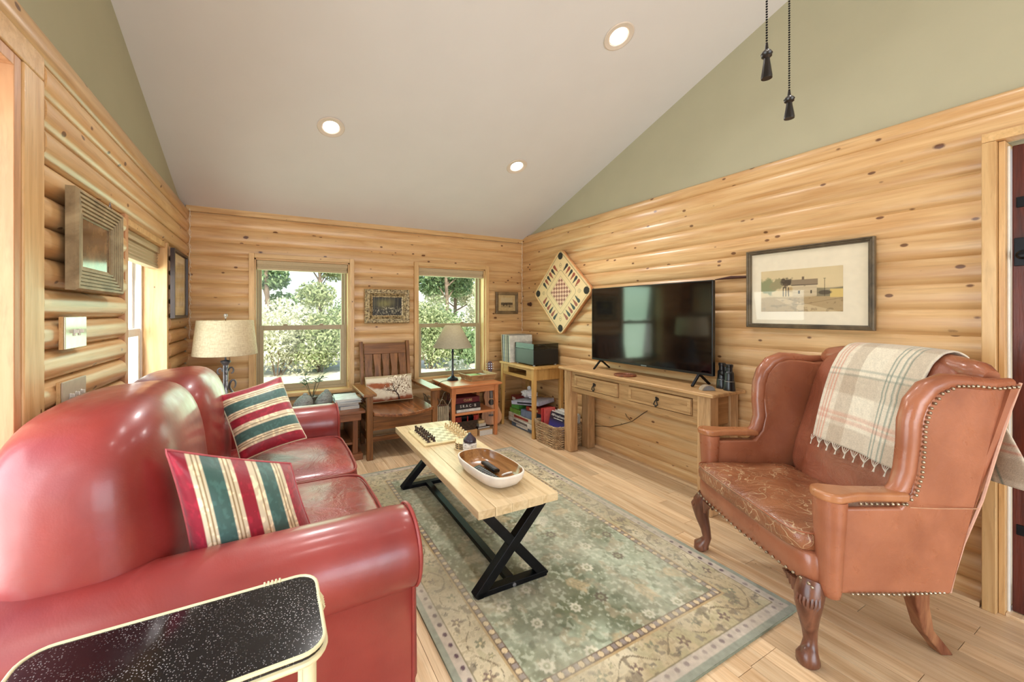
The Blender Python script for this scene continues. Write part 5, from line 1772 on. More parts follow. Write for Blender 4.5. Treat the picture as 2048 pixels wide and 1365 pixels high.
for sx in (-1, 1):
    pts = [(sx * 0.115, -0.10, 0.46), (sx * 0.14, -0.06, 0.485), (sx * 0.125, -0.02, 0.43), (sx * 0.135, 0.03, 0.42), (sx * 0.14, 0.07, 0.48), (sx * 0.115, 0.10, 0.46)]
    MB().tube(pts, 0.0045, 6).build('end_scroll', wire, WR, smooth=True)
    for k in range(4):
        yy = -0.075 + 0.05 * k
        MB().tube([(sx * 0.128, yy, 0.44), (sx * 0.118, yy, 0.25), (sx * 0.102, yy * 0.9, 0.06)], 0.0032, 5).build('upright_wire', wire, WR, smooth=True)
    MB().tube([(sx * 0.102, -0.09, 0.06), (sx * 0.102, 0.09, 0.06)], 0.0045, 6).build('bottom_rail', wire, WR, smooth=True)
    for sy in (-0.09, 0.09):
        MB().tube([(sx * 0.10, sy, 0.06), (sx * 0.108, sy, 0.03), (sx * 0.118, sy, 0.0045)], 0.0045, 6).build('foot_wire', wire, WR, smooth=True)
MB().box(-0.10, 0.10, -0.085, 0.085, 0.0605, 0.066).build('base_tray', wire, WR)
for i, (col, dy, h, lab) in enumerate((((206, 190, 160), -0.04, 0.29, 'cream magazine standing at the front of the wire basket'), ((120, 70, 60), 0.0, 0.30, 'maroon magazine standing in the middle of the wire basket'), ((176, 176, 170), 0.04, 0.28, 'grey magazine standing at the back of the wire basket'))):
    t = thing('magazine', lab, 'magazine', (1.51, 3.66 + dy, 0.0665), 0.02 * i, group='magazines in the wire basket')
    t.rotation_euler = (0.06, 0, 0.02 * i)
    MB().box(-0.09, 0.09, -0.008, 0.008, 0, h).build('cover', plain('rack_mag_%d' % i, c(*col), 0.45, var=0.2, nscale=14), t, bevel=0.001)

# ================================================================== GUITAR
GT = thing('ukulele', 'small orange-topped guitar leaning in the corner behind the orange table', 'guitar', (2.248, 3.865, 0.012))
GT.rotation_euler = (math.radians(-8), 0, math.radians(-14))
spr = wood('spruce_top', c(178, 112, 60), c(208, 146, 88), rough=0.3, grain=(12, 12, 0.8), var=0.05, streak=0.15, coat=0.3)
def gprof():
    pts = []
    W = [(0.0, 0.02), (0.004, 0.06), (0.02, 0.092), (0.06, 0.118), (0.11, 0.121), (0.16, 0.105), (0.20, 0.083), (0.235, 0.074), (0.27, 0.078), (0.31, 0.087), (0.345, 0.086), (0.375, 0.07), (0.392, 0.045), (0.398, 0.012)]
    return [(w, z) for z, w in W] + [(-w, z) for z, w in W[::-1]]
body = gprof()
MB().prism(body, 1, -0.035, 0.035).build('body', wood('guitar_sides', c(120, 66, 34), c(150, 90, 50), rough=0.3, grain=(2, 2, 8)), GT, bevel=0.003)
MB().prism([(a * 0.985, 0.005 + b * 0.985) for a, b in body], 1, -0.0375, -0.035).build('soundboard', spr, GT)
MB().lathe([(0, 0), (0.034, 0), (0.034, 0.001), (0, 0.001)], 28, (0, -0.0376, 0.255), Matrix.Rotation(PI / 2, 3, 'X')).build('sound_hole', plain('hole_dark', c(24, 16, 12), 0.8), GT)
MB().box(-0.038, 0.038, -0.046, -0.0375, 0.100, 0.120).build('bridge', dkp, GT, bevel=0.002)
MB().prism([(-0.020, 0.300), (0.020, 0.300), (0.016, 0.60), (-0.016, 0.60)], 1, -0.050, -0.034).build('neck', dkp, GT, bevel=0.003)
hd = MB().prism([(-0.016, 0.598), (0.016, 0.598), (0.026, 0.625), (0.028, 0.705), (0.014, 0.722), (-0.014, 0.722), (-0.028, 0.705), (-0.026, 0.625)], 1, -0.046, -0.034).build('headstock', plain('rosewood', c(78, 34, 26), 0.35), GT, bevel=0.002)
for i in range(3):
    for sx in (-1, 1):
        zz = 0.64 + i * 0.026
        MB().tube([(sx * 0.024, -0.040, zz), (sx * 0.036, -0.040, zz)], 0.002, 6).sphere((sx * 0.040, -0.040, zz), 0.006, 8, 5).build('tuning_peg', M['cord'], hd, smooth=True)
        MB().lathe([(0, 0), (0.0045, 0), (0.0045, 0.006), (0, 0.006)], 10, (sx * 0.014, -0.046, zz), Matrix.Rotation(PI / 2, 3, 'X')).build('string_post', plain('chrome', c(200, 200, 200), 0.2, 0.9), hd, smooth=True)
st_ = MB()
for i in range(4):
    xx = -0.010 + i * 0.0067
    st_.tube([(xx, -0.048, 0.11), (xx * 0.8, -0.0525, 0.60)], 0.0006, 4)
st_.build('strings', M['cord'], GT, smooth=True)

# ================================================================== CORNER STAND with splayed legs
M['honv'] = wood('honey_pine_upright', c(176, 128, 66), c(212, 166, 100), rough=0.4, grain=(11, 11, 0.9), knots=0.3, var=0.08)
M['hony'] = wood('honey_pine_depth', c(176, 128, 66), c(214, 168, 102), rough=0.4, grain=(11, 0.9, 11), knots=0.3, var=0.08)
ST = thing('plant_stand', 'honey pine stand with splayed legs holding the record player', 'stand', (2.588, 3.565, 0))
q = lambda n, mb, mat, bv=0.003, **k: _p(ST, n, mb, mat, bv=bv, **k)
SZ = 0.735
A0, A1, B0, B1 = 2.378, 2.795, 3.225, 3.905
q('top', MB().box(A0, A1, B0, B1, SZ - 0.024, SZ), M['hony'], bv=0.005)
for xx, sx in ((A0 + 0.034, -1), (A1 - 0.036, 1)):
    for yy, sy in ((B0 + 0.042, -1), (B1 - 0.042, 1)):
        q('leg', MB().taper((xx, yy, SZ - 0.024), (xx + (sx * 0.012 if sx < 0 else 0.0), yy + sy * 0.012, 0.0), (0.042, 0.042), (0.034, 0.034)), M['honv'])
# left face: apron with an open slot
q('slot_apron', MB().box(A0 + 0.018, A0 + 0.034, B0 + 0.063, B0 + 0.16, SZ - 0.14, SZ - 0.024).box(A0 + 0.018, A0 + 0.034, B1 - 0.16, B1 - 0.063, SZ - 0.14, SZ - 0.024).box(A0 + 0.018, A0 + 0.034, B0 + 0.16, B1 - 0.16, SZ - 0.046, SZ - 0.024).box(A0 + 0.018, A0 + 0.034, B0 + 0.16, B1 - 0.16, SZ - 0.14, SZ - 0.108), M['hony'], bv=0)
q('slot_floor', MB().box(A0 + 0.034, A1 - 0.04, B0 + 0.07, B1 - 0.07, SZ - 0.135, SZ - 0.122), M['hony'], bv=0)
q('apron', MB().box(A0 + 0.058, A1 - 0.058, B0 + 0.032, B0 + 0.048, SZ - 0.14, SZ - 0.024), M['honv'], bv=0.002)
q('apron', MB().box(A0 + 0.058, A1 - 0.058, B1 - 0.048, B1 - 0.032, SZ - 0.14, SZ - 0.024), M['honv'], bv=0.002)
q('apron', MB().box(A1 - 0.036, A1 - 0.022, B0 + 0.064, B1 - 0.064, SZ - 0.14, SZ - 0.024), M['hony'], bv=0.002)

# record player
RP = thing('record_player', 'black record player with a clear dust cover on the pine stand', 'record player', (2.605, 3.490, SZ))
blk = plain('black_vinyl_case', c(18, 20, 20), 0.42, var=0.1)
MB().box(-0.165, 0.165, -0.175, 0.175, 0.012, 0.175).build('case', blk, RP, bevel=0.004)
for sx in (-0.14, 0.14):
    for sy in (-0.15, 0.15):
        MB().lathe([(0, 0), (0.012, 0), (0.014, 0.012), (0, 0.012)], 12, (sx, sy, 0)).build('foot', plain('grey_foot', c(190, 190, 186), 0.4), RP, smooth=True)
MB().lathe([(0, 0.176), (0.138, 0.176), (0.138, 0.186), (0.135, 0.188), (0, 0.188)], 40).build('platter', blk, RP, smooth=True)
MB().tube([(0.14, 0.13, 0.20), (0.13, 0.02, 0.20), (0.10, -0.06, 0.192)], 0.004, 6).lathe([(0, 0.176), (0.02, 0.176), (0.02, 0.205), (0, 0.205)], 14, (0.14, 0.13, 0)).build('tone_arm', M['iron'], RP, smooth=True)
smoke = glassmat('smoked_cover', (0.55, 0.58, 0.55, 1), 1.55)
cvr = MB().box(-0.165, 0.165, -0.175, -0.172, 0.177, 0.232).box(-0.165, 0.165, 0.172, 0.175, 0.177, 0.232).box(-0.165, -0.162, -0.172, 0.172, 0.177, 0.232).box(0.162, 0.165, -0.172, 0.172, 0.177, 0.232).box(-0.165, 0.165, -0.175, 0.175, 0.232, 0.235)
cvr.build('dust_cover', smoke, RP)

# records leaning behind it
rcols = [(206, 186, 150), (52, 50, 54), (196, 194, 196), (60, 70, 84), (214, 206, 176), (88, 84, 84), (198, 186, 160), (40, 40, 44), (150, 140, 130), (210, 204, 190)]
for i, col in enumerate(rcols):
    t = thing('record_sleeve', 'record sleeve behind the record player, %s from the window wall' % ('first second third fourth fifth sixth seventh eighth ninth tenth'.split()[i]), 'record', (2.398, 3.872 - i * 0.0178, SZ), 0, group='records behind the record player')
    t.rotation_euler = (math.radians(-4.0 + i * 0.25), 0, 0)
    th_ = 0.010 + (i % 3) * 0.0025
    MB().box(0, 0.312, -th_, 0, 0.0, 0.312 - (i % 2) * 0.006).build('sleeve', plain('sleeve_%d' % i, c(*col), 0.5, var=0.12, nscale=30), t, bevel=0.001, seg=1)
    MB().box(0.003, 0.309, -th_ + 0.0015, -0.0015, 0.3055, 0.3125 - (i % 2) * 0.006 + 0.0005).build('top_opening', plain('sleeve_top_%d' % i, c(*[int(v * 0.55) for v in col]), 0.7), t)

# games stacked under the stand
G = 'games stacked under the pine stand'
gz_ = 0.0
stack = [(2.475, 2.735, 3.39, 3.78, 0.050, (86, 106, 128), (70, 88, 106), 0.03, 'blue game box at the bottom of the pile under the stand', '#', 0.022, whitep),
         (2.455, 2.735, 3.33, 3.83, 0.050, (222, 218, 208), (190, 186, 178), -0.03, 'long white game box second from the floor', '#', 0.024, plain('grey_print', c(110, 100, 96), 0.6)),
         (2.460, 2.735, 3.34, 3.82, 0.050, (206, 196, 172), (166, 140, 116), 0.02, 'white and tan patterned game box third from the floor', '#', 0.026, plain('red_print', c(150, 50, 40), 0.6)),
         (2.465, 2.735, 3.35, 3.585, 0.075, (112, 128, 152), (96, 110, 132), 0.02, 'blue-grey game box in the front half of the pile', None, 0.02, None),
         (2.465, 2.735, 3.61, 3.81, 0.048, (122, 168, 72), (88, 134, 56), -0.02, 'lime green game box in the back half of the pile', None, 0.02, None)]
for i, (x0, x1, y0, y1, h, ca, cb, rz_, lab, tx, ts, tm_) in enumerate(stack):
    z0 = gz_ if i < 4 else stack_z
    if i == 3: stack_z = gz_
    game_box('game_box', lab, 'game box', x0, x1, y0, y1, z0, h, ca, cb, rz_, tx, ts, tm_, G, 'x', 10 + i)
    gz_ += h + 0.0008
zA = stack_z + 0.0758
game_box('game_box', 'green-topped small box above the lime game box', 'game box', 2.475, 2.67, 3.66, 3.79, stack_z + 0.0488, 0.055, (96, 170, 80), (140, 60, 40), 0.1, None, group=G, ti=20)
game_box('game_box', 'red game box standing out at the front of the pile', 'game box', 2.50, 2.725, 3.29, 3.53, zA, 0.045, (156, 54, 40), (130, 40, 30), 0.12, '#', 0.024, goldp, G, 'x', 21)
tl = game_box('game_box', 'white and lilac game box tilted across the top of the pile', 'game box', 2.475, 2.735, 3.35, 3.76, zA + 0.058, 0.042, (196, 196, 214), (120, 110, 150), 0.25, '#', 0.024, plain('ink_print', c(50, 50, 60), 0.6), G, 'x', 22)
tl.rotation_euler = (math.radians(-7), math.radians(-3), 0.22)
tl2 = game_box('game_box', 'dark red game box behind the tilted white one', 'game box', 2.52, 2.70, 3.73, 3.87, zA + 0.030, 0.07, (120, 34, 30), (60, 22, 20), -0.1, '#', 0.02, whitep, G, 'x', 23)
bag = thing('plastic_bag', 'crumpled white bag on top of the game pile', 'bag', (2.58, 3.58, zA + 0.128))
def crum(p, q_):
    n = math.sin(p.x * 9 + p.y * 5) * 0.14 + math.sin(p.y * 11 + p.z * 7) * 0.14
    return q_ * (1 + n)
MB().superbox((0, 0, 0.035), (0.08, 0.09, 0.04), 1.0, 1.0, 14, 24, None, crum).build('film', plain('white_film', c(222, 220, 222), 0.3, var=0.15, nscale=30), bag, smooth=False)
MB().tube([(0.0, 0, 0.07), (0.015, 0.01, 0.09), (-0.01, 0.0, 0.10)], [0.02, 0.012, 0.022], 8).build('knot', plain('white_film_knot', c(214, 212, 214), 0.3), bag)

# ================================================================== WICKER BASKET with records and magazines
WB = thing('wicker_basket', 'tan wicker basket of records under the left end of the console', 'basket', (2.555, 3.052, 0))
wk = wood('willow', c(150, 112, 74), c(214, 184, 142), rough=0.55, grain=(6, 6, 6), var=0.3, sc=6)
hx_, hy_ = 0.172, 0.172
def wloop(z, off, e):
    n = 120
    pts = []
    s_ = lambda v: math.copysign(abs(v) ** 0.18, v)
    for i in range(n):
        a = 2 * PI * i / n
        wv = 0.0045 * math.sin(a * 30 + off)
        dip = 0
        pts.append(((hx_ * e + wv) * s_(math.cos(a)), (hy_ * e + wv) * s_(math.sin(a)), z))
    return pts
for k in range(17):
    zz = 0.008 + k * 0.0115
    MB().tube(wloop(zz, (k % 2) * PI, 0.93 + 0.0045 * k), 0.0056, 5, closed=True).build('weave_row', wk, WB, smooth=True)
rimb = MB()
for k in range(3):
    pts = wloop(0.205, 0, 1.01)
    pts = [(p[0] + 0.006 * math.cos(i * 0.5 + k * 2.09), p[1] + 0.006 * math.sin(i * 0.5 + k * 2.09), p[2] + 0.007 * math.sin(i * 0.5 + k * 2.09)) for i, p in enumerate(pts)]
    rimb.tube(pts, 0.0055, 5, closed=True)
rimb.build('braided_rim', wk, WB, smooth=True)
for i in range(30):
    a = 2 * PI * (i + 0.5) / 30
    s_ = lambda v: math.copysign(abs(v) ** 0.18, v)
    p = (hx_ * s_(math.cos(a)), hy_ * s_(math.sin(a)))
    MB().tube([(p[0] * 0.93, p[1] * 0.93, 0.004), (p[0] * 1.0, p[1] * 1.0, 0.205)], 0.004, 5).build('stake', wk, WB, smooth=True)
MB().box(-0.152, 0.152, -0.152, 0.152, 0.002, 0.010).build('bottom', wk, WB)
# dark album leaning at the left, then a row of pale magazines
AL = thing('record_album', 'dark blue album leaning at the left side of the wicker basket', 'album', (2.455, 3.005, 0.012))
AL.rotation_euler = (0, math.radians(13), 0)
MB().box(-0.003, 0.003, -0.115, 0.125, 0, 0.30).build('sleeve', (lambda: (lambda m: (m.col(m.ramp(m.nd('ShaderNodeSeparateXYZ', {0: m.coords(rnd=False)}).outputs[2], [(0.08, c(92, 72, 70)), (0.16, c(66, 64, 140)), (0.24, c(44, 40, 50))])), m())[1])(Mt('album_print', rough=0.35)))(), AL, bevel=0.001, seg=1)
lettered(AL, 'AllHoopSound', 0.034, whitep, (-0.0036, 0.005, 0.272), (PI / 2, 0, -PI / 2))
MB().box(-0.0037, -0.003, -0.065, 0.065, 0.240, 0.246).build('subtitle_bar', whitep, AL)
for i in range(11):
    colr = [(226, 222, 212), (206, 204, 196), (232, 228, 220), (196, 192, 186)][i % 4]
    t = thing('magazine', 'pale magazine filed upright, %s from the dark album in the wicker basket' % ('first second third fourth fifth sixth seventh eighth ninth tenth eleventh'.split()[i]), 'magazine', (2.515 + i * 0.0165, 3.035, 0.012), 0, group='magazines filed in the wicker basket')
    t.rotation_euler = (0, math.radians(9 - i * 0.6), 0)
    MB().box(0, 0.011, -0.13, 0.14, 0, 0.292 - (i % 3) * 0.008).build('cover', plain('filed_%d' % i, c(*colr), 0.55, var=0.12, nscale=40), t, bevel=0.001, seg=1)
for i, col in enumerate(((186, 60, 58), (214, 90, 84))):
    t = thing('folder', ('dark red folder', 'light red folder')[i] + ' standing at the far end of the wicker basket', 'folder', (2.50 + i * 0.02, 3.185 - i * 0.022, 0.012), 0.06, group='red folders in the wicker basket')
    MB().box(-0.06, 0.08, -0.006, 0.006, 0, 0.315).build('cover', plain('red_folder_%d' % i, c(*col), 0.5), t, bevel=0.001, seg=1)

# ================================================================== CONSOLE TABLE
M['conv'] = wood('rustic_console_upright', c(156, 116, 76), c(204, 164, 118), rough=0.5, grain=(10, 10, 0.9), knots=0.6, var=0.1, bump=0.4, streak=0.5, knotc=c(60, 36, 22), kscale=(5, 5, 2.5))
M['cony'] = wood('rustic_console_level', c(156, 116, 74), c(202, 162, 114), rough=0.45, grain=(10, 0.9, 10), knots=0.5, var=0.1, bump=0.3, streak=0.5, kscale=(5, 3, 5))
CN = thing('console_table', 'rustic wooden console table with two drawers under the television', 'console table', (2.63, 2.18, 0))
q = lambda n, mb, mat, bv=0.004, **k: _p(CN, n, mb, mat, bv=bv, **k)
CX0, CX1 = 2.470, 2.775
CZ = 0.790
q('top', MB().box(2.432, 2.796, 1.455, 2.915, CZ - 0.026, CZ), M['cony'], bv=0.009)
LG = 0.088
for yy in (1.492, 2.872 - LG):
    for xx in (CX0, CX1 - LG):
        q('leg', MB().box(xx, xx + LG, yy, yy + LG, 0, CZ - 0.026), M['conv'], bv=0.006)
ap = MB()
ap.box(CX0 + 0.012, CX0 + 0.030, 1.492 + LG, 2.872 - LG, 0.572, 0.612).box(CX0 + 0.012, CX0 + 0.030, 1.492 + LG, 2.872 - LG, 0.732, CZ - 0.026)
for a, b in ((1.492 + LG, 1.617), (2.132, 2.232), (2.737, 2.872 - LG)):
    ap.box(CX0 + 0.012, CX0 + 0.030, a, b, 0.612, 0.732)
q('front_apron', ap, M['cony'], bv=0.002)
q('back_apron', MB().box(CX1 - 0.03, CX1 - 0.012, 1.492 + LG, 2.872 - LG, 0.572, CZ - 0.026), M['cony'], bv=0.002)
for yy in (1.505, 2.872 - 0.033):
    q('side_apron', MB().box(CX0 + LG, CX1 - LG, yy, yy + 0.02, 0.572, CZ - 0.026), wood('rustic_side_%d' % int(yy * 10), c(150, 106, 62), c(194, 150, 100), rough=0.5, grain=(0.9, 10, 10), knots=0.5), bv=0.002)
for (a, b) in ((1.619, 2.130), (2.234, 2.735)):
    dr = q('drawer', MB().box(CX0 + 0.004, CX0 + 0.028, a + 0.002, b - 0.002, 0.617, 0.727), M['cony'], bv=0.004)
    fr_ = MB().box(CX0 - 0.002, CX0 + 0.004, a + 0.004, b - 0.004, 0.619, 0.637).box(CX0 - 0.002, CX0 + 0.004, a + 0.004, b - 0.004, 0.707, 0.725).box(CX0 - 0.002, CX0 + 0.004, a + 0.004, a + 0.028, 0.637, 0.707).box(CX0 - 0.002, CX0 + 0.004, b - 0.028, b - 0.004, 0.637, 0.707)
    q('drawer_moulding', fr_, M['cony'], bv=0.002, par=dr)
    ym = (a + b) / 2
    h_ = MB().lathe([(0, 0), (0.013, 0), (0.011, 0.006), (0.005, 0.01), (0.005, 0.018), (0, 0.02)], 12, (CX0 + 0.004, ym, 0.676), Matrix.Rotation(-PI / 2, 3, 'Y'))
    h_.tube([(CX0 - 0.012, ym, 0.676), (CX0 - 0.016, ym - 0.008, 0.660), (CX0 - 0.016, ym - 0.016, 0.638), (CX0 - 0.016, ym, 0.632), (CX0 - 0.016, ym + 0.016, 0.638), (CX0 - 0.016, ym + 0.008, 0.660)], 0.0042, 7, closed=True)
    h_.sphere((CX0 - 0.016, ym, 0.630), 0.008, 8, 6).sphere((CX0 - 0.010, ym, 0.688), 0.008, 8, 6)
    q('pull', h_, M['bronze'], bv=0, smooth=True, par=dr)

# power cord
cord = thing('power_cord', 'brown power cord drooping along the logs behind the console', 'cord', (2.77, 2.5, 0.3))
_p(cord, 'cable', MB().tube([(2.784, 2.10, 0.60), (2.784, 2.14, 0.53), (2.784, 2.24, 0.455), (2.784, 2.36, 0.355), (2.784, 2.46, 0.305), (2.784, 2.60, 0.245), (2.784, 2.70, 0.225), (2.784, 2.80, 0.200), (2.778, 2.95, 0.19)], 0.0035, 6), plain('brown_cable', c(84, 62, 38), 0.5), bv=0, smooth=True)
_p(cord, 'twist_tie', MB().tube([(2.774, 2.36, 0.362), (2.770, 2.40, 0.395), (2.772, 2.42, 0.412), (2.770, 2.405, 0.385), (2.773, 2.37, 0.365)], 0.002, 5), plain('brown_tie', c(70, 50, 30), 0.5), bv=0, smooth=True)

# ================================================================== TELEVISION
TV = thing('television', 'flat black television standing on the rustic console', 'television', (2.66, 2.13, CZ))
scr = Mt('dark_screen', c(6, 6, 8), 0.07, 0, 1.0); scr_m = scr()
scr.put(scr.b, 'Roughness', scr.rng(scr.noise(scr.coords(rnd=False), 3, 2), 0, 1, 0.05, 0.09))
tz0, tz1, ty0, ty1 = 0.868 - CZ, 1.523 - CZ, 1.585 - 2.13, 2.697 - 2.13
MB().box(-0.012, 0.018, ty0, ty1, tz0, tz1).build('panel_body', M['blackplastic'], TV, bevel=0.003)
MB().box(0.018, 0.055, ty0 + 0.12, ty1 - 0.12, tz0 + 0.03, tz0 + 0.35).build('rear_housing', M['blackplastic'], TV, bevel=0.01)
MB().box(-0.0135, -0.0121, ty0 + 0.008, ty1 - 0.008, tz0 + 0.018, tz1 - 0.008).build('screen', scr_m, TV)
MB().box(-0.0135, -0.0121, -0.025, 0.025, tz0 + 0.005, tz0 + 0.012).build('logo_badge', plain('silver_logo', c(150, 150, 150), 0.3, 0.5), TV)
MB().box(-0.0135, -0.0121, ty0 + 0.02, ty0 + 0.075, tz0 + 0.024, tz0 + 0.031).build('corner_badge', plain('silver_badge', c(170, 170, 170), 0.3, 0.5), TV)
for yy in (ty0 + 0.10, ty1 - 0.10):
    ft = MB().bar((0.0, yy, tz0 + 0.004), (-0.095, yy - 0.01, 0.006), 0.018, 0.010, (1, 0, 0)).bar((0.0, yy, tz0 + 0.004), (0.098, yy - 0.01, 0.006), 0.018, 0.010, (1, 0, 0))
    ft.box(-0.010, 0.010, yy - 0.012, yy + 0.012, tz0 - 0.012, tz0 + 0.003)
    ft.build('foot', M['black'], TV, bevel=0.001)

# plate, wedge clock, binoculars
PT = thing('trivet', 'brown round woven trivet on the console in front of the television', 'trivet', (2.545, 2.225, CZ))
tw = wood('brown_rattan', c(84, 44, 26), c(140, 80, 48), rough=0.5, grain=(6, 6, 6), var=0.1)
for k in range(6):
    r_ = 0.012 + k * 0.0135
    MB().tube([(r_ * math.cos(2 * PI * i / 28), r_ * math.sin(2 * PI * i / 28), 0.007) for i in range(28)], 0.0072, 7, closed=True).build('coil', tw, PT, smooth=True)
WG = thing('desk_clock', 'small grey arched block at the near end of the console', 'block', (2.545, 1.556, CZ), math.radians(-24))
arc = [(0.045 * math.cos(PI * i / 14), 0.036 * math.sin(PI * i / 14)) for i in range(15)]
MB().prism(arc, 1, -0.014, 0.026).build('shell', plain('pale_driftwood', c(158, 140, 116), 0.7, var=0.15), WG, bevel=0.002)
MB().prism([(a * 0.86, b * 0.86 + 0.002) for a, b in arc], 1, -0.0155, -0.014).build('face', plain('grey_slate', c(128, 130, 132), 0.6, var=0.12), WG)
BN = thing('binoculars', 'pair of black binoculars standing upright on the console end', 'binoculars', (2.69, 1.525, CZ), math.radians(62))
bi = plain('binocular_black', c(18, 19, 22), 0.3, var=0.15)
for sx in (-0.038, 0.038):
    MB().lathe([(0, 0), (0.034, 0), (0.035, 0.006), (0.033, 0.02), (0.031, 0.06), (0.030, 0.064), (0.028, 0.07), (0.026, 0.10), (0.0255, 0.115), (0.021, 0.122), (0.018, 0.125), (0.018, 0.150), (0.021, 0.153), (0.022, 0.168), (0.018, 0.172), (0, 0.172)], 24, (sx, 0, 0)).build('barrel', bi, BN, smooth=True)
    MB().lathe([(0.0312, 0.0605), (0.0318, 0.0615), (0.0312, 0.0625)], 24, (sx, 0, 0)).build('silver_ring', plain('silver_ring_metal', c(190, 190, 188), 0.25, 0.8), BN, smooth=True)
    MB().superbox((sx * 0.8, 0.0, 0.105), (0.026, 0.024, 0.020), 0.6).build('prism_housing', bi, BN, smooth=True)
MB().lathe([(0, 0.07), (0.008, 0.07), (0.008, 0.135), (0.012, 0.137), (0.012, 0.150), (0, 0.150)], 14).box(-0.03, 0.03, -0.007, 0.007, 0.085, 0.095).box(-0.03, 0.03, -0.006, 0.006, 0.118, 0.125).build('hinge_bridge', bi, BN, smooth=True)
MB().tube([(0.066, 0.0, 0.118), (0.075, 0.0, 0.08), (0.080, 0.004, 0.03), (0.083, 0.0, 0.004)], 0.002, 5).build('strap', plain('tan_strap', c(150, 124, 92), 0.6), BN, smooth=True)

# ================================================================== PICTURES AND BOARDS
def house_print(H, W):
    img = np.zeros((H, W, 3)); y, x = np.meshgrid(np.linspace(0, 1, H), np.linspace(0, 1, W), indexing='ij')
    n = vnoise(H, W, 5, 31, 4); n2 = vnoise(H, W, 24, 32, 3)
    img[:] = lin(206, 186, 146); img *= (0.92 + 0.16 * n)[..., None]
    blend(img, np.clip((y - 0.64 - (n - .5) * .06) * 30, 0, 1), lin(170, 146, 108))
    hill = 0.40 + 0.06 * np.cos((x - 0.85) * 5)
    blend(img, np.clip((y - hill) * 40, 0, 1) * (x > 0.70) * (y < 0.66), lin(128, 118, 92))
    blend(img, np.clip((y - 0.50 - 0.03 * np.sin(x * 20)) * 40, 0, 1) * (x > 0.72) * (y < 0.60), lin(158, 146, 116))
    blend(img, ((y > 0.50) & (y < 0.68) & (x > 0.86)).astype(float), lin(206, 178, 110))
    blend(img, np.clip((0.09 - np.hypot((x - 0.80) * 1.0, (y - 0.57) * 1.5)) * 40, 0, 1), lin(84, 76, 62))
    # trees left
    for cx_, cy_, r_, col in ((0.10, 0.38, 0.14, (140, 142, 104)), (0.22, 0.34, 0.10, (150, 140, 104)), (0.345, 0.30, 0.075, (78, 66, 52)), (0.32, 0.42, 0.05, (96, 80, 62)), (0.375, 0.48, 0.05, (176, 150, 108))):
        blend(img, np.clip((r_ + (n2 - 0.5) * 0.1 - np.hypot(x - cx_, (y - cy_) * 0.65)) * 40, 0, 1), lin(*col))
    for xx in (0.30, 0.335, 0.37): blend(img, ((np.abs(x - xx) < 0.006) & (y > 0.42) & (y < 0.64)).astype(float), lin(60, 48, 38))
    # house
    blend(img, ((x > 0.42) & (x < 0.71) & (y > 0.38) & (y < 0.645)).astype(float), lin(196, 178, 146))
    blend(img, ((x > 0.42) & (x < 0.71) & (y > 0.38) & (y < 0.645) & (np.abs((y * 60) % 1 - .5) < 0.12)).astype(float) * 0.3, lin(140, 120, 92))
    blend(img, ((x > 0.405) & (x < 0.725) & (y > 0.25) & (y < 0.385)).astype(float), lin(140, 122, 98))
    blend(img, ((x > 0.405) & (x < 0.725) & (y > 0.375) & (y < 0.39)).astype(float), lin(82, 70, 56))
    blend(img, ((x > 0.535) & (x < 0.562) & (y > 0.19) & (y < 0.26)).astype(float), lin(112, 96, 78))
    for xx in (0.50, 0.645): blend(img, ((np.abs(x - xx) < 0.010) & (y > 0.51) & (y < 0.585)).astype(float), lin(56, 48, 42))
    blend(img, ((np.abs(x - 0.57) < 0.010) & (y > 0.395) & (y < 0.41)).astype(float), lin(56, 48, 42))
    blend(img, ((np.abs(x - 0.80) < 0.003) & (y > 0.26) & (y < 0.66)).astype(float), lin(60, 50, 42))
    blend(img, ((np.abs(x - 0.80) < 0.016) & (y > 0.255) & (y < 0.265)).astype(float), lin(60, 50, 42))
    # road
    road = np.abs((x - 0.1) - (y - 0.68) * 1.6 - 0.14) < 0.05 + (y - 0.68) * 0.5
    blend(img, (road & (y > 0.68)).astype(float) * 0.7, lin(198, 176, 138))
    blend(img, np.clip(0.008 - np.abs(y - 0.76 - 0.08 * np.sin(x * 4)), 0, 0.008) * 100 * (x > 0.3), lin(104, 86, 62))
    blend(img, np.clip((n2 - 0.62) * 8, 0, 0.5) * (y > 0.68), lin(118, 98, 72))
    return img


def forest_print(H, W):
    img = np.zeros((H, W, 3)); y, x = np.meshgrid(np.linspace(0, 1, H), np.linspace(0, 1, W), indexing='ij')
    n = vnoise(H, W, 8, 41, 4); n2 = vnoise(H, W, 26, 42, 3)
    img[:] = lin(42, 38, 28); img *= (0.5 + n)[..., None]
    g = np.exp(-(((x - 0.38) / 0.22) ** 2 + ((y - 0.35) / 0.2) ** 2)); blend(img, g * 0.75 * (0.5 + n), lin(150, 142, 78))
    g = np.exp(-(((x - 0.62) / 0.12) ** 2 + ((y - 0.25) / 0.2) ** 2)); blend(img, g * 0.5, lin(120, 112, 76))
    for k in range(14):
        xx = 0.06 + 0.065 * k + 0.02 * math.sin(k * 7)
        blend(img, np.clip(0.012 - np.abs(x - xx - 0.03 * (y - 0.5) * math.sin(k * 3)), 0, 0.012) * 70 * (y < 0.68), lin(*((60, 50, 36) if k % 2 else (126, 116, 84))))
    for k in range(7):
        yy = 0.55 + 0.06 * k
        blend(img, np.clip(0.014 - np.abs(y - yy - 0.02 * np.sin(x * 14 + k)), 0, 0.014) * 60 * (n2 > 0.52), lin(176, 168, 138))
    blend(img, np.clip((n2 - 0.66) * 12, 0, 0.8) * (y > 0.55), lin(200, 190, 160))
    return img


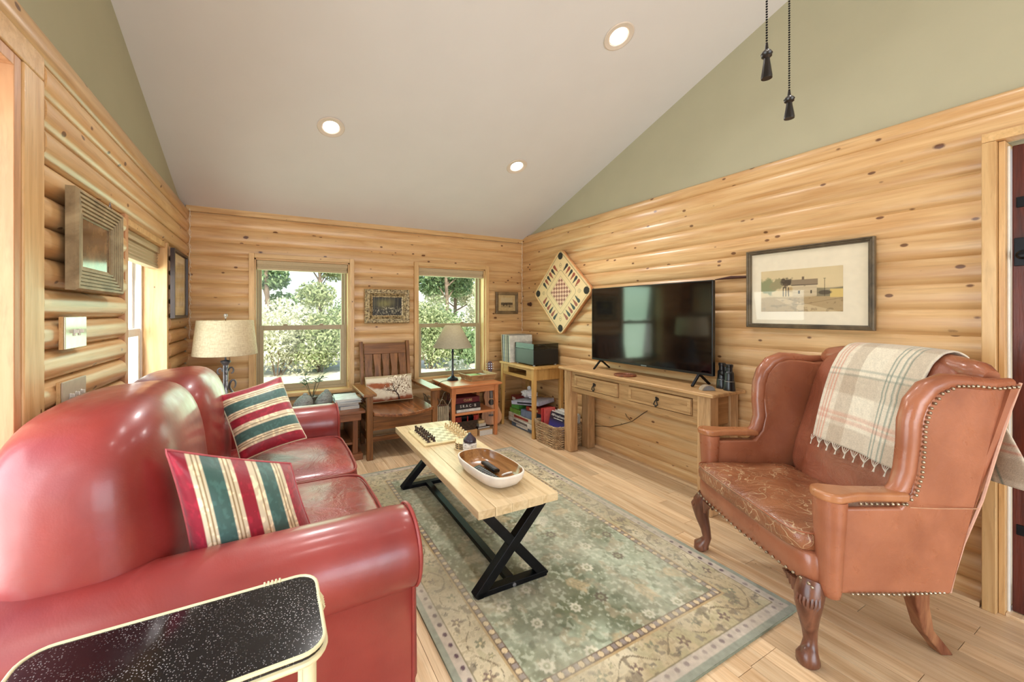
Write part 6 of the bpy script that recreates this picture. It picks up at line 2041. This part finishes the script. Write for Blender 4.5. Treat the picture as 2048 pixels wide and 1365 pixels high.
def field_print(H, W):
    img = np.zeros((H, W, 3)); y, x = np.meshgrid(np.linspace(0, 1, H), np.linspace(0, 1, W), indexing='ij')
    n = vnoise(H, W, 8, 51, 3)
    img[:] = lin(196, 174, 132)
    blend(img, np.clip((y - 0.42 - 0.12 * n) * 20, 0, 1), lin(96, 80, 58)); blend(img, np.clip((y - 0.68 - 0.1 * n) * 20, 0, 1), lin(160, 136, 96))
    blend(img, np.clip((n - 0.6) * 8, 0, 0.7) * (y > 0.5), lin(60, 50, 38))
    return img


M['print'] = printmat('paper_print', 0.7)
M['oil'] = printmat('oil_painting', 0.35, bump=0.3, bscale=120)


def framed(name, label, ctr, w, h, fw, depth, facing, mat_frame, prof, parts):
    """facing '-x' (right wall), '-y' (back wall), '+x' (left wall). local: x right, z up, y depth (front = -y)."""
    t = thing(name, label, 'picture', ctr)
    t.rotation_euler = (0, 0, {'-y': 0, '-x': -PI / 2, '+x': PI / 2}[facing])
    # moulding: mitred sweep of profile (offset from outer edge inward, depth forward)
    for side in range(4):
        a, b = [(-w / 2, w / 2, 'b'), (-h / 2, h / 2, 'r'), (w / 2, -w / 2, 't'), (h / 2, -h / 2, 'l')][side][:2]
        mb = MB()
        n = len(prof)
        for end in (0, 1):
            for (o_, dpt) in prof:
                if side == 0: p = ((-w / 2 + o_) if end == 0 else (w / 2 - o_), -dpt, -h / 2 + o_)
                elif side == 1: p = (w / 2 - o_, -dpt, (-h / 2 + o_) if end == 0 else (h / 2 - o_))
                elif side == 2: p = ((w / 2 - o_) if end == 0 else (-w / 2 + o_), -dpt, h / 2 - o_)
                else: p = (-w / 2 + o_, -dpt, (h / 2 - o_) if end == 0 else (-h / 2 + o_))
                mb.v.append(p)
        for i in range(n):
            mb.f.append((i, (i + 1) % n, n + (i + 1) % n, n + i))
        mb.f += [tuple(range(n - 1, -1, -1)), tuple(range(n, 2 * n))]
        o = mb.build('frame_rail', mat_frame, t)
        import bmesh as _bm
        bm_ = _bm.new(); bm_.from_mesh(o.data); _bm.ops.recalc_face_normals(bm_, faces=bm_.faces[:]); bm_.to_mesh(o.data); bm_.free()
    return t


# big watercolour on the right wall
fd = wood('grey_brown_frame', c(62, 52, 40), c(110, 94, 70), rough=0.5, grain=(3, 3, 3), var=0.1)
P1 = framed('framed_picture', 'large framed watercolour of a farmhouse on the right log wall', (2.796, 1.138, 1.452), 0.608, 0.492, 0.03, 0.03, '-x', fd, [(0, 0), (0, 0.024), (0.006, 0.028), (0.010, 0.022), (0.016, 0.024), (0.020, 0.016), (0.026, 0.016), (0.026, 0)], None)
MB().box(-0.285, 0.285, -0.006, -0.002, -0.227, 0.227).build('mat_board', plain('cream_mat', c(226, 214, 190), 0.8, var=0.02), P1)
painted('painting', house_print(110, 176), (-0.225, -0.0066, -0.145), (0.40, 0, 0), (0, 0, 0.255), M['print'], P1)
MB().box(-0.283, 0.283, -0.0125, -0.0115, -0.225, 0.225).build('glazing', M['picglass'], P1)

# ornate gilt frame on the back wall
gilt = Mt('antique_gilt', rough=0.4, metal=0.35)
gn = gilt.noise(gilt.coords(rnd=False), 60, 3); gilt.col(gilt.ramp(gn, [(0.35, c(92, 74, 48)), (0.6, c(196, 176, 134))])); gilt.bump(gn, 0.5, 0.004); gilt = gilt()
P2 = framed('framed_picture', 'ornate gilt frame with a dark forest stream painting between the windows', (1.083, 4.053, 1.369), 0.476, 0.356, 0.09, 0.05, '-y', gilt, [(0, 0), (0, 0.030), (0.008, 0.038), (0.030, 0.036), (0.034, 0.044), (0.042, 0.044), (0.046, 0.030), (0.058, 0.022), (0.062, 0.026), (0.070, 0.016), (0.084, 0.012), (0.084, 0)], None)
orn = MB()
for k in range(26):
    xx = -0.218 + 0.436 * k / 25
    for zz in (-0.160, 0.160):
        orn.sphere((xx, -0.036, zz + 0.004 * (-1) ** k), 0.0085, 7, 4, (1, 0.8, 1))
for k in range(18):
    zz = -0.145 + 0.29 * k / 17
    for xx in (-0.220, 0.220):
        orn.sphere((xx + 0.004 * (-1) ** k, -0.036, zz), 0.0085, 7, 4, (1, 0.8, 1))
o = orn.build('carved_ornament', gilt, P2, smooth=True); o['kind'] = 'stuff'
painted('painting', forest_print(84, 128), (-0.156, -0.010, -0.096), (0.312, 0, 0), (0, 0, 0.192), M['oil'], P2)
MB().box(-0.042, 0.038, -0.0185, -0.0155, -0.113, -0.103).build('name_plate', M['brass'], P2)

# small frame in the corner of the back wall
P3 = framed('framed_picture', 'small dark-framed sepia landscape beside the right back corner', (2.573, 4.053, 1.421), 0.318, 0.268, 0.05, 0.03, '-y', wood('small_brown_frame', c(84, 66, 44), c(136, 112, 78), rough=0.45, grain=(4, 4, 4)), [(0, 0), (0, 0.02), (0.01, 0.028), (0.03, 0.024), (0.036, 0.014), (0.036, 0)], None)
MB().box(-0.128, 0.128, -0.008, -0.003, -0.103, 0.103).build('mat_board', plain('tan_mat', c(196, 166, 116), 0.8), P3)
painted('print', field_print(48, 72), (-0.085, -0.0086, -0.055), (0.17, 0, 0), (0, 0, 0.12), M['print'], P3)
MB().box(-0.126, 0.126, -0.0135, -0.0125, -0.101, 0.101).build('glazing', M['picglass'], P3)

# deep grey ribbed frame on the left wall
gry = wood('grey_ribbed_frame', c(128, 108, 78), c(176, 156, 120), rough=0.5, grain=(4, 4, 4), var=0.06)
prof = [(0, 0), (0, 0.026)]
for k in range(6):
    a = 0.006 + k * 0.0135
    prof += [(a, 0.034 - k * 0.003), (a + 0.008, 0.034 - k * 0.003), (a + 0.0085, 0.026 - k * 0.003), (a + 0.0125, 0.026 - k * 0.003)]
prof += [(0.090, 0.010), (0.090, 0)]
P4 = framed('shadow_box_frame', 'wide grey ribbed frame around a dark reflective picture on the left wall', (-0.628, 2.030, 1.558), 0.460, 0.357, 0.07, 0.1, '+x', gry, prof, None)
P4['category'] = 'frame'
def dark_pic():
    m = Mt('dark_sepia_picture', rough=0.12, spec=0.6)
    v = m.coords(rnd=False)
    m.col(m.ramp(m.noise(v, 8, 4, 0.6), [(0.35, c(58, 40, 26)), (0.65, c(140, 108, 76))]))
    return m()
MB().box(-0.142, 0.142, -0.009, -0.004, -0.090, 0.090).build('dark_picture', dark_pic(), P4)
MB().tube([(0.13, -0.008, 0.17), (0.16, -0.006, 0.215), (0.18, -0.008, 0.17)], 0.002, 5).build('hanger', M['iron'], P4, smooth=True)

# slim dark frame near the left corner
P5 = framed('framed_picture', 'slim black-framed print on the left wall next to the corner', (-0.640, 3.640, 1.510), 0.50, 0.50, 0.02, 0.03, '+x', plain('espresso_frame', c(48, 28, 18), 0.4), [(0, 0), (0, 0.026), (0.018, 0.026), (0.022, 0.012), (0.022, 0)], None)
MB().box(-0.23, 0.23, -0.008, -0.003, -0.23, 0.23).build('mat_board', plain('parchment', c(214, 190, 150), 0.8, var=0.08, nscale=6), P5)
MB().box(-0.15, 0.15, -0.0088, -0.008, -0.17, 0.17).build('print', plain('parchment_print', c(196, 170, 128), 0.8, var=0.2, nscale=9), P5)
MB().box(-0.229, 0.229, -0.0125, -0.0115, -0.229, 0.229).build('glazing', M['picglass'], P5)

# switch plates on the left logs
for (yy, zz, h_, w_, lab, shiny, nsw) in ((1.883, 1.230, 0.113, 0.170, 'glossy switch plate on the left logs below the grey frame', True, 2), (1.872, 1.008, 0.115, 0.185, 'grey outlet plate low on the left logs above the sofa back', False, 3)):
    t = thing('switch_plate', lab, 'switch plate', (-0.632, yy, zz), group='left wall plates')
    t.rotation_euler = (0, 0, PI / 2)
    pm = plain('plate_shiny' if shiny else 'plate_grey', c(206, 204, 180) if shiny else c(186, 172, 148), 0.12 if shiny else 0.35, 0.3 if shiny else 0.0, var=0.06)
    MB().box(-w_ / 2, w_ / 2, 0.0, 0.012, -h_ / 2, h_ / 2).build('backing_block', M['trimh'], t, bevel=0.002)
    MB().box(-w_ / 2, w_ / 2, -0.006, 0.0, -h_ / 2, h_ / 2).build('cover', pm, t, bevel=0.003)
    for k in range(nsw):
        xx = (k - (nsw - 1) / 2) * 0.042
        MB().box(xx - 0.005, xx + 0.005, -0.009, -0.006, -0.012, 0.012).box(xx - 0.004, xx + 0.004, -0.018, -0.008, -0.002, 0.010).build('toggle', M['white'], t, bevel=0.001)

# dark knob on the right wall near the corner
KN = thing('wall_knob', 'dark round wooden knob on the right log wall below the game board', 'knob', (2.802, 3.87, 1.405))
KN.rotation_euler = (0, 0, -PI / 2)
MB().lathe([(0, 0), (0.026, 0), (0.024, 0.006), (0.012, 0.012), (0.012, 0.02), (0.02, 0.026), (0.018, 0.036), (0, 0.04)], 18, (0, 0, 0), Matrix.Rotation(PI / 2, 3, 'X')).build('knob', plain('dark_knob_wood', c(70, 36, 22), 0.4), KN, smooth=True)

# ---- carrom style game board hung as a diamond
def carrom(N):
    y, x = np.meshgrid(np.linspace(1, -1, N), np.linspace(-1, 1, N), indexing='ij')
    img = np.zeros((N, N, 3)); img[:] = lin(226, 198, 150)
    red, blk_, pk = lin(150, 74, 56), lin(44, 48, 50), lin(226, 186, 156)
    ink = lin(70, 52, 38)
    d = np.maximum(np.abs(x), np.abs(y))
    def line(m, w=0.010): blend(img, np.clip((w - np.abs(m)) / 0.006, 0, 1), ink)
    # outer ink line, inner rounded square
    r = 0.10
    def rbox(h): return np.hypot(np.maximum(np.abs(x) - (h - r), 0), np.maximum(np.abs(y) - (h - r), 0)) - r
    line(rbox(0.54), 0.008)
    line(np.maximum(np.abs(x), np.abs(y)) - 0.385, 0.006)
    # checker field
    m = d < 0.36
    ck = (np.floor((x + 0.36) / 0.09) + np.floor((y + 0.36) / 0.09)) % 2
    img[m & (ck == 0)] = pk
    img[m & (ck == 1)] = lin(146, 88, 72)
    # backgammon darts along the four sides
    for rot in range(4):
        X, Y = [(x, y), (-y, x), (-x, -y), (y, -x)][rot]
        for k in range(6):
            cx_ = (k - 2.5) * 0.155
            t = (Y - 0.58) / 0.31
            w = 0.068 * np.clip(t, 0, 1) ** 0.8 * np.where(t > 0.8, np.sqrt(np.clip(1 - ((t - 0.8) / 0.2) ** 2, 0, 1)), 1)
            blend(img, ((np.abs(X - cx_) < w) & (t > 0) & (t < 1)).astype(float), red if k % 2 else blk_)
    # corner circles with numerals and arcs
    for sx in (-1, 1):
        for sy in (-1, 1):
            q_ = np.hypot(x - sx * 0.62, y - sy * 0.62)
            line(q_ - 0.06, 0.007)
            blend(img, ((np.abs((x - sx * 0.62) - (y - sy * 0.62) * sx * sy * -1) < 0.012) & (q_ < 0.035)).astype(float), ink)
            q2 = np.hypot(x - sx * 0.56, y - sy * 0.56)
            blend(img, (np.clip((0.007 - np.abs(q2 - 0.17)) / 0.005, 0, 1)) * (np.maximum(np.abs(x), np.abs(y)) > 0.55) * ((np.abs(x) < 0.70) & (np.abs(y) < 0.70)), ink)
    line(np.maximum(np.abs(x), np.abs(y)) - 0.955, 0.012)
    return img


CBd = thing('game_board', 'square wooden game board hung as a diamond beside the television', 'game board', (2.797, 3.277, 1.523))
CBd.rotation_euler = (0, 0, -PI / 2)
S = 0.335
c45 = math.sqrt(0.5)
rotd = lambda a, b: ((a - b) * c45, (a + b) * c45)
outline = [rotd(a, b) for a, b in rrect(-S, S, -S, S, 0.055, 5)]
MB().prism(outline, 1, -0.030, 0.0).build('panel', wood('board_wood', c(184, 120, 76), c(214, 156, 104), rough=0.4, grain=(4, 4, 4), var=0.03), CBd, bevel=0.003)
a0 = rotd(-S + 0.012, -S + 0.012); ax_ = rotd(2 * S - 0.024, 0); ay_ = rotd(0, 2 * S - 0.024)
# printed face: drop the rounded corners of the sheet
img = carrom(176)
H = 176
gx_, gy_ = np.meshgrid(np.linspace(-1, 1, H), np.linspace(1, -1, H))
lim = S - 0.010
px_, py_ = gx_ * lim, gy_ * lim
rc = 0.05
ex = np.maximum(np.abs(px_) - (lim - rc), 0); ey = np.maximum(np.abs(py_) - (lim - rc), 0)
L_ = np.hypot(ex, ey); f_ = np.where(L_ > rc, rc / np.maximum(L_, 1e-6), 1)
px_ = np.sign(px_) * (np.minimum(np.abs(px_), lim - rc) + ex * f_); py_ = np.sign(py_) * (np.minimum(np.abs(py_), lim - rc) + ey * f_)
V_ = np.stack([(px_ - py_) * c45, np.full_like(px_, -0.0306), (px_ + py_) * c45], -1)
painted_surface('printed_face', V_, img, printmat('board_print', 0.35), CBd)
net = plain('dark_net_pocket', c(40, 36, 28), 0.7, var=0.3, nscale=90)
rimw = wood('board_rim', c(206, 160, 104), c(230, 190, 138), rough=0.4, grain=(4, 4, 4), var=0.03)
MB().tube([(a * 0.985, -0.031, b * 0.985) for a, b in outline], 0.006, 6, closed=True).build('raised_rim', rimw, CBd, smooth=True)
for sx, sz in ((0, 1), (0, -1), (1, 0), (-1, 0)):
    rr = (S - 0.060) * math.sqrt(2)
    MB().lathe([(0, 0), (0.036, 0), (0.038, 0.002), (0.036, 0.003), (0, 0.0015)], 24, (sx * rr, -0.0308, sz * rr), Matrix.Rotation(PI / 2, 3, 'X')).build('corner_pocket', net, CBd, smooth=True)

# ================================================================== WINGBACK ARMCHAIR
M['tan'] = leather('brown_leather', c(136, 76, 50), c(170, 106, 76), rough=0.30, scale=4.0, wrinkle=0.10, coat=0.25)
M['tancush'] = leather('worn_brown_leather', c(112, 60, 36), c(160, 104, 70), rough=0.32, scale=4.5, wrinkle=0.55, crack=c(206, 178, 140), coat=0.15)
M['tanback'] = leather('gathered_brown_leather', c(120, 62, 40), c(166, 100, 74), rough=0.34, scale=4.0, wrinkle=0.4, coat=0.15)
M['tanpad'] = leather('worn_arm_leather', c(146, 88, 54), c(184, 124, 82), rough=0.3, scale=6.0, wrinkle=0.08, coat=0.25)
M['chleg'] = wood('carved_mahogany', c(78, 42, 28), c(132, 84, 62), rough=0.3, grain=(8, 8, 1.2), var=0.08, coat=0.3)
AC = thing('wing_chair', 'brown leather wingback armchair with nailhead trim by the dark door', 'armchair', (1.97, 0.996, 0), math.atan2(0.878, 0.478))
a_ = lambda n, mb, mat, par=None, smooth=True, sharp=50, bv=0.0: mb.build(n, mat, par if par is not None else AC, smooth=smooth, sharp=sharp, bevel=bv)
ZB = 0.29


def apr(p, q):
    q.y += 0.022 * (1 - p.x ** 2) * (1 if p.y > 0 else 0)
    return q


a_('seat_frame', MB().superbox((0, -0.19, 0.355), (0.372, 0.245, 0.066), 0.16, 0.25, 12, 56, None, apr), M['tan'])


def cus(p, q):
    q.z += (0.022 * (1 - p.x ** 2) * (1 - p.y ** 2)) * (1 if p.z > 0 else 0.3) + 0.006 * math.sin(p.x * 7 + p.y * 5) * (1 - p.y ** 2)
    q.y += 0.014 * (1 - p.x ** 2) * (1 if p.y > 0 else 0)
    return q


cu = a_('seat_cushion', MB().superbox((0.0, -0.165, 0.445), (0.352, 0.245, 0.050), 0.20, 0.42, 16, 64, None, cus), M['tancush'])
lp_ = []
for i in range(56):
    a = 2 * PI * i / 56
    ss = lambda v: math.copysign(abs(v) ** 0.2, v)
    lp_.append((0.348 * ss(math.cos(a)), -0.165 + 0.241 * ss(math.sin(a)) + (0.014 * (1 - ss(math.cos(a)) ** 2) if math.sin(a) > 0 else 0), 0.480))
a_('cushion_seam', MB().tube(lp_, 0.0035, 5, closed=True), M['tan'], par=cu)

th = math.atan(0.30)
RX = Matrix.Rotation(th, 3, 'X')


def bkf(p, q):
    q.z += 0.035 * (1 - p.x ** 2) * max(0, p.z)
    q.y += 0.02 * (1 - p.x ** 2) * max(0, p.y) - 0.008 * math.sin(p.x * 10) * max(0, -p.z)
    return q


a_('inside_back', MB().superbox((0, -0.530, 0.760), (0.325, 0.060, 0.335), 0.35, 0.35, 22, 48, RX, bkf), M['tanback'])
a_('crest_roll', MB().tube([(0.34 * t, -0.625 - 0.01 * (1 - t * t), 1.058 + 0.045 * (1 - t * t)) for t in [i / 10 - 1 for i in range(21)]], [0.030] + [0.048] * 19 + [0.030], 14), M['tan'])
# outside back panel
ob = MB()
for z, y, hw in ((ZB, -0.435, 0.345), (0.55, -0.515, 0.37), (0.85, -0.605, 0.385), (1.045, -0.665, 0.39)):
    for sx in (-1, -0.5, 0, 0.5, 1):
        ob.v += [(sx * hw, y, z + (0.035 * (1 - sx * sx) if z > 1 else 0)), (sx * hw, y + 0.03, z + (0.035 * (1 - sx * sx) if z > 1 else 0))]
for r_ in range(3):
    for k in range(4):
        b = r_ * 10 + k * 2; d = b + 10
        ob.f += [(b, b + 2, d + 2, d), (b + 1, d + 1, d + 3, b + 3)]
    b = r_ * 10; d = b + 10
    ob.f += [(b, d, d + 1, b + 1), (b + 8, b + 9, d + 9, d + 8)]
for k in range(4):
    ob.f += [(k * 2, k * 2 + 1, k * 2 + 3, k * 2 + 2), (30 + k * 2, 32 + k * 2, 33 + k * 2, 31 + k * 2)]
a_('outside_back', ob, M['tan'])

# sides: lower arm panel and wing as one outline each
side = [(-0.03, ZB), (-0.02, 0.60), (-0.245, 0.605), (-0.285, 0.66), (-0.300, 0.74), (-0.298, 0.84), (-0.305, 0.93), (-0.330, 0.99), (-0.370, 1.030), (-0.430, 1.045), (-0.50, 1.040), (-0.57, 1.030), (-0.645, 1.040), (-0.60, 0.88), (-0.53, 0.64), (-0.43, ZB)]
roll = [(-0.235, 0.632), (-0.268, 0.665), (-0.288, 0.73), (-0.287, 0.82), (-0.292, 0.91), (-0.312, 0.975), (-0.352, 1.026), (-0.41, 1.052), (-0.48, 1.052), (-0.56, 1.043), (-0.645, 1.050)]
for sx in (-1, 1):
    mb = MB()
    n = len(side)
    for k, off in ((0, 0.338), (1, 0.395)):
        for (yy, zz) in side:
            fl = 0.012 if (zz > 0.8 and yy > -0.4) else 0.0            # wing flares outward at the front
            tap = -0.03 * max(0.0, (-0.30 - yy)) / 0.35
            mb.v.append((sx * (off + fl + tap * 0.6), yy, zz))
    f1, f2 = tuple(range(n)), tuple(range(2 * n - 1, n - 1, -1))
    mb.f += [f1, f2] + [(j, n + j, n + (j + 1) % n, (j + 1) % n) for j in range(n)]
    if sx > 0:
        mb.f = [f[::-1] for f in mb.f]
    sd = a_('side_panel', mb, M['tan'], smooth=False, bv=0.012)
    a_('wing_roll', MB().tube([(sx * (0.366 + (0.010 if z > 0.8 else 0)), y, z) for y, z in roll], [0.026, 0.030, 0.031, 0.031, 0.032, 0.033, 0.033, 0.030, 0.026, 0.022, 0.016], 14), M['tan'])
    # arm: padded top from the wing to the post, with an oval front end
    outl = []
    for i in range(15):
        a = -PI / 2 + PI * i / 14
        outl.append((sx * 0.372 + 0.056 * math.sin(a) , -0.012 + 0.050 * math.cos(a)))
    outl = [(sx * 0.372 - 0.036, -0.27)] + [(sx * 0.372 - 0.036, -0.09)] + outl + [(sx * 0.372 + 0.036, -0.09), (sx * 0.372 + 0.036, -0.27)]
    a_('arm_pad', MB().prism(outl[::-1], 2, 0.625, 0.660), M['tanpad'], smooth=False, bv=0.012)
    post = MB()
    for (z, rx, ry) in ((0.268, 0.026, 0.020), (0.275, 0.034, 0.028), (0.30, 0.038, 0.034), (0.42, 0.042, 0.038), (0.55, 0.050, 0.044), (0.626, 0.053, 0.047)):
        post.v += [(sx * (0.368 + 0.004 * (z - 0.27)) + rx * math.cos(2 * PI * j / 24), -0.018 + ry * math.sin(2 * PI * j / 24), z) for j in range(24)]
    for i in range(5):
        for j in range(24):
            post.f.append((i * 24 + j, i * 24 + (j + 1) % 24, (i + 1) * 24 + (j + 1) % 24, (i + 1) * 24 + j))
    post.f += [tuple(range(23, -1, -1)), tuple(120 + j for j in range(24))]
    a_('arm_post', post, M['tan'])
    a_('side_seam', MB().tube([(sx * 0.4085, -0.262, 0.612), (sx * 0.402, -0.36, 0.606), (sx * 0.386, -0.525, 0.600)], 0.0018, 5), plain('seam_thread', c(196, 150, 118), 0.6))
    # rear welt
    rear = [(-0.437, ZB + 0.002), (-0.452, 0.36), (-0.485, 0.47), (-0.535, 0.63), (-0.585, 0.80), (-0.635, 0.96), (-0.668, 1.050)]
    a_('rear_welt', MB().tube([(sx * (0.375 if z < 0.5 else 0.386), y, z) for y, z in rear], 0.0045, 6), plain('pink_welt', c(206, 160, 138), 0.6))

# nailheads
nail = MB()
def nails(path, step=0.0165):
    P_ = [Vector(p) for p in path]
    for i in range(len(P_) - 1):
        L = (P_[i + 1] - P_[i]).length
        k = max(1, int(L / step))
        for j in range(k):
            p = P_[i].lerp(P_[i + 1], j / k)
            nail.sphere(p, 0.0062, 6, 4)
for sx in (-1, 1):
    nails([(sx * 0.402, -0.07, ZB + 0.008), (sx * 0.399, -0.25, ZB + 0.008), (sx * 0.384, -0.42, ZB + 0.008)])
    ed = [(sx * (0.410 if z > 0.8 else 0.402) - sx * 0.018 * max(0, (-0.30 - y)) / 0.35, y - 0.022, z - 0.012) for y, z in roll]
    nails(ed)
    nails([(sx * 0.4105, -0.09, 0.624), (sx * 0.4105, -0.255, 0.624)])
    nails([(sx * 0.372, 0.045, ZB + 0.008), (sx * 0.36, 0.055, ZB + 0.008)])
nails([(0.368 * t, 0.054 + 0.024 * (1 - t * t), ZB + 0.020) for t in [i / 12 - 1 for i in range(25)]])
o = a_('nailhead_trim', nail, plain('pewter_nail', c(176, 160, 138), 0.3, 0.85, var=0.2))
o['kind'] = 'stuff'

# cabriole front legs with carved knees
for sx in (-1, 1):
    px0, py0 = sx * 0.335, 0.018
    path = [(0.0, 0.0, 0.30), (0.012, 0.016, 0.262), (0.016, 0.024, 0.225), (0.010, 0.018, 0.175), (0.0, 0.006, 0.120), (-0.004, 0.0, 0.075), (0.004, 0.010, 0.045), (0.012, 0.022, 0.026), (0.012, 0.022, 0.010), (0.010, 0.018, 0.0)]
    rad = [0.040, 0.044, 0.041, 0.032, 0.024, 0.021, 0.026, 0.036, 0.036, 0.028]
    lg_ = a_('front_leg', MB().tube([(px0 + sx * x, py0 + y, z) for x, y, z in path], rad, 18), M['chleg'], sharp=70)
    cv_ = MB()
    for k in range(7):
        t = -0.75 + k * 0.25
        ang = math.atan2(1, sx) + t
        cv_.tube([(px0 + sx * 0.006 + 0.041 * math.cos(ang), py0 + 0.006 + 0.041 * math.sin(ang), 0.276), (px0 + sx * 0.014 + 0.046 * math.cos(ang), py0 + 0.018 + 0.046 * math.sin(ang), 0.245), (px0 + sx * 0.014 + 0.036 * math.cos(ang * 0.6 + math.atan2(1, sx) * 0.4), py0 + 0.02 + 0.036 * math.sin(ang * 0.6 + math.atan2(1, sx) * 0.4), 0.205)], [0.005, 0.006, 0.002], 6)
    a_('knee_carving', cv_, M['chleg'], par=lg_)
    for (dx, dy) in ((-sx * 1, 0), (0, -1)):
        ear = MB()
        for k in range(5):
            d0 = 0.036 + k * 0.012
            z1 = 0.288; z0 = 0.222 + k * 0.013
            ear.tube([(px0 + dx * d0, py0 + dy * d0 + (0.030 if dx else 0), z1), (px0 + dx * (d0 - 0.004), py0 + dy * (d0 - 0.004) + (0.030 if dx else 0), z0)], [0.011, 0.006], 8)
        a_('knee_ear', ear, M['chleg'], par=lg_)
for sx in (-1, 1):
    lgm = MB()
    for (x, y, z, w) in ((0.300, -0.395, 0.30, 0.056), (0.297, -0.405, 0.20, 0.050), (0.290, -0.435, 0.10, 0.044), (0.282, -0.500, 0.022, 0.046), (0.280, -0.515, 0.0, 0.046)):
        lgm.v += [(sx * x + w / 2, y - w / 2, z), (sx * x + w / 2, y + w / 2, z), (sx * x - w / 2, y + w / 2, z), (sx * x - w / 2, y - w / 2, z)]
    for i in range(4):
        for j in range(4):
            lgm.f.append((i * 4 + (j + 1) % 4, i * 4 + j, (i + 1) * 4 + j, (i + 1) * 4 + (j + 1) % 4))
    lgm.f += [(0, 1, 2, 3), (19, 18, 17, 16)]
    a_('rear_leg', lgm, wood('rear_leg_wood_%s' % ('near' if sx < 0 else 'far'), c(104, 52, 34), c(166, 116, 80), rough=0.4, grain=(8, 8, 1)), smooth=False, bv=0.006)

# ---- plaid blanket over the back
def plaid(H, W):
    v, u = np.meshgrid(np.linspace(0, 1, H), np.linspace(0, 1, W), indexing='ij')
    img = np.zeros((H, W, 3))
    crm_, tpe, wht_ = lin(226, 214, 194), lin(186, 166, 144), lin(236, 226, 206)
    colw = np.where((u % 0.62) < 0.20, 0, np.where((u % 0.62) < 0.36, 1, np.where((u % 0.62) < 0.62, 0.25, 0)))
    vv = v * 3.1
    roww = np.where((vv % 0.70) < 0.24, 0.75, 0.0)
    k = np.clip(0.5 * colw + 0.5 * roww, 0, 1)[..., None]
    img[:] = crm_ * (1 - k) + tpe * k
    blend(img, ((u > 0.36) & (u < 0.62) & ((vv % 0.7) >= 0.24)).astype(float) * 0.7, wht_)
    cor, grn_ = lin(206, 124, 100), lin(112, 132, 122)
    for x0 in (0.05, 0.085, 0.13):
        blend(img, np.clip((0.010 - np.abs(u - x0)) / 0.004, 0, 1) * 0.7, cor)
    for x0 in (0.68, 0.725, 0.79, 0.835):
        blend(img, np.clip((0.009 - np.abs(u - x0)) / 0.004, 0, 1) * 0.8, grn_)
    for y0 in (0.105, 0.13, 0.86, 0.885):
        blend(img, np.clip((0.006 - np.abs(v - y0)) / 0.003, 0, 1) * 0.6, cor)
    for y0 in (0.30, 0.33):
        blend(img, np.clip((0.005 - np.abs(v - y0)) / 0.003, 0, 1) * 0.5, grn_)
    n = vnoise(H, W, 60, 71, 2)
    img *= (0.9 + 0.2 * n)[..., None]
    return img


BLK = thing('plaid_blanket', 'cream plaid blanket draped over the back of the wing chair', 'blanket', tuple(AC.location), AC.rotation_euler.z)
prof_ = [(-0.412, 0.690), (-0.444, 0.80), (-0.480, 0.92), (-0.515, 1.03), (-0.552, 1.105), (-0.595, 1.148), (-0.645, 1.158), (-0.690, 1.135), (-0.712, 1.08), (-0.712, 1.0), (-0.705, 0.88), (-0.700, 0.76), (-0.695, 0.655)]
PV = np.array(prof_)
seg = np.r_[0, np.cumsum(np.hypot(*np.diff(PV, axis=0).T))]
HB, WBk = 120, 80
tt = np.linspace(0, seg[-1], HB)
py = np.interp(tt, seg, PV[:, 0]); pz = np.interp(tt, seg, PV[:, 1])
def smooth1(a):
    for _ in range(3):
        a = np.r_[a[0], (a[:-2] + 2 * a[1:-1] + a[2:]) / 4, a[-1]]
    return a
py, pz = smooth1(py), smooth1(pz)
u_ = np.linspace(0, 1, WBk)
Xb = 0.172 - 0.400 * u_
Vb = np.zeros((HB, WBk, 3))
s01 = tt / seg[-1]
for i in range(HB):
    hangback = max(0, (s01[i] - 0.62) / 0.38)
    xo = Xb + 0.012 * np.sin(s01[i] * 5) - hangback * 0.16 * u_
    fold = 0.008 * np.sin(u_ * 9 + s01[i] * 4) * np.clip(abs(s01[i] - 0.5) * 2.2, 0.2, 1)
    nrm_sign = 1 if s01[i] < 0.5 else -1
    Vb[i, :, 0] = xo
    Vb[i, :, 1] = py[i] + fold * nrm_sign - hangback * (0.01 + 0.02 * u_)
    Vb[i, :, 2] = pz[i] - 0.022 * (u_ - 0.42) ** 2 * (1 if 0.3 < s01[i] < 0.7 else 0.2) - (0.02 * u_ if s01[i] < 0.25 else 0)
ob_ = painted_surface('cloth', Vb, plaid(HB, WBk), printmat('wool_plaid', 0.95, bump=0.4, bscale=300, sheen=0.3, spec=0.1, weave=220), BLK)
md = ob_.modifiers.new('thickness', 'SOLIDIFY'); md.thickness = 0.006; md.offset = 1.0
fr_ = MB()
random.seed(4)
for k in range(40):
    uu = k / 39
    x0 = 0.172 - 0.400 * uu
    clump = round(uu * 9) / 9
    x1 = 0.172 - 0.400 * clump
    y0, z0 = prof_[0]
    z0 -= 0.02 * uu
    fr_.tube([(x0, y0 + 0.004, z0 + 0.002), ((x0 + x1) / 2, y0 + 0.008, z0 - 0.014), (x1, y0 + 0.006, z0 - 0.028), (x1 + random.uniform(-0.004, 0.004), y0 + 0.012, z0 - 0.045)], 0.0016, 4)
o = fr_.build('fringe', plain('cream_fringe', c(222, 212, 194), 0.9), BLK, smooth=True)
o['kind'] = 'stuff'
